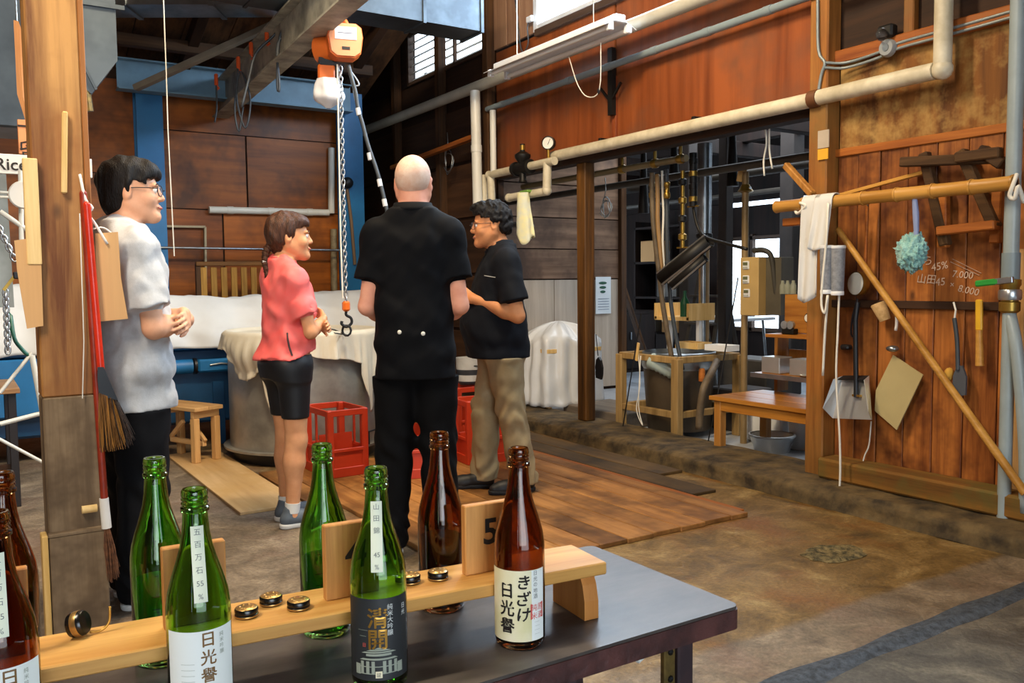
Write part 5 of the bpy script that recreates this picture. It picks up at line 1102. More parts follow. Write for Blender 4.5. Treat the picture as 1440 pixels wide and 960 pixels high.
b = MB(); b.box(hl(-.06, .02, -.13), (.16, .05, .016), M=R_).box(hl(-.09, .03, -.11), (.12, .05, .05), M=R_); b.build('chain_guide', mSTEELD, t)
b = MB(); b.box(hl(-.10, .02, -.19), (.11, .07, .12), M=R_, bev=.01); b.build('chain_box', mORANGE, t)
def bag(u, v):
    a = 2 * pi * u; r = .085 * (1 + .12 * noise.noise((cos(a) * 2, sin(a) * 2, v * 4)) + .06 * sin(a * 7)) * (.85 + .3 * sin(pi * min(1, v * 1.05))) * (1 if v < .75 else (1 - (v - .75) * 3.2)); return hl(-.09 + r * cos(a), .02 + r * sin(a), -.225 - .19 * v)
b = MB(); b.grid(bag, 28, 14, closed_u=True); b.build('chain_bag', MAT('white_plastic_bag', 'e6e6ea', .45, var=.06, scale=9), t, smooth=180)
# load chain of separate links, hook, sling
top = hl(.0, .0, -.14); hookp = D(480, 425, 6.15); hookp = V3(top.x, top.y, hookp.z); n = 0; L = .034
ch = thing('load_chain', 'steel load chain with an orange hook block above the tank', 'chain', hookp); zz = top.z; lk = None
N_ = int((top.z - hookp.z) / L)
def ring(cen, ax_, r1, r2, hgt): return [cen + ax_ * (r1 * cos(a)) + V3(0, 0, hgt * sin(a)) for a in np.linspace(0, 2 * pi, 11)[:-1]]
protos = []
for k in (0, 1):
    b = MB(); b.tube(ring(V3(0, 0, 0), V3(1, 0, 0) if k == 0 else V3(0, 1, 0), .0125, 0, .022), .0048, 5, closed=True); protos.append(b)
ob = []
for i in range(N_):
    if i < 2:
        o = protos[i].build('link', mCHAIN, ch, smooth=180, world=False); ob.append(o)
    else:
        o = ob[i % 2].copy(); COL.objects.link(o); o.parent = ch
    o.location = V3(0, 0, (top.z - hookp.z) - i * L - .02)
b = MB(); b.box(hookp + V3(0, 0, -.02), (.05, .045, .07), bev=.012); b.build('hook_block', mORANGE, ch)
b = MB(); b.tube([hookp + V3(0, 0, -.05), hookp + V3(0, 0, -.08), hookp + V3(.028, -.01, -.10), hookp + V3(.032, -.01, -.135), hookp + V3(.0, 0, -.16), hookp + V3(-.03, .01, -.14), hookp + V3(-.028, .01, -.12)], .010, 8, smooth=4); b.build('hook', mSTEELD, ch, smooth=180)
b = MB(); b.tube(ring(hookp + V3(0, 0, -.185), V3(.8, -.6, 0), .03, 0, .035), .008, 6, closed=True); b.build('ring', mSTEELD, ch, smooth=180)
for dx, dy in ((-.10, -.08), (.09, -.10), (.12, .1), (-.06, .12)):
    b = MB(); e_ = V3(TK.x + dx * 1.3, TK.y + dy * 1.3, .925); s_ = hookp + V3(0, 0, -.215); b.tube([s_, s_ * .5 + e_ * .5 + V3(0, 0, .012), e_], .004, 5, smooth=3); b.build('sling_wire', mSTEELD, ch, smooth=180)
# hand chain / cord hanging beside the load chain
b = MB(); b.tube([top + V3(-.03, -.02, 0), V3(top.x - .035, top.y - .02, 1.55), V3(top.x - .03, top.y - .02, 1.15)], .006, 6); tag(b.build('guide_rope', mSTRING), 'pale rope hanging next to the steel load chain', 'rope')
# pendant control cable
def cable(pts, z, r, mat, lab, name='cable', cat='cable', sm=5): b = MB(); b.tube([D(x_, y_, z_) for x_, y_, z_ in pts] if z is None else [D(x_, y_, z) for x_, y_ in pts], r, 6, smooth=sm); return tag(b.build(name, mat, smooth=180), lab, cat)
mCAB = MAT('grey_cable', '3c4248', .5, var=.2); mCABL = MAT('light_cable', 'aeb6c0', .5, var=.1)
cable([(490, 92), (494, 108), (500, 130), (503, 150), (510, 175), (518, 205), (530, 240), (538, 270), (545, 300)], 5.7, .013, mCAB, 'grey pendant control cable curving down from the hoist to the man in black')
for i, (x_, y_) in enumerate(((503, 157), (519, 220), (533, 257), (540, 285))): b = MB(); a_ = D(x_, y_ - 5, 5.7); e_ = D(x_ + 2, y_ + 5, 5.7); b.tube([a_, e_], .0165, 8); b.build('tape_band', MAT('tape_white', 'd8dce0', .5), bpy.data.objects['cable'])
cable([(490, 95), (505, 118), (497, 125), (504, 160)], 5.72, .005, mCABL, 'thin pale strain wire looped beside the pendant cable')
# festoon cables on orange clips along the beam
mCLIP = MAT('orange_clip', 'd8541c', .4, var=.1)
for i, (x_, y_) in enumerate(((403, 18), (375, 48), (353, 68), (335, 88), (304, 112))):
    p = D(x_, y_, 6.4 + .25 * i); t = thing('cable_clip', ('first', 'second', 'third', 'fourth', 'fifth')[i] + ' orange festoon clip from the hoist along the grey beam', 'clip', p, group='festoon clips')
    b = MB(); b.box(p, (.03, .03, .10), bev=.008); b.build('body', mCLIP, t); b = MB(); b.tube([p + V3(0, 0, -.05), p + V3(.02, 0, -.07), p + V3(0, 0, -.085)], .01, 6); b.build('hook', mCLIP, t)
for i, pts in enumerate(([(403, 28), (392, 60), (390, 120), (393, 122), (391, 60), (420, 45), (425, 70), (412, 80), (412, 55), (440, 50), (455, 80)], [(403, 28), (385, 50), (360, 75), (350, 110), (340, 150)], [(335, 92), (333, 140), (345, 180), (352, 140), (338, 100), (330, 150), (336, 185), (342, 150)], [(304, 118), (305, 150), (302, 172)])):
    cable([(x_, y_, (6.4, 6.55, 7.15, 7.4)[i]) for x_, y_ in pts], None, .010 if i < 2 else .008, mCAB, ('dark festoon cable looping from the first clip to the hoist', 'dark festoon cable strung between the clips on the beam', 'grey coil of cable hanging under the beam near the blue column', 'short dark cable end hanging near the blue column')[i])
# long pale batten rising past the beam
a, e = D(190, 124, 7.5), D(425, 16, 7.3); b = MB(); b.beam(a, e, .07, .05, bev=.004); tag(b.build('brace_batten', MAT('painted_batten', '8a8070', .6, var=.2)), 'long pale batten sloping up from the blue column towards the hoist', 'batten')

# ================================================================== DUCTS
mDUCT = MAT('duct_metal', '5a646c', .48, .7, col2='3e464e', scale=3, var=.2)
DY = 6.0
t = thing('air_duct', 'rectangular galvanised air duct running across under the roof', 'duct', (2.2, DY, 3.1))
x_l, x_r = .62, 3.60
b = MB(); b.box(((x_l + x_r) / 2, DY + .16, 3.46), (x_r - x_l, .32, .48)); b.build('main_run', mDUCT, t)
for xx in (1.18, 1.82, 2.5, 3.08, 3.585): b = MB(); b.box((xx, DY + .16, 3.46), (.025, .345, .505)); b.build('joint_collar', mDUCT, t)
a, e = Y(100, 5, 4.6), Y(166, 100, 4.6)
t = thing('duct_hood', 'shiny galvanised duct elbow hanging just right of the timber post', 'duct', ((a.x + e.x) / 2, 4.7, e.z))
b = MB(); prs = [(a.x - .05, a.z + .6), (a.x - .05, e.z - .02), (a.x + .07, e.z - .12), (e.x, e.z + .05), (e.x, a.z + .6)]
n = len(prs); b.raw([V3(x_, 4.6, z_) for x_, z_ in prs] + [V3(x_, 5.0, z_) for x_, z_ in prs], [tuple(range(n)), tuple(range(n, 2 * n))[::-1]] + [(i, n + i, n + (i + 1) % n, (i + 1) % n) for i in range(n)]); b.build('shell', mDUCT, t)
b = MB(); b.box((a.x + .09, 4.595, e.z + .30), (.28, .012, .02)); b.build('seam', mDUCT, t); b = MB(); b.beam(V3(a.x + .0, 4.595, e.z + .10), V3(a.x + .09, 4.595, e.z - .10), .02, .012); b.build('seam', mDUCT, t)
b = MB(); b.tube([(a.x + .05, 4.62, e.z - .10), (a.x + .06, 4.62, e.z - .2)], .02, 8); b.build('drip_spout', mBRASS, t)
a, e = Z(120, 9, 3.46), Z(470, 8, 3.46); t = thing('white_duct', 'pale rectangular duct crossing the top of the picture behind the hoist beam', 'duct', (a + e) / 2)
b = MB(); b.beam(a + V3(0, .15, .13), e + V3(0, .15, .13), .34, .26); b.build('run', mGALV, t)
for k in (.2, .55, .9): p = a + (e - a) * k + V3(0, .15, .13); b = MB(); b.beam(p - (e - a).normalized() * .02, p + (e - a).normalized() * .02, .37, .29); b.build('joint_collar', mGALV, t)
# ================================================================== PIPES ALONG THE RIGHT WALL
mPIPE = MAT('lagged_pipe', 'd9d0b8', .45, col2='b8ad92', scale=6); mPIPEW = MAT('white_pipe', 'dcdad0', .4, var=.08, scale=6); mPIPEG = MAT('grey_pipe', '9aa6a8', .35, var=.15, scale=6); mPVC = MAT('grey_pvc', '7f8d92', .4, var=.1); mIRON = MAT('cast_iron', '1e1c1a', .5, .4, var=.3)
mBRS = MAT('brass', 'a8863c', .35, .8, var=.2); mCOND = MAT('conduit_grey', '8e989a', .4, .3, var=.15); mRUB = MAT('rubber_hose', '6a5a44', .6, col2='4a3e2e', scale=10)
def pipe(pts, r, mat, lab, name='pipe', cat='pipe', n=14, sm=0, group=None, bands=0, bandmat=None):
    if not bands: b = MB(); b.tube(pts, r, n, smooth=sm); return tag(b.build(name, mat, smooth=60), lab, cat, group)
    t = thing(name, lab, cat, pts[0], group=group); b = MB(); b.tube(pts, r, n, smooth=sm); b.build('run', mat, t, smooth=60); a, e = Vector(pts[0]), Vector(pts[1])
    for k in range(bands): c_ = a + (e - a) * ((k + .5) / bands); d = (e - a).normalized() * .03; b = MB(); b.tube([c_ - d, c_ + d], r * 1.12, n); b.build('coupling', bandmat or mat, t, smooth=60)
    return t
PX = 4.20
P = lambda x_, y_, v=PX: X(x_, y_, v)
main = thing('main_pipe', 'thick cream lagged pipe running below the orange plywood and up the stained wall', 'pipe', (PX, 4.3, 2.27))
a, m_, e = P(778, 226), P(1146, 148), P(1325, 107)
for nm, pts in (('run', [V3(PX, a.y, 2.275), V3(PX, m_.y + .02, 2.275)]), ('run', [V3(PX, m_.y - .02, 2.28), V3(PX, e.y + .04, 2.285)]), ('riser', [V3(PX, e.y, 2.30), V3(PX, e.y, 3.3)])): b = MB(); b.tube(pts, .044, 16); b.build(nm, mPIPE, main, smooth=60)
b = MB(); b.ell((PX, e.y, 2.285), (.052, .052, .052), 14); b.build('elbow', mPIPE, main, smooth=180)
b = MB(); b.tube([(PX, m_.y + .03, 2.278), (PX, m_.y - .03, 2.278)], .050, 14); b.build('flange', MAT('rusty_brown', '6a4020', .6), main, smooth=60)
for yy in (5.3, 4.3): b = MB(); b.box((PX + .05, yy, 2.29), (.10, .03, .10), bev=.003); b.build('bracket', mIRON, main)
# tee, drop leg, returning leg with a glove on it
t = thing('pipe_manifold', 'cream pipe manifold with a black valve and a drop leg near the speaker', 'pipe', (4.12, 6.4, 2.1))
A = lambda x_, y_: X(x_, y_, 4.12)
for nm, pts, r in (('branch', [A(780, 226), A(688, 246)], .034), ('drop_leg', [A(770, 228), A(769, 268)], .036), ('return_leg', [A(769, 269), A(716, 278)], .034), ('downpipe', [A(690, 247), A(692, 292)], .034), ('downpipe', [A(680, 246), A(681, 290)], .034)): b = MB(); b.tube(pts, r, 14); b.ell(pts[1], (r * 1.15,) * 3, 12); b.build(nm, mPIPE, t, smooth=60)
q = A(735, 236); v = thing('gate_valve', 'black cast iron control valve on the cream manifold', 'valve', q)
b = MB(); b.tube([q + V3(0, .09, 0), q + V3(0, -.09, 0)], .05, 14); b.build('body', mIRON, v, smooth=50); b = MB(); b.lathe([(.04, -.12), (.03, -.1), (.028, .03), (.05, .06), (.07, .09), (.07, .11), (.04, .13), (.022, .14), (.022, .20), (.0001, .205)], q, 16); b.build('bonnet', mIRON, v, smooth=40)
b = MB(); b.tube([q + V3(0, 0, .15), q + V3(0, 0, .19)], .024, 10); b.build('cap', mBRS, v, smooth=50)
for s_ in (-1, 1): b = MB(); b.tube([q + V3(0, s_ * .09, 0), q + V3(0, s_ * .12, 0)], .062, 14); b.build('flange', mIRON, v, smooth=50)
q = A(771, 201); g = thing('pressure_gauge', 'round white-faced pressure gauge standing on the cream pipe', 'gauge', q - V3(0, 0, .12)); nrm = (CAM - q); nrm.z = 0; nrm = nrm.normalized(); nrm = (nrm + V3(-.5, .1, 0)).normalized()
b = MB(); b.lathe([(.0001, -.03), (.055, -.03), (.055, .012), (.048, .014)], q, 24, axis=nrm); b.build('case', mIRON, g, smooth=40); b = MB(); b.lathe([(.048, .0), (.0001, .0)], q + nrm * .008, 24, axis=nrm); dial = b.build('dial', MAT('dial_white', 'f0eee6', .4), g)
b = MB(); rt_ = V3(-nrm.y, nrm.x, 0); b.beam(q + nrm * .012 - V3(0, 0, .015), q + nrm * .012 + rt_ * .02 + V3(0, 0, .03), .004, .002); b.build('needle', mIRON, dial)
b = MB(); b.tube([q - V3(0, 0, .05), q - V3(0, 0, .12)], .012, 8); b.build('stem', mBRS, g, smooth=60)
# glove
q = A(745, 275); gl = thing('work_glove', 'limp cream work glove with a green cuff draped over the pipe', 'glove', q - V3(0, 0, .30))
def gf(u, v):
    a_ = 2 * pi * u; w = .055 + .045 * v + .012 * noise.noise((cos(a_) * 2, sin(a_) * 2, v * 4)); zz = .02 - .36 * v + .05 * v * sin(a_ * 1.0 + .8) + .03 * v * sin(a_ * 3); return q + V3(-.03 - .03 * abs(cos(a_)) - .02, 0, 0) + V3(.035 * cos(a_) * (1 + .5 * v), w * sin(a_) * (1 + .15 * sin(a_ * 5) * v) - .03 * v, zz)
b = MB(); b.grid(gf, 36, 16, closed_u=True); b.build('palm', MAT('glove_cloth', 'e6dfa8', .8, col2='d0d4c4', scale=12), gl, smooth=180, thick=.004)
b = MB(); b.box(q + V3(-.04, 0, .03), (.05, .13, .025), bev=.008); b.build('cuff', MAT('green_cuff', '6f9a3c', .7), gl)
for k, dy in enumerate((-.07, -.03, .01)): b = MB(); b.tube([q + V3(-.06, dy, -.26), q + V3(-.065, dy - .015, -.32 - .02 * (k % 2)), q + V3(-.06, dy - .02, -.37 - .02 * k)], [.022, .02, .013], 8, smooth=3); b.build('finger', bpy.data.materials['glove_cloth'], gl, smooth=180)
# vertical white pipes at the end of the plywood
pipe([X(668, 128, 4.05), X(672, 290, 4.05)], .046, mPIPEW, 'tall white vertical pipe left of the plywood end, above the speaker', bands=1)
pipe([X(693, 155, 4.12), X(694, 245, 4.12)], .028, mPIPEW, 'thin white vertical pipe at the end of the orange plywood')
b = MB(); b.tube([X(748, 318, 4.9), X(700, 314, 4.9)], .03, 12); tag(b.build('steel_pipe', mGALV, smooth=60), 'short shiny steel pipe behind the hanging glove', 'pipe')
# long pipes up high
pipe([V3(4.12, 10.42, 3.03), V3(4.12, 6.9, 3.04), V3(4.12, 2.6, 3.06)], .05, MAT('pale_high_pipe', 'b9b6a8', .5, var=.15), 'long pale pipe running high along the wall behind the lamp fixture')
pipe([V3(4.12, 10.42, 3.03), V3(3.75, 10.42, 3.03)], .05, bpy.data.materials['pale_high_pipe'], 'elbow end of the long high pipe beside the blue column')
c0 = P(690, 155, 4.2); pipe([V3(4.2, 6.95, 2.835), V3(4.2, 2.4, 2.875)], .026, mPVC, 'grey conduit running along the face of the orange plywood', bands=9)
for yy in (5.1,):
    t = thing('pipe_bracket', 'black forked bracket holding the conduit at the plywood joint', 'bracket', (4.24, 5.2, 2.6))
    b = MB(); b.beam((4.25, 5.21, 3.0), (4.25, 5.21, 2.5), .05, .04); b.build('strap', mIRON, t)
    for s_ in (-1, 1): b = MB(); b.beam((4.24, 5.21, 2.60), (4.24, 5.21 + s_ * .12, 2.72), .016, .016); b.build('fork', mIRON, t)
# fluorescent fixture hung on chains
a, e = X(700, 97, 3.9), X(873, 36, 3.9); zz = (a.z + e.z) / 2; a, e = V3(3.9, a.y, zz), V3(3.9, e.y, zz); mid = (a + e) / 2
t = thing('fluorescent_fixture', 'unlit white twin-tube fluorescent fixture hanging in front of the plywood', 'lamp', mid); mFW = MAT('fixture_white', 'e6e8ea', .4, var=.05)
b = MB(); b.box(mid + V3(0, 0, .03), (.09, a.y - e.y, .055), bev=.006); b.build('spine', mFW, t)
b = MB(); b.raw([V3(3.9 + x_, y_, zz + z_) for y_ in (a.y, e.y) for x_, z_ in ((-.14, -.03), (-.05, .01), (.05, .01), (.14, -.03))], [(0, 4, 5, 1), (1, 5, 6, 2), (2, 6, 7, 3)]); b.build('reflector', mFW, t, thick=.004)
for s_ in (-1, 1):
    b = MB(); b.tube([V3(3.9 + s_ * .08, a.y - .04, zz - .035), V3(3.9 + s_ * .08, e.y + .04, zz - .035)], .016, 12); tb = b.build('tube', MAT('lamp_tube', 'f2f0ea', .3, var=.02), t, smooth=60)
    for yy in (a.y - .02, e.y + .02): b = MB(); b.box((3.9 + s_ * .08, yy, zz - .03), (.045, .04, .06), bev=.006); b.build('lamp_holder', mFW, t)
for yy in (a.y - .3, e.y + .3): b = MB(); b.tube([V3(3.9, yy, zz + .05), V3(3.9, yy, 4.62)], .004, 5); b.build('hanger', mGALV, t)
b = MB(); b.tube([X(800, 80, 3.9), X(812, 118, 3.9), X(826, 136, 3.9), X(843, 126, 3.9), X(845, 60, 3.9)], .004, 5, smooth=4); b.build('pull_cord', mSTRING, t, smooth=180)
b = MB(); b.ell(X(842, 128, 3.9), (.012, .012, .022), 8); b.build('pull_knob', mPLAB, t)
# socket on the pale boards by the clerestory
q = X(745, 27, 4.24); t = thing('wall_socket', 'small white socket with a drooping wire under the high window', 'socket', q); b = MB(); b.box(q, (.03, .08, .05), bev=.006); b.build('box', mFW, t); b = MB(); b.tube([q, q + V3(0, .04, -.06), q + V3(0, .03, -.2), q + V3(0, .14, -.22), q + V3(0, .24, .3)], .006, 6, smooth=4); b.build('wire', mCAB, t, smooth=180)
# surface wiring and junction boxes on the stained wall
t = thing('junction_box', 'grey round junction box with a bulb holder on the stained wall', 'junction box', X(1250, 70, 4.27)); q = X(1250, 68, 4.27)
b = MB(); b.lathe([(.0001, .03), (.04, .03), (.048, .015), (.048, 0)], q, 20, axis=(-1, 0, 0)); b.build('round_box', MAT('grey_box', '8e9294', .4, var=.1), t, smooth=40); b = MB(); b.lathe([(.0001, .034), (.018, .034), (.02, .03)], q, 16, axis=(-1, 0, 0)); b.build('cover_boss', mGALV, t, smooth=40)
q2 = X(1248, 45, 4.27); b = MB(); b.box(q2, (.06, .09, .07), bev=.01); b.build('lamp_base', mIRON, t); b = MB(); b.ell(q2 + V3(-.05, 0, -.02), (.03, .03, .035), 12); b.build('glass_bulb', GLASS('clear_bulb', (.95, .96, .97, 1), .02, 1.3), t, smooth=180)
for k, (dz, lab) in enumerate(((0, 'upper grey cable clipped along the stained wall'), (-.028, 'lower grey cable clipped along the stained wall'))):
    pipe([X(1160, 88, 4.2) + V3(0, 0, dz), X(1190, 88, 4.26) + V3(0, 0, dz), X(1235, 74, 4.27) + V3(0, 0, dz), X(1265, 60, 4.27) + V3(0, 0, dz), X(1345, 38, 4.27) + V3(0, 0, dz), X(1436, 12, 4.27) + V3(0, 0, dz)], .008, mCOND, lab, 'cable', 'cable', 8, 4, group='cables on the stained wall')
pipe([X(1150, 0, 4.2), X(1151, 70, 4.2), X(1160, 88, 4.2), X(1155, 105, 4.2), X(1149, 140, 4.2)], .009, mCOND, 'grey cable running down the corner post', 'cable', 'cable', 8, 4)
# tag on the corner post
b = MB(); q = X(1158, 208, 4.205); b.box(q + V3(0, 0, .05), (.006, .075, .10)); t = thing('post_tag', 'grey and yellow plastic tag pinned to the corner post', 'tag', q); b.build('sleeve', MAT('cloudy_plastic', 'b8aa98', .4), t); b = MB(); b.box(q + V3(-.003, 0, -.035), (.006, .07, .06)); b.build('yellow_card', MAT('yellow_card', 'e2a72c', .6, var=.08), t)
# vertical grey pipe at the right edge with the green-handled valve
t = thing('riser_pipe', 'thick grey vertical pipe at the right edge with a green-handled tap', 'pipe', (4.16, 2.22, .6)); rx, ry = 4.16, X(1425, 250, 4.16).y
for z0, z1, r, mm in ((1.36, 3.4, .034, mPIPEG), (1.20, 1.36, .04, mPVC), (.1, 1.10, .03, mPIPEG)): b = MB(); b.tube([(rx, ry, z0), (rx, ry, z1)], r, 16); b.build('section', mm, t, smooth=60)
b = MB(); b.lathe([(.034, 1.08), (.045, 1.09), (.045, 1.13), (.036, 1.135), (.040, 1.20), (.046, 1.21), (.046, 1.235), (.034, 1.24)], (rx, ry, 0), 18); vb = b.build('valve_body', mBRS, t, smooth=40)
q0, q1, q2 = X(1425, 393, 4.12), X(1400, 396, 4.12), X(1372, 399, 4.12); b = MB(); b.beam(q0, q1, .022, .03, bev=.003); b.build('lever', mGALV, t); b = MB(); b.beam(q1 + (q1 - q2) * .2, q2, .024, .03, bev=.006); b.build('green_grip', MAT('green_grip', '2c9a3c', .4), t)
b = MB(); b.lathe([(.046, 1.14), (.05, 1.15), (.05, 1.18), (.046, 1.19)], (rx, ry, 0), 18); b.build('chrome_nut', mCHAIN, t, smooth=40)
b = MB(); b.tube([(rx, ry, 1.08), (rx - .02, ry - .05, .9), (rx - .01, ry - .09, .5), (rx, ry - .1, .15)], .028, 12, smooth=5); tag(b.build('drain_hose', mPIPEG, smooth=180), 'grey hose curving down below the green-handled tap', 'hose')

# ================================================================== BAMBOO POLE AND TOOLS ON THE PLANK WALL
BX = 4.08; a, e = X(1092, 291, BX), X(1426, 257, BX)
t = thing('bamboo_pole', 'thick bamboo pole slung level in front of the plank wall', 'pole', (BX, 2.9, a.z)); mBAM = WOOD('bamboo', '9a6a28', 'cf9a4c', 1, .4, 20, bump=.05)
N = 7
for i in range(N):
    p0, p1 = a + (e - a) * (i / N), a + (e - a) * ((i + 1) / N); b = MB(); b.tube([p0, p0 * .9 + p1 * .1, p0 * .5 + p1 * .5, p0 * .1 + p1 * .9, p1], [.037, .034, .033, .034, .037], 16); b.build('segment', mBAM, t, smooth=50)
    b = MB(); b.tube([p1 - (p1 - p0).normalized() * .006, p1 + (p1 - p0).normalized() * .004], .039, 16); b.build('node', mBAM, t, smooth=50)
b = MB(); b.lathe([(.0001, 0), (.028, 0)], e + (e - a).normalized() * .006, 16, axis=(e - a)); b.build('hollow_shade', mIRON, t)  # flat dark disc; the shade inside the hollow is put into its colour
def cord(pts, r, lab, mat=None, sm=5, name='cord', cat='cord'): b = MB(); b.tube(pts, r, 7, smooth=sm); return tag(b.build(name, mat or mSTRING, smooth=180), lab, cat)
cord([X(1430, 245, BX), X(1424, 262, BX - .04), X(1420, 275, BX - .04), X(1427, 279, BX - .04), X(1432, 262, BX - .04), X(1440, 285, BX)], .010, 'white rope loop tying the right end of the bamboo pole')
cord([X(1125, 285, BX - .04), X(1133, 290, BX - .045), X(1122, 300, BX - .02), X(1118, 295, BX)], .009, 'white rope lashing the left end of the bamboo pole to its hook')
# wooden hook and prop behind the left end
b = MB(); b.beam(X(1105, 232, 4.2), X(1143, 274, 4.14), .04, .04, bev=.006); tag(b.build('prop_stick', WOOD('prop_wood', '8a5a24', 'b98440', 2)), 'round wooden stick leaning out above the left end of the bamboo', 'stick')
b = MB(); b.box(X(1117, 312, 4.15), (.06, .13, .045), bev=.005); tag(b.build('wooden_block', mBATTEN), 'short wooden block below the left end of the bamboo pole', 'block')
# towels
def towel(px0, px1, ytop, ybot, xf, name, lab, jag):
    T0, T1 = X(px0, ytop, BX), X(px1, ytop, BX); zt = (T0.z + T1.z) / 2; zb = X((px0 + px1) / 2, ybot, BX).z
    def fn(u, v):
        y_ = T0.y + (T1.y - T0.y) * u
        if v < .3: k = v / .3; an = pi * (1 - k); x_ = BX + .042 * cos(an + pi) * -1; return V3(BX - .042 * cos(pi * (1 - k)) * -1 * -1, y_, a.z + .042 * sin(pi * k)) if False else V3(BX + .042 * cos(pi * k), y_, a.z + .003 + .042 * sin(pi * k))
        k = (v - .3) / .7; return V3(BX - .042 - .012 * sin(u * 13 + k * 2) * k - xf * k, y_ + .012 * sin(u * 7) * k + jag * k * (u - .5), a.z + .003 - (a.z - zb) * k * (1 + .05 * sin(u * 5)))
    b = MB(); b.grid(fn, 26, 24); return tag(b.build(name, mCLOTHC, smooth=180, thick=.005), lab, 'towel')
towel(1134, 1158, 276, 420, .0, 'towel', 'white towel hanging over the bamboo pole, left and longer', -.02)
towel(1152, 1177, 276, 350, .03, 'towel', 'white towel hanging over the bamboo pole, right and shorter', -.02)
# grey measuring cups on cords
mCUP = MAT('grey_fabric_cup', '8f9298', .7, col2='74777e', scale=50)
for k, (x0, x1, y0, y1, lab) in enumerate(((1153, 1170, 346, 412, 'grey cloth-covered tumbler hanging under the towels, left of the pair'), (1168, 1187, 346, 414, 'grey cloth-covered tumbler hanging under the towels, right of the pair'))):
    p = X((x0 + x1) / 2, y1, 4.03 + .03 * k); h_ = X((x0 + x1) / 2, y0, 4.03).z - p.z; w_ = (x1 - x0) / 1220 * 5.0 / 2; t = thing('hanging_tumbler', lab, 'tumbler', p, group='hanging tumblers')
    b = MB(); b.lathe([(.0001, 0), (w_ * .84, 0), (w_ * 1.02, h_), (w_ * .96, h_), (w_ * .8, .02), (.0001, .02)], p, 20); b.build('cup', mCUP, t, smooth=50); b = MB(); b.lathe([(w_ * .86, -.004), (w_ * .9, .0), (w_ * .9, .016), (w_ * .86, .018)], p, 20); b.build('base_band', mFW, t, smooth=50)
    b = MB(); b.lathe([(w_ * 1.02, h_ - .012), (w_ * 1.05, h_ - .01), (w_ * 1.05, h_ + .002), (w_ * .98, h_ + .004)], p, 20); b.build('rim_band', mFW, t, smooth=50)
cord([X(1165, 285, 4.02), X(1162, 340, 4.0), X(1155, 420, 4.0), X(1160, 440, 4.0), X(1164, 415, 4.0), X(1160, 470, 4.02), X(1157, 528, 4.03)], .007, 'white cord knotted below the tumblers and hanging beside the corner post')
cord([X(1180, 415, 4.06), X(1178, 470, 4.06), X(1176, 530, 4.06), X(1181, 620, 4.06), X(1181, 680, 4.06), X(1176, 712, 4.06)], .006, 'long white cord hanging down past the dustpan to the sill')
cord([X(1225, 592, 4.26), X(1222, 625, 4.26), X(1216, 640, 4.26), X(1213, 655, 4.26), X(1219, 660, 4.26)], .004, 'thin string with a frayed end below the dustpan')
# blue duster
t = thing('feather_duster', 'pale turquoise fluffy duster with a lilac handle hung from the bamboo', 'duster', X(1281, 378, 4.12)); b = MB(); b.tube([X(1286, 276, 4.08), X(1288, 300, 4.09), X(1289, 340, 4.1)], [.012, .016, .011], 10); b.build('handle', MAT('lilac_plastic', '8f9cc4', .4, var=.08), t, smooth=50)
q = X(1282, 355, 4.10)
def duf(u, v):
    a_, ph = 2 * pi * u, pi * v; d_ = V3(.8 * sin(ph) * cos(a_), sin(ph) * sin(a_), cos(ph)); r = .078 * (1 + .22 * noise.noise(d_ * 3.5) + .22 * noise.noise(d_ * 9) + .16 * noise.noise(d_ * 22)); return q + V3(d_.x * r * .85, d_.y * r * .95, d_.z * r * 1.18)
b = MB(); b.grid(duf, 70, 44, closed_u=True); b.build('fleece', MAT('turquoise_fleece', '9fd0ca', .9, col2='6fa8a8', scale=30, bump=.8, bscale=120, sheen=.4), t, smooth=180)
# old wooden bracket frames nailed high on the planks
t = thing('wooden_bracket', 'dark worn sawhorse-like timber bracket hung high on the plank wall', 'bracket', X(1340, 340, 4.24)); mWORN = WOOD('worn_dark_wood', '2e1c0c', '5e4224', 1, .8, 24, per=.3)
for p0, p1, w_, d_ in (((1268, 228), (1408, 222), .05, 4.2), ((1300, 215), (1330, 345), .05, 4.24), ((1352, 212), (1400, 320), .055, 4.22), ((1380, 210), (1412, 232), .07, 4.19), ((1345, 222), (1408, 214), .05, 4.17)): b = MB(); b.beam(X(*p0, d_), X(*p1, d_), w_, .05, bev=.006); b.build('timber', mWORN, t)
for p0, p1, w_, d_ in (((1320, 325), (1402, 316), .06, 4.2), ((1327, 265), (1327, 348), .05, 4.25), ((1405, 262), (1400, 342), .05, 4.25)): b = MB(); b.beam(X(*p0, d_), X(*p1, d_), w_, .045, bev=.006); b.build('brown_bar', mBATTEN, t)
b = MB(); b.beam(X(1180, 275, 4.26), X(1300, 242, 4.24), .03, .02, bev=.003); tag(b.build('thin_lath', mBAM), 'thin pale lath slanting up behind the bamboo pole', 'lath')
# long diagonal pole
b = MB(); p0, p1 = X(1178, 322, 4.16), X(1442, 694, 4.10); b.tube([p0, p1], [.017, .02], 12); tag(b.build('bamboo_cane', mBAM, smooth=60), 'thin bamboo cane leaning diagonally across the plank wall', 'cane')
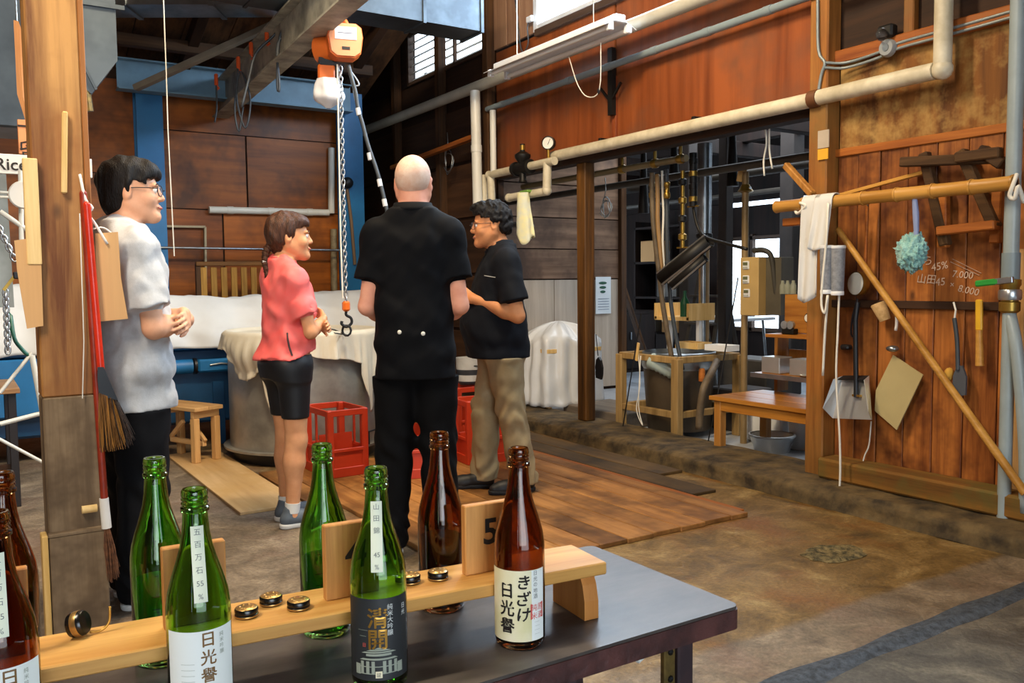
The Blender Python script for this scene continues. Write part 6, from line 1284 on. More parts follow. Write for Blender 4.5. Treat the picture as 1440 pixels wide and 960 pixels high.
# thin stick hanging from bamboo
t = thing('ladle', 'long thin wooden-handled skimmer hanging behind the cane', 'ladle', X(1214, 415, 4.22)); b = MB(); b.tube([X(1220, 285, 4.22), X(1217, 375, 4.23)], .009, 8); b.build('handle', mBATTEN, t, smooth=60); b = MB(); b.tube([X(1220, 275, 4.18), X(1220, 290, 4.22)], .006, 6); b.build('hook', mGALV, t)
q = X(1212, 399, 4.24); b = MB(); b.lathe([(.0001, 0), (.062, 0), (.068, .02), (.066, .045)], q, 26, axis=(-1, .25, .05)); b.build('brass_rim', mBRS, t, smooth=40); b = MB(); b.lathe([(.0001, .052), (.05, .05), (.062, .045)], q, 26, axis=(-1, .25, .05)); b.build('white_bowl', MAT('white_enamelled', 'c8cac4', .4, var=.08), t, smooth=60)
# cork cup and spoon
q = X(1240, 438, 4.22); t = thing('cork_mug', 'pale cork mug hanging tilted from the dark rail', 'mug', q - V3(0, 0, .05)); ax = V3(-.15, .35, .9); b = MB(); b.lathe([(.0001, -.05), (.03, -.05), (.042, .045), (.038, .05), (.03, -.03), (.0001, -.03)], q, 22, axis=ax); b.build('cup', MAT('cork', 'c9a878', .8, col2='a88858', scale=30), t, smooth=50); b = MB(); b.tube([q + V3(0, -.05, .03), q + V3(-.01, -.09, .01), q + V3(0, -.09, -.06), q + V3(0, -.085, -.10)], .008, 8, smooth=3); b.build('handle', mFW, t, smooth=180)
# steel dustpan
t = thing('dustpan', 'shiny steel dustpan hanging by its dark tube handle from the rail', 'dustpan', X(1198, 590, 4.2)); D0 = 4.22
b = MB(); b.tube([X(1206, 425, D0 + .02), X(1203, 450, D0), X(1204, 558, D0 - .03)], .014, 10); b.build('handle', mSTEELD, t, smooth=60)
b = MB(); b.tube([X(1206, 420, D0 + .02), X(1199, 445, D0), X(1197, 470, D0), X(1204, 475, D0)], .006, 6, smooth=3); b.build('grip_loop', mPLAB, t)
q_ = [X(1186, 528, D0 + .02), X(1222, 528, D0 + .02), X(1226, 590, D0 - .06), X(1171, 588, D0 - .06)]
b = MB(); b.raw(q_, [(0, 1, 2, 3)]); b.build('pan', MAT('polished_steel', 'd0d2d2', .3, .75, var=.1), t, thick=.003)
b = MB(); b.raw([q_[0], q_[3], q_[3] + V3(-.05, .03, .06), q_[0] + V3(-.05, .03, -.02)], [(0, 1, 2, 3)]); b.build('side_lip', bpy.data.materials['polished_steel'], t, thick=.003); b = MB(); b.raw([q_[1], q_[2], q_[2] + V3(-.04, -.005, .05), q_[1] + V3(-.05, -.005, -.02)], [(0, 1, 2, 3)]); b.build('side_lip', bpy.data.materials['polished_steel'], t, thick=.003)
b = MB(); b.raw([q_[0], q_[1], q_[1] + V3(-.05, 0, -.02), q_[0] + V3(-.05, 0, -.02)], [(0, 1, 2, 3)]); b.build('back_lip', mSTEELD, t, thick=.003)
b = MB(); b.box(X(1205, 556, D0 - .03), (.02, .05, .012)); b.build('socket', mBRS, t)
# square board on a hook
t = thing('fibre_board', 'square buff fibreboard hanging by one corner from a metal hook', 'board', X(1263, 603, 4.26)); P_ = [X(1257, 499, 4.27), X(1299, 527, 4.265), X(1262, 604, 4.25), X(1231, 577, 4.26), X(1233, 548, 4.265)]; b = MB(); n = len(P_); b.raw(P_ + [p_ + V3(-.008, 0, 0) for p_ in P_], [tuple(range(n)), tuple(range(n, 2 * n))[::-1]] + [(i, n + i, n + (i + 1) % n, (i + 1) % n) for i in range(n)]); b.build('panel', MAT('buff_board', 'b0a070', .7, var=.08, scale=5), t)
b = MB(); q = X(1255, 490, 4.25); b.ell(q, (.03, .035, .018), 12); b.build('clip', mGALV, t, smooth=180)
# black item, spatula, sponge, yellow handled brush
t = thing('rubber_spatula', 'dark grey rubber spatula hanging by a white loop from the rail', 'spatula', X(1349, 555, 4.22)); b = MB(); b.tube([X(1342, 447, 4.24), X(1346, 480, 4.24), X(1347, 520, 4.23)], .011, 8, smooth=3); b.build('handle', mCAB, t, smooth=60); b = MB(); M4 = Matrix.Translation(X(1349, 535, 4.23)) @ Matrix(((0, 0, 1, 0), (1, 0, 0, 0), (0, 1, 0, 0), (0, 0, 0, 1))); b.prism([(-.032, -.07), (.025, -.085), (.036, -.06), (.034, .02), (.015, .075), (-.012, .075), (-.034, .02)], M4, .014); b.build('blade', MAT('grey_rubber', '4a4e56', .6, var=.1), t); b = MB(); b.tube([X(1341, 425, 4.25), X(1344, 436, 4.24), X(1342, 450, 4.24)], .005, 6); b.build('loop', mSTRING, t)
b = MB(); b.ell(X(1335, 526, 4.25), (.03, .025, .035), 12); tag(b.build('sponge', MAT('yellow_sponge', 'c8963a', .9, bump=.6), smooth=180), 'small ochre sponge tucked behind the dark spatula', 'sponge')
t = thing('yellow_brush', 'slim brush with a yellow handle and bamboo end hanging on the planks', 'brush', X(1378, 514, 4.24)); b = MB(); b.beam(X(1377, 421, 4.24), X(1377, 465, 4.24), .034, .02, bev=.006); b.build('yellow_grip', MAT('yellow_plastic', 'e2b02c', .4), t); b = MB(); b.tube([X(1377, 464, 4.24), X(1378, 514, 4.24)], [.016, .021], 12); b.build('bamboo_end', mBAM, t, smooth=60)
b = MB(); b.box(X(1190, 488, 4.27), (.05, .06, .03), bev=.01); tag(b.build('black_clip', mPLAB), 'small black clip on the planks beside the dustpan handle', 'clip')
b = MB(); b.box((4.285, X(1430, 600, 4.285).y, .78), (.02, .05, 1.2), bev=.003); tag(b.build('door_batten', mSTOOLZ), 'pale vertical batten at the right edge of the plank wall', 'batten')
# chalk writing on the planks
mCHALK = MAT('chalk', 'd2b8a4', .9, var=.2, scale=60); b = MB()
for body, px_, py_, sz, rot in (('ら', 1305, 366, .055, 0), ('45%', 1321, 374, .055, 10), ('山田', 1303, 392, .055, -4), ('45', 1322, 396, .055, 4), ('7.000', 1354, 386, .050, -6), ('×', 1339, 400, .045, 0), ('8.000', 1362, 408, .050, -12)):
    q = X(px_, py_, 4.298); put_text(b, body, sz, placer(q, (0, -1, .0), (0, math.sin(radians(rot)), 1)) @ Matrix.Rotation(radians(rot), 4, 'Z'), shear=.1)
o_ = b.build('chalk_writing', mCHALK, wall_right); o_['label'] = 'faint chalk figures scrawled on the planks'; o_['kind'] = 'stuff'
b = MB(); q = X(1358, 376, 4.2975); b.beam(q + V3(0, .08, .03), q + V3(0, -.07, -.04), .006, .001).beam(q + V3(0, .07, .045), q + V3(0, -.08, -.03), .006, .001); b.build('chalk_strike', mCHALK, wall_right, kind='stuff')
# ================================================================== IN THE OPENING AND THE ANNEX
b = MB(); q = Z(826, 606); px_ = X(824, 400, 4.36); mp = thing('opening_post', 'dark wooden post standing in the middle of the opening', 'post', (4.36, px_.y, .1)); b.box((4.36, px_.y, 1.17), (.10, .115, 2.14), bev=.006); b.build('shaft', WOOD('opening_post_wood', '2e1c0c', '704818', 2, .6, 30, per=0, knots=True), mp)
def hang(x_, lab): pass
t = thing('dust_scoop', 'black rounded scoop hanging by a wire on the opening post', 'scoop', X(844, 532, 4.42)); b = MB(); b.tube([X(838, 470, 4.40), X(841, 500, 4.42)], .004, 6); b.build('wire', mIRON, t)
M4 = Matrix.Translation(X(844, 516, 4.44)) @ Matrix(((0, 0, -1, 0), (-1, 0, 0, 0), (0, 1, 0, 0), (0, 0, 0, 1))); b = MB(); b.prism([(-.035, -.09), (.03, -.10), (.042, -.06), (.045, .0), (.025, .06), (0, .085), (-.03, .06), (-.042, 0)], M4, .02); b.build('blade', mPLAB, t)
# second thin pipe inside the opening with valves and hanging hoses
s0, s1 = X(700, 296, 4.55), X(965, 232, 4.55); s0, s1 = V3(4.55, 6.9, 2.14), V3(4.55, s1.y, 2.14)
t = thing('valve_pipe', 'brownish service pipe with brass valves inside the opening', 'pipe', s0); b = MB(); b.tube([s0, s1], .026, 12); b.build('run', MAT('brown_pipe', '8a7a58', .45, .3, var=.2), t, smooth=60)
for px_ in (875, 921, 957):
    q = X(px_, 240, 4.55); q = V3(4.55, q.y, 2.14); b = MB(); b.lathe([(.03, -.03), (.036, -.02), (.036, .02), (.03, .03)], q, 14, axis=(0, 1, 0)); vv = b.build('tee', mBRS, t, smooth=50); b = MB(); b.tube([q, q + V3(0, 0, .16)], .013, 8); b.build('nipple', mBRS, vv, smooth=60)
for i, (pts, r, mm, lab) in enumerate((([(917, 243), (917, 262), (918, 300), (921, 335), (926, 375), (931, 420), (939, 470), (945, 505)], .020, mRUB, 'thick brown rubber hose hanging leftmost from the service pipe'), ([(924, 245), (925, 280), (925, 310), (928, 350), (932, 400)], .018, MAT('tan_hose', '9a7648', .5), 'tan hose hanging second from the service pipe'), ([(931, 240), (932, 275), (933, 300), (932, 340), (934, 385), (933, 430), (936, 445), (932, 452)], .009, mSTRING, 'white rope hanging among the rubber hoses'), ([(937, 238), (938, 270), (938, 330), (940, 380), (944, 430), (951, 475), (960, 520)], .016, mCAB, 'dark grey hose hanging rightmost and reaching into the vat'))):
    b = MB(); b.tube([X(x_, y_, 4.56 + .02 * i + (.12 * max(0, (y_ - 330) / 200))) for x_, y_ in pts], r, 9, smooth=4); tag(b.build('hose', mm, smooth=180), lab, 'hose')
for i, (x_, y_) in enumerate(((917, 268), (938, 268))):
    q = X(x_, y_, 4.57); b = MB(); b.lathe([(.018, -.06), (.026, -.05), (.026, -.02), (.018, -.01), (.018, .03), (.024, .035), (.024, .06), (.018, .065)], q, 12); o_ = b.build('hose_coupling', mBRS, smooth=50); tag(o_, ('brass coupling on the brown hose', 'brass coupling on the dark grey hose')[i] + ' below the service pipe', 'coupling')
def coil(cx_, cy_, xx, r, lab, n=4):
    b = MB(); pts = []
    for k in range(n * 14): a_ = 2 * pi * k / 14; q = X(cx_, cy_, xx); pts.append(q + V3(.01 * sin(k), r * (.8 + .25 * sin(k * .37)) * cos(a_), r * 1.35 * (.8 + .2 * cos(k * .21)) * sin(a_)))
    pts = [X(cx_ - 1, cy_ - 42, xx), X(cx_, cy_ - 25, xx)] + pts; b.tube(pts, .004, 5); return tag(b.build('wire_coil', mGALV, smooth=180), lab, 'coil')
coil(852, 292, 4.62, .07, 'loose coil of pale wire hanging from the service pipe'); coil(630, 228, 4.15, .10, 'coil of rope hanging on the dark wall above the bald man', 3)
# curtain of small hanging valves
for i, (x_, y0, y1, lab) in enumerate(((960, 240, 348, 'narrow brass valve stack hanging right of the hoses'), (975, 215, 290, 'dark valve stack with a flexible tube near the steel column'))):
    q0, q1 = X(x_, y0, 4.7), X(x_, y1, 4.7); t = thing('valve_stack', lab, 'valve', q1); b = MB(); b.tube([q0, q1], .016 if i == 0 else .03, 10); b.build('stem', mBRS if i == 0 else mIRON, t, smooth=60)
    for k in range(4): z_ = q0.z + (q1.z - q0.z) * (k + .6) / 4.2; b = MB(); b.lathe([(.02, -.03), (.034, -.02), (.034, .015), (.02, .025)], (q0.x, q0.y, z_), 12); b.build('union', mBRS if k % 2 else mIRON, t, smooth=50)
    b = MB(); b.beam(q1 + V3(0, .06, .0), q1 + V3(0, -.05, .0), .012, .012); b.build('lever', mBRS, t)
b = MB(); b.tube([X(975, 292, 4.7), X(980, 315, 4.68), X(990, 332, 4.66), (X(1020, 342, 4.5)), X(1050, 350, 4.42)], .012, 8, smooth=5); tag(b.build('flexible_tube', mIRON, smooth=180), 'black flexible tube sagging from the valve stack to the control box', 'tube')
# stainless column
q = X(990, 400, 5.4); t = thing('steel_column', 'shiny stainless column with a tan lower section behind the chutes', 'column', (5.4, q.y, 0)); b = MB(); b.tube([(5.4, q.y, 1.62), (5.4, q.y, 2.4)], .062, 20); b.build('upper_drum', mGALV, t, smooth=60); b = MB(); b.tube([(5.4, q.y, 0), (5.4, q.y, 1.62)], .045, 16); b.build('shaft', MAT('tan_paint', 'a8885c', .45, var=.15), t, smooth=60); b = MB(); b.tube([(5.34, q.y - .05, 0.1), (5.34, q.y - .05, 1.5)], .022, 12); b.build('side_pipe', mGALV, t, smooth=60)
b = MB(); b.lathe([(.06, -.02), (.07, -.01), (.07, .02), (.05, .03)], (5.4, q.y, 1.62), 20); b.build('collar', mIRON, t, smooth=50)
# dark chutes slanting down
for i, (p0, p1, r, lab) in enumerate(((((998, 338), (930, 392), .05, 'dark tubular chute slanting down to the left, upper of two')), (((992, 362), (945, 402), .032, 'dark tubular chute slanting down to the left, lower of two')))):
    a_, e_ = X(*p0, 4.66), X(*p1, 4.56); t = thing('chute', lab, 'chute', e_, group='chutes'); b = MB(); b.tube([a_, e_], r, 18, cap=False); b.build('tube', mIRON, t, smooth=60, thick=.004); d = (e_ - a_).normalized(); s_ = d.cross(V3(1, 0, 0)).normalized() * (r * 1.02)
    for sg in (-1, 1): b = MB(); b.tube([a_ + s_ * sg + V3(-.02, 0, 0), e_ + s_ * sg + V3(-.02, 0, 0)], .007, 6); b.build('chrome_strip', mCHAIN, t)
# shelf unit behind
t = thing('small_shelf', 'small yellowish shelf with a green bottle behind the hoses', 'shelf', X(962, 450, 5.3)); q = X(962, 447, 5.3); b = MB(); b.box(q, (.3, .42, .03)).box(q + V3(0, .2, .06), (.3, .03, .14)).box(q + V3(0, -.2, .06), (.3, .03, .14)); b.build('tray', mPALE, t)
for dy in (-.18, .18): b = MB(); b.box(q + V3(0, dy, -q.z / 2 - .01), (.035, .035, q.z - .01)); b.build('leg', mFW, t)
b = MB(); q2 = q + V3(-.05, -.06, .016); b.lathe([(.0001, 0), (.04, 0), (.04, .12), (.015, .17), (.015, .22), (.0001, .22)], q2, 14); tag(b.build('green_flask', MAT('dark_green', '1e5a3e', .3), smooth=50), 'dark green flask standing on the small yellow shelf', 'flask')
# wooden-framed vat
vq = X(958, 600, 4.95); vx, vy = 4.92, vq.y; t = thing('vat_stand', 'light timber stand around the dark round vat', 'stand', (vx, vy, 0)); mFR = WOOD('frame_timber', '7e6238', 'b0905c', 2, .6, 30, per=.1)
hw = .33
for sx in (-1, 1):
    for sy in (-1, 1): b = MB(); b.box((vx + sx * hw, vy + sy * hw, .325), (.06, .075, .65), bev=.004); b.build('post', mFR, t)
for z0 in (.64, .22):
    for sy in (-1, 1): b = MB(); b.box((vx, vy + sy * hw, z0), (2 * hw, .045, .05), bev=.004); b.build('rail', mFR, t)
    for sx in (-1, 1): b = MB(); b.box((vx + sx * hw, vy, z0), (.045, 2 * hw, .05), bev=.004); b.build('rail', mFR, t)
t = thing('vat', 'dark round vat with a bright steel rim inside the timber frame', 'vat', (vx, vy, 0)); b = MB(); b.lathe([(.0001, .05), (.25, .05), (.285, .54)], (vx, vy, 0), 36); b.build('drum', MAT('dark_vat', '4a3e2e', .5, var=.3), t, smooth=50); b = MB(); b.lathe([(.285, .54), (.296, .56), (.296, .67), (.286, .675), (.28, .56), (.0001, .5)], (vx, vy, 0), 36); b.build('steel_rim', mGALV, t, smooth=40)
b = MB(); b.tube([X(1008, 508, 4.85), X(1000, 525, 4.66), X(990, 545, 4.55), X(985, 575, 4.53), X(983, 603, 4.53)], .028, 12, smooth=5); tag(b.build('hose', mRUB, smooth=180), 'thick brown hose arching out of the vat over its front', 'hose')
# crumpled clear bottle and odds on the vat
q0, q1 = X(912, 510, 4.60), X(955, 532, 4.72); ax = (q1 - q0)
b = MB(); prof = [(.0001, 0)] + [(.058 + .008 * (k % 2), .012 + k * ax.length / 15) for k in range(13)] + [(.03, ax.length * .93), (.02, ax.length)]; b.lathe(prof, q0 + V3(0, 0, .03), 20, axis=ax); tag(b.build('plastic_bottle', MAT('cloudy_pet', 'c4d4cc', .2, var=.1, alpha=.75), smooth=50), 'ribbed clear plastic bottle lying across the edge of the vat frame', 'bottle')
for i, (x_, y_, sx, sy, sz, mm, lab, nm) in enumerate(((975, 503, .16, .24, .05, mPALE, 'open shallow wooden box resting on the vat', 'wooden_box'), (1015, 506, .14, .22, .045, mFW, 'white slotted plastic tray resting on the vat', 'plastic_tray'))):
    q = X(x_, y_, 5.0); q.z = .70 + .0 * i; t = thing(nm, lab, 'box' if i == 0 else 'tray', q); b = MB(); b.box(q + V3(0, 0, .006), (sx, sy, .012)); b.build('base', mm, t)
    for sg in (-1, 1): b = MB(); b.box(q + V3(sg * sx / 2, 0, sz / 2), (.012, sy, sz)); b.build('side', mm, t); b = MB(); b.box(q + V3(0, sg * sy / 2, sz / 2), (sx, .012, sz)); b.build('end', mm, t)
b = MB(); q = X(987, 525, 4.86); b.tube([q + V3(0, 0, -.06), q + V3(0, 0, .02), q + V3(0, 0, .04)], [.026, .026, .02], 10); tag(b.build('wooden_plug', mBATTEN, smooth=50), 'reddish wooden plug standing in the vat', 'plug')
# tie string and rod by the opening
pipe([X(902, 440, 4.42), X(873, 618, 4.40)], .005, mIRON, 'thin dark rod leaning from the cord to the kerb', 'rod', 'rod', 6)
cord([X(897, 485, 4.42), X(900, 540, 4.42), X(895, 575, 4.42), X(904, 598, 4.42), X(898, 570, 4.42), X(901, 500, 4.42)], .004, 'looped pale string hanging beside the thin dark rod', sm=4); b = MB(); b.beam(X(898, 482, 4.41), X(895, 507, 4.41), .02, .012); tag(b.build('wooden_toggle', mPALE), 'small wooden toggle on the string in the opening', 'toggle')
pipe([X(1038, 390, 4.55), X(1008, 560, 4.52), X(990, 650, 4.46)], .005, mIRON, 'long thin dark rod leaning in front of the control box pole', 'rod', 'rod', 6)
# control box on its pole
q = X(1048, 300, 5.020); qx, qy = 5.020, q.y; t = thing('control_pole', 'tall tan pole carrying the control box, with a clamp near its top', 'pole', (qx, qy, 0)); b = MB(); b.tube([(qx, qy, 0), (qx, qy, 2.05)], .026, 14); b.build('shaft', MAT('tan_steel', '9c8258', .45, .2, var=.2), t, smooth=60)
qc = X(1050, 265, 5.020); b = MB(); b.lathe([(.03, -.03), (.06, -.02), (.045, 0), (.03, .03)], (qx, qy, qc.z), 14); b.build('clamp', mBRS, t, smooth=40); b = MB(); b.box((qx, qy + .035, qc.z + .12), (.05, .05, .13), rot=(.2, 0, 0), bev=.005); b.build('wood_wedge', mPALE, t)
b = MB(); b.tube([(qx, qy - .05, qc.z), (qx, qy + .05, qc.z)], .012, 8); b.build('bolt', mCHAIN, t)
c0, c1 = X(1041, 362, 4.920), X(1066, 444, 4.920); cb = thing('control_box', 'beige control box with three white timers on the pole', 'control box', (5.000, (c0.y + c1.y) / 2, c1.z)); b = MB(); b.box((5.000, (c0.y + c1.y) / 2, (c0.z + c1.z) / 2), (.16, c0.y - c1.y, c0.z - c1.z), bev=.004); b.build('front_case', MAT('beige_case', 'c4a66c', .5, var=.08), cb)
b = MB(); b.box((5.060, c1.y - .075, (c0.z + c1.z) / 2), (.14, .14, (c0.z - c1.z) * .98), bev=.004); b.build('grey_case', MAT('grey_case', '5a5548', .5, var=.2), cb)
for k, (x_, y_) in enumerate(((1049, 373), (1049, 393), (1050, 412))):
    q = X(x_, y_, 4.918); b = MB(); b.box(q, (.014, .062, .062), bev=.006); tm = b.build('timer', mFW, cb); b = MB(); b.box(q + V3(-.008, 0, .012), (.004, .042, .022)); b.build('display', MAT('lcd', '6a7050', .4) if k == 0 else bpy.data.materials['lcd'], tm)
    for j in range(3): b = MB(); b.box(q + V3(-.008, .016 - j * .016, -.016), (.004, .010, .008)); b.build('button', mGREY, tm)
b = MB(); b.tube([X(1060, 352, 4.960), X(1075, 352, 4.960), X(1085, 362, 4.980), X(1090, 400, 5.000), X(1094, 430, 5.020)], .020, 8, smooth=4); tag(b.build('wrapped_hose', MAT('dull_wrap', '3e3c36', .6), smooth=180), 'dark wrapped hose curving over the top of the control box', 'hose')
# wooden worktable and shelves by the corner post
mWT = WOOD('worktable_wood', '8a5018', 'c08438', 1, .3, 26, per=.1); mWTZ = WOOD('worktable_leg', '7a4818', 'b07a38', 2, .5, 26, per=.1)
ty0, ty1, tz = X(998, 556, 4.38).y, X(1146, 570, 4.38).y, X(1070, 566, 4.38).z
t = thing('worktable', 'varnished wooden worktable just inside the opening by the corner post', 'table', (4.65, (ty0 + ty1) / 2, 0)); 
for k in range(3): b = MB(); b.box((4.46 + k * .185, (ty0 + ty1) / 2, tz - .015), (.18, ty0 - ty1, .03), bev=.003); b.build('top_board', mWT, t)
for sy in (ty0 - .06, ty1 + .05):
    for xx in (4.42, 4.88): b = MB(); b.box((xx, sy, (tz - .03) / 2), (.06, .06, tz - .03), bev=.004); b.build('leg', mWTZ, t)
for xx in (4.41, 4.90): b = MB(); b.box((xx, (ty0 + ty1) / 2, tz - .065), (.03, ty0 - ty1 - .06, .07), bev=.003); b.build('apron', mWT, t)
# stepped shelf on the table
sy0, sy1 = X(1060, 530, 4.75).y, X(1148, 530, 4.75).y; t = thing('shelf_rack', 'wooden stepped rack with a steel-edged shelf standing on the worktable', 'rack', (4.85, (sy0 + sy1) / 2, tz))
zs = X(1100, 531, 4.72).z; b = MB(); b.box((4.88, (sy0 + sy1) / 2, zs), (.32, sy0 - sy1, .028), bev=.003); b.build('shelf', mWT, t); b = MB(); b.box((4.72, (sy0 + sy1) / 2, zs), (.012, sy0 - sy1, .032)); b.build('steel_edge', mGALV, t)
zs2 = X(1115, 474, 4.75).z; b = MB(); b.box((4.9, (sy0 + sy1) / 2 - .03, zs2), (.26, sy0 - sy1 - .1, .024), bev=.003); b.build('shelf', mWT, t)
for yy in (sy0 - .05, sy1 + .03): b = MB(); b.box((4.98, yy, (tz + zs2) / 2), (.12, .03, zs2 - tz), bev=.003); b.build('upright', mWTZ, t)
b = MB(); b.box((5.03, (sy0 + sy1) / 2 - .03, (zs + zs2) / 2 - .03), (.015, sy0 - sy1 - .1, .12)); b.build('back_panel', mWTZ, t)
q = X(1118, 437, 4.9); b = MB(); b.box((4.95, (sy0 + sy1) / 2 - .04, zs2 + .15), (.03, sy0 - sy1 - .14, .27), bev=.004); b.build('tall_back', mWT, t)
for i, x_ in enumerate((1098, 1105, 1113)):
    q = X(x_, 404, 4.93); q.z = zs2 + .2875; b = MB(); b.lathe([(.0001, 0), (.022, 0), (.022, .06), (.012, .08), (.012, .095), (.0001, .095)], (4.95, q.y, q.z), 12); tag(b.build('glass_vial', MAT('clear_vial', 'b8bca8', .15, alpha=.5) if i == 0 else bpy.data.materials['clear_vial'], smooth=50), ('left', 'middle', 'right')[i] + ' small glass bottle of three on top of the tall wooden back', 'bottle', 'small bottles on the rack')
b = MB(); q = X(1108, 465, 4.80); q.z = zs2 + .013; t2 = thing('small_scale', 'small black metal gadget on the upper wooden shelf', 'gadget', (4.82, q.y, q.z)); b.box((4.82, q.y, q.z + .02), (.06, .10, .04), bev=.006); b.build('body', mIRON, t2)
for dy in (-.025, .025): b = MB(); b.lathe([(.0001, -.012), (.028, -.012), (.028, .012), (.0001, .012)], (4.80, q.y + dy, q.z + .065), 14, axis=(1, 0, 0)); b.build('knob', mCHAIN, t2, smooth=50)
q = X(1138, 447, 4.86); t2 = thing('hanging_thermometer', 'round white dial thermometer hanging on a dark strap over the tall back', 'thermometer', (q.x, q.y, q.z - .04)); b = MB(); b.lathe([(.0001, .016), (.030, .016), (.036, .008), (.036, -.006)], q, 18, axis=(-1, 0, 0)); b.build('case', mIRON, t2, smooth=40); b = MB(); b.lathe([(.0001, .018), (.026, .018)], q, 18, axis=(-1, 0, 0)); b.build('dial', bpy.data.materials['dial_white'], t2); b = MB(); b.tube([q + V3(0, .012, .03), q + V3(0, .006, .16), q + V3(0, -.006, .16), q + V3(0, -.012, .03)], .005, 6); b.build('strap', mIRON, t2)
for i, (x_, y_, w_, lab) in enumerate(((1090, 497, .16, 'dull steel box on the lower wooden shelf'), (1132, 497, .18, 'bright steel box on the lower wooden shelf'))):
    q = X(x_, y_, 4.82); b = MB(); b.box((4.84, q.y, zs + .072), (.14, w_, .115), bev=.005); tag(b.build('steel_box', bpy.data.materials['polished_steel']), lab, 'box', 'steel boxes')
b = MB(); q = X(1134, 526, 4.78); b.lathe([(.0001, 0), (.03, 0), (.05, .012), (.048, .014), (.03, .004)], (4.78, q.y, zs + .0145), 18); tag(b.build('steel_dish', bpy.data.materials['polished_steel'], smooth=50), 'small shiny dish at the front of the steel-edged shelf', 'dish')
# white buckets and a steel basin under the worktable, sack of light things behind
for i, (x_, y_, r, h_, mm, lab) in enumerate(((1085, 655, .16, .12, bpy.data.materials['polished_steel'], 'wide steel basin under the worktable'), (1127, 630, .10, .22, mFW, 'white bucket under the right end of the worktable'))):
    q = X(x_, y_, 4.95 + .25 * i); p = V3(q.x, q.y, 0.0); t2 = thing('basin' if i == 0 else 'bucket', lab, 'basin' if i == 0 else 'bucket', p); b = MB(); b.lathe([(.0001, 0), (r * .75, 0), (r, h_), (r * .96, h_), (r * .72, .012), (.0001, .012)], p, 26); b.build('wall', mm, t2, smooth=50); b = MB(); b.lathe([(r * .98, h_ - .01), (r * 1.05, h_ - .005), (r * 1.05, h_ + .006), (r * .96, h_ + .008)], p, 26); b.build('rim', mm, t2, smooth=50)
# annex furniture far behind: white table, dark cabinet, leaning board, low platform
q = Z(1012, 505); t2 = thing('far_table', 'light steel-topped table with thin legs far back in the annex', 'table', (7.2, 7.0, 0)); b = MB(); b.box((7.4, 7.15, .80), (.9, .9, .03)); b.build('top', mFW, t2)
for sx in (-1, 1):
    for sy in (-1, 1): b = MB(); b.tube([(7.4 + sx * .4, 7.15 + sy * .4, 0), (7.4 + sx * .35, 7.15 + sy * .35, .79)], .015, 8); b.build('leg', mGALV, t2)
q = Z(905, 512); t2 = thing('far_cabinet', 'dark cabinet standing below the white sheet in the annex', 'cabinet', (7.9, 9.2, 0)); b = MB(); b.box((7.6, 9.3, .42), (1.1, .5, .84), bev=.01); b.build('body', mANNEXD, t2)
for dx in (-.27, .27): b = MB(); b.box((7.6 + dx, 9.04, .42), (.5, .02, .74), bev=.004); d_ = b.build('door', mANNEXD, t2); b = MB(); b.box((7.6 + dx * .3, 9.02, .5), (.02, .02, .1)); b.build('handle', mGALV, d_)
b = MB(); p0, p1 = Z(918, 540), V3(6.75, 7.9, 1.35); b.beam(V3(7.1, 7.9, 0.0), V3(6.6, 7.95, 1.3), .09, .03, bev=.004); tag(b.build('leaning_plank', mDARKZ), 'dark plank leaning beside the annex door post', 'plank')
b = MB(); b.box((4.90, 5.98, .07), (.55, .8, .13), bev=.008); tag(b.build('low_platform', WOOD('platform_wood', '5e5246', '8a7c6c', 1, .7, 20)), 'low grey wooden platform on the floor just inside the opening', 'platform')
for i, (xx, yy) in enumerate(((5.9, 4.9), (6.6, 5.6), (6.2, 7.3))):
    pass
# hanging wires from the lintel
cord([X(1075, 172, 4.4), X(1078, 200, 4.4), X(1074, 225, 4.4), X(1075, 247, 4.4)], .006, 'short white wire hanging below the lintel, left of two', sm=4); cord([X(1082, 170, 4.4), X(1082, 210, 4.4), X(1086, 237, 4.4)], .006, 'short white wire hanging below the lintel, right of two', sm=4)

# ================================================================== LEFT EDGE: SIGNS, RODS, SMALL TABLE
mSIGN = MAT('white_board', 'd8d4cc', .5, var=.06); t = thing('white_sign', 'long white sign board with black lettering passing behind the post', 'sign', Y(60, 232, 4.4)); q0, q1 = Y(-40, 228, 4.4), Y(129, 234, 4.4); b = MB(); b.box(((q0.x + q1.x) / 2, 4.4, (q0.z + q1.z) / 2 - .005), (q1.x - q0.x, .02, .085), bev=.002); b.build('board', mSIGN, t)
b = MB(); put_text(b, 'Rice', .072, placer(Y(16, 231, 4.387), (1, 0, 0), (0, 0, 1)), offset=.001); b.build('lettering', mINK, t)
t = thing('orange_sign', 'orange wooden sign with black brush characters above the white sign', 'sign', Y(38, 215, 4.5)); q0, q1 = Y(24, 168, 4.5), Y(52, 218, 4.5); b = MB(); b.box(((q0.x + q1.x) / 2, 4.5, (q0.z + q1.z) / 2), (q1.x - q0.x, .02, q0.z - q1.z), bev=.002); b.build('board', MAT('orange_board', 'd88a58', .6, var=.06), t); b = MB(); b.tube([((q0.x + q1.x) / 2, 4.5, q0.z), ((q0.x + q1.x) / 2, 4.5, 4.64)], .004, 5); b.build('hanger', mGALV, t); b = MB(); put_text(b, '一留', .10, placer(Y(42, 195, 4.487), (1, 0, 0), (0, 0, 1)), column=True); b.build('lettering', mINK, t)
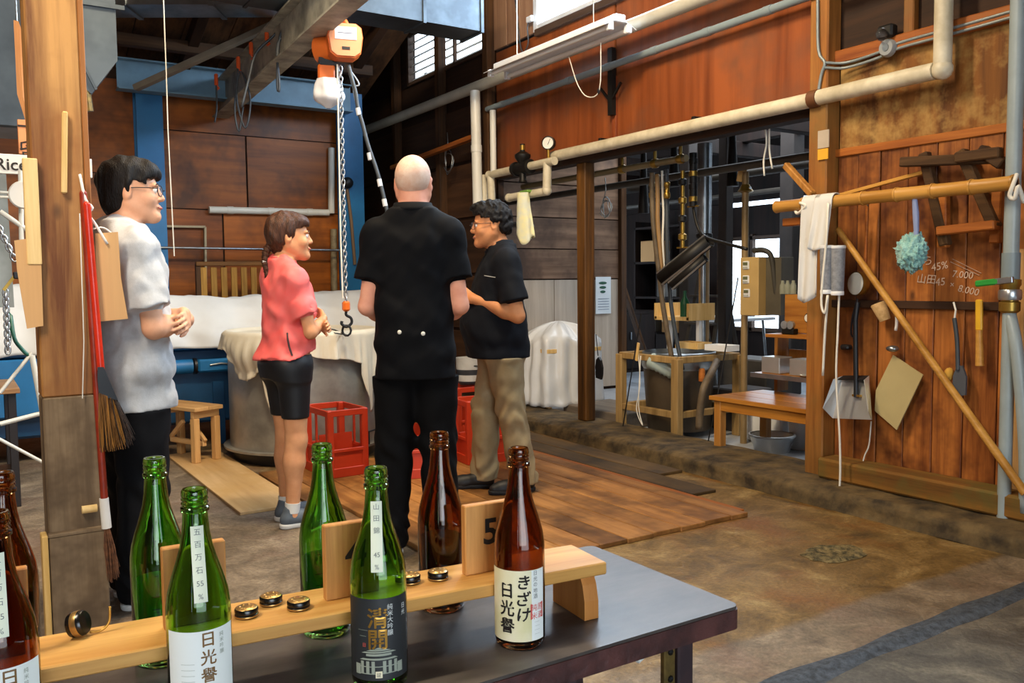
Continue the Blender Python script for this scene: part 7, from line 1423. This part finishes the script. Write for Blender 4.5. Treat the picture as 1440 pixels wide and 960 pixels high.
b = MB(); p_ = [Y(19, 28, 3.9), Y(26, 30, 3.9), Y(32, 135, 3.9), Y(47, 190, 3.9), Y(44, 196, 3.9), Y(24, 132, 3.9)]; n = len(p_); b.raw(p_ + [v_ + V3(.05, .35, 0) for v_ in p_], [tuple(range(n)), tuple(range(n, 2 * n))[::-1]] + [(i, n + i, n + (i + 1) % n, (i + 1) % n) for i in range(n)]); t = thing('tilted_board', 'wooden board with a pale face hung edge-on left of the post', 'board', p_[3]); b.build('panel', WOOD('tilted_board', 'a86a34', 'c88a50', 2), t); b = MB(); b.tube([p_[0] + V3(.02, .15, -.05), V3(p_[0].x + .02, p_[0].y + .15, 4.64)], .004, 5); b.build('hanger', mGALV, t)
b = MB(); b.box(Y(8, 90, 5.2), (.25, .4, .7), bev=.01); tag(b.build('duct_box', mDUCT), 'grey sheet-metal duct box at the upper left edge', 'duct')
b = MB(); b.raw([Y(-10, 238, 5.0), Y(8, 238, 5.0), Y(20, 432, 5.0), Y(-10, 432, 5.0)], [(0, 1, 2, 3)]); tag(b.build('machine_guard', MAT('dull_metal', '8a8c86', .4, .6, col2='6a6c66', scale=4), thick=.02), 'dull grey sheet-metal guard at the left edge behind the rods', 'machine guard')
t = thing('rod_lattice', 'lattice of thin white rods left of the post', 'rack', Y(30, 600, 4.3))
for p0, p1, r in (((29, 240), (31, 385), .010), ((0, 277), (40, 278), .006), ((0, 270), (42, 273), .006), ((0, 297), (45, 328), .010), ((60, 580), (45, 500), .012), ((0, 552), (45, 496), .008), ((0, 596), (62, 580), .010), ((-5, 615), (70, 655), .007), ((45, 500), (70, 640), .010)): b = MB(); b.tube([Y(*p0, 4.3), Y(*p1, 4.3)], r, 8); b.build('rod', mPIPEW, t, smooth=60)
ch = thing('hanging_chain', 'steel chain hanging from a black clip at the left edge', 'chain', Y(10, 480, 4.2)); cpts = smooth_path([Y(0, 322, 4.2), Y(10, 345, 4.2), Y(20, 360, 4.2)], 5) ; ob = []
def clink(p, d, k): 
    b = MB(); x_, y_, z_ = frame_of(d); ax_ = x_ if k % 2 else y_; b.tube([p + ax_ * (.010 * cos(a_)) + z_ * (.019 * sin(a_)) for a_ in np.linspace(0, 2 * pi, 11)[:-1]], .004, 5, closed=True); b.build('link', mCHAIN, ch, smooth=180)
for i in range(7): p0, p1 = Y(0, 322, 4.2), Y(19, 362, 4.2); clink(p0 + (p1 - p0) * (i / 6), p1 - p0, i)
for i in range(15): p0, p1 = Y(8, 412, 4.2), Y(11, 492, 4.2); clink(p0 + (p1 - p0) * (i / 14), p1 - p0, i)
b = MB(); b.beam(Y(22, 386, 4.2), Y(5, 408, 4.2), .02, .012); b.build('wire_arm', mBRS, ch); b = MB(); b.box(Y(26, 387, 4.2), (.04, .03, .03), bev=.004); b.build('clip', mPLAB, ch)
b = MB(); b.lathe([(.0001, .008), (.055, .008), (.06, 0), (.0001, -.004)], Y(34, 274, 4.25), 24, axis=(0, -1, 0)); tag(b.build('round_disc', mSIGN, smooth=40), 'round white disc half hidden behind the pale batten', 'disc')
t = thing('side_table', 'small dark-legged table with a pale brown top at the left edge', 'table', Z(15, 712)); q = Z(22, 712); tzz = Y(25, 548, q.y).z; xr = Y(27, 600, q.y).x
b = MB(); b.box((xr - .35, q.y + .25, tzz), (.72, .62, .028), bev=.003); b.build('top', WOOD('side_table_top', '7a5634', 'a88058', 0, .5), t)
for dx, dy in ((-.03, 0), (-.03, .5), (-.66, 0), (-.66, .5)): b = MB(); b.box((xr + dx, q.y + dy, (tzz - .014) / 2), (.042, .042, tzz - .014), bev=.003); b.build('leg', MAT('dark_leg', '1c1618', .5) if 'dark_leg' not in bpy.data.materials else bpy.data.materials['dark_leg'], t)
b = MB(); b.box((xr - .35, q.y + .02, .22), (.62, .03, .05), bev=.003); b.build('stretcher', mDARKW, t)
b = MB(); b.tube([Y(13, 480, 4.3), Y(14, 440, 4.35), Y(20, 475, 4.3), Y(30, 490, 4.3), Y(40, 500, 4.3)], .008, 6, smooth=4); tag(b.build('green_hose', MAT('green_hose', '1e5a4a', .4), smooth=180), 'dark green hose looping under the cardboard at the left', 'hose')
b = MB(); b.tube([V3(Y(234, 110, 6.2).x, 6.2, 4.08), Y(234, 110, 6.2), Y(236, 180, 6.2), Y(245, 360, 6.2)], .004, 6); tag(b.build('pull_rope', mSTRING), 'thin pale rope hanging in front of the left blue column', 'rope')
# pipes on the plywood wall
pipe([Y(294, 295, BACK - .03), Y(462, 299, BACK - .03)], .035, mPIPEW, 'cream horizontal pipe on the plywood wall behind the woman', bands=3)
pipe([Y(466, 208, BACK - .03), Y(466, 300, BACK - .03)], .034, mPIPEW, 'cream vertical pipe beside the hoist chain, upper piece')
pipe([Y(469, 322, BACK - .03), Y(470, 420, BACK - .03)], .034, MAT('worn_cream', 'a89a78', .6, col2='6a5a40', scale=8), 'worn cream vertical pipe beside the hoist chain, lower piece')
t = thing('ladle_pole', 'long-handled metal dipper hanging on the right blue column', 'dipper', Y(490, 380, BACK - .35)); b = MB(); b.ell(Y(489, 257, BACK - .24), (.06, .05, .06), 14); b.build('cup', mSTEELD, t, smooth=180); b = MB(); b.tube([Y(488, 265, BACK - .212), Y(494, 310, BACK - .212), Y(499, 372, BACK - .212)], .018, 8); b.build('handle', MAT('worn_handle', '7a6248', .6), t, smooth=60)
b = MB(); b.beam(X(552, 236, 4.1), X(668, 192, 4.1), .06, .04); tag(b.build('wall_rail', mBATTEN), 'brown rail slanting on the dark wall above the bald man', 'rail')

# more of the dim annex: posts, pipes, boxes, a ladder, shelves
mAP = MAT('annex_post_paint', '3c3430', .6, var=.3); mAG = MAT('annex_grey', '504a42', .55, .2, var=.3)
for i, (x_, xx, r, lab) in enumerate(((1112, 7.6, .09, 'dark square post in front of the bright annex window'), (968, 6.4, .07, 'dark square post far behind the hoses'), (1020, 6.0, .05, 'thin dark post between the steel column and the control pole'))):
    q = X(x_, 400, xx); b = MB(); b.box((xx, q.y, 1.45), (r * 2, r * 2, 2.9), bev=.008); tag(b.build('annex_post', mAP), lab, 'post', 'annex posts')
for i, (p0, p1, xx, r, lab) in enumerate((((985, 243), (1150, 233), 4.9, .03, 'grey pipe crossing high in the annex, nearest'), ((880, 268), (1110, 256), 6.6, .04, 'grey pipe crossing high in the annex, middle'), ((900, 290), (1120, 292), 7.8, .03, 'grey pipe crossing high in the annex, farthest'))):
    a_ = X(*p0, xx); e_ = V3(xx, 1.22, a_.z); a_ = V3(xx, (7.81, 11.88, 11.88)[i], a_.z); b = MB(); b.tube([a_, e_], r, 10); tag(b.build('annex_pipe', mAG, smooth=60), lab, 'pipe', 'annex pipes')
t = thing('far_shelf', 'dark open shelving with stored boxes far back in the annex', 'shelf', (8.6, 9.2, 0))
for zz in (.5, 1.0, 1.5, 2.0): b = MB(); b.box((8.6, 9.3, zz), (.4, 1.0, .03)); b.build('board', mANNEXD, t)
for yy in (8.82, 9.78): b = MB(); b.box((8.6, yy, 1.05), (.4, .03, 2.1)); b.build('side', mANNEXD, t)
for i, (yy, zz, w_, h_, mm, lab) in enumerate(((9.05, .515, .3, .3, mCARD, 'cardboard box on the lowest far shelf'), (9.5, .515, .35, .22, mAG, 'grey box on the lowest far shelf'), (9.1, 1.015, .4, .25, mAG, 'grey box on the middle far shelf'), (9.5, 1.515, .3, .3, mCARD, 'cardboard box on the upper far shelf'))): b = MB(); b.box((8.55, yy, zz + h_ / 2), (.3, w_, h_), bev=.006); tag(b.build('storage_box', mm), lab, 'box', 'boxes on the far shelf')
t = thing('step_ladder', 'grey step ladder standing between the posts in the annex', 'ladder', (6.3, 5.0, 0)); q = X(1000, 480, 6.3)
for sy in (-.2, .2):
    for sx in (-.3, .3): b = MB(); b.beam((6.3 + sx, q.y + sy, 0), (6.3, q.y + sy * .8, 1.3), .04, .02); b.build('rail', mAG, t)
for k in range(4): b = MB(); b.box((6.3 - .3 + .06 * k + .03, q.y, .28 + k * .27), (.07, .38, .02)); b.build('step', mAG, t)
for i, (x_, y_, xx, w_, h_, mm, lab) in enumerate(((1065, 520, 6.0, .5, .55, mAG, 'grey machine casing behind the worktable'), (1095, 600, 5.3, .35, .3, mFW, 'white plastic box on the floor behind the worktable'), (1040, 600, 5.5, .4, .35, mAP, 'dark box on the floor behind the control pole'))):
    q = X(x_, y_, xx); b = MB(); b.box((xx, q.y, h_ / 2), (.35, w_, h_), bev=.012); tag(b.build('storage_box', mm), lab, 'box')
for i, (x_, y0, y1, lab) in enumerate(((905, 240, 300, 'leftmost black tool hanging from the annex beam'), (948, 215, 262, 'middle black tool hanging from the annex beam'), (1030, 205, 262, 'rightmost black tool hanging from the annex beam'))):
    a_, e_ = X(x_, y0, 5.2), X(x_, y1, 5.2); b = MB(); b.tube([V3(a_.x, a_.y, 2.8), a_, e_], [.012, .03, .05], 8); tag(b.build('hanging_tool', mIRON, smooth=50), lab, 'tool', 'tools hanging in the annex')
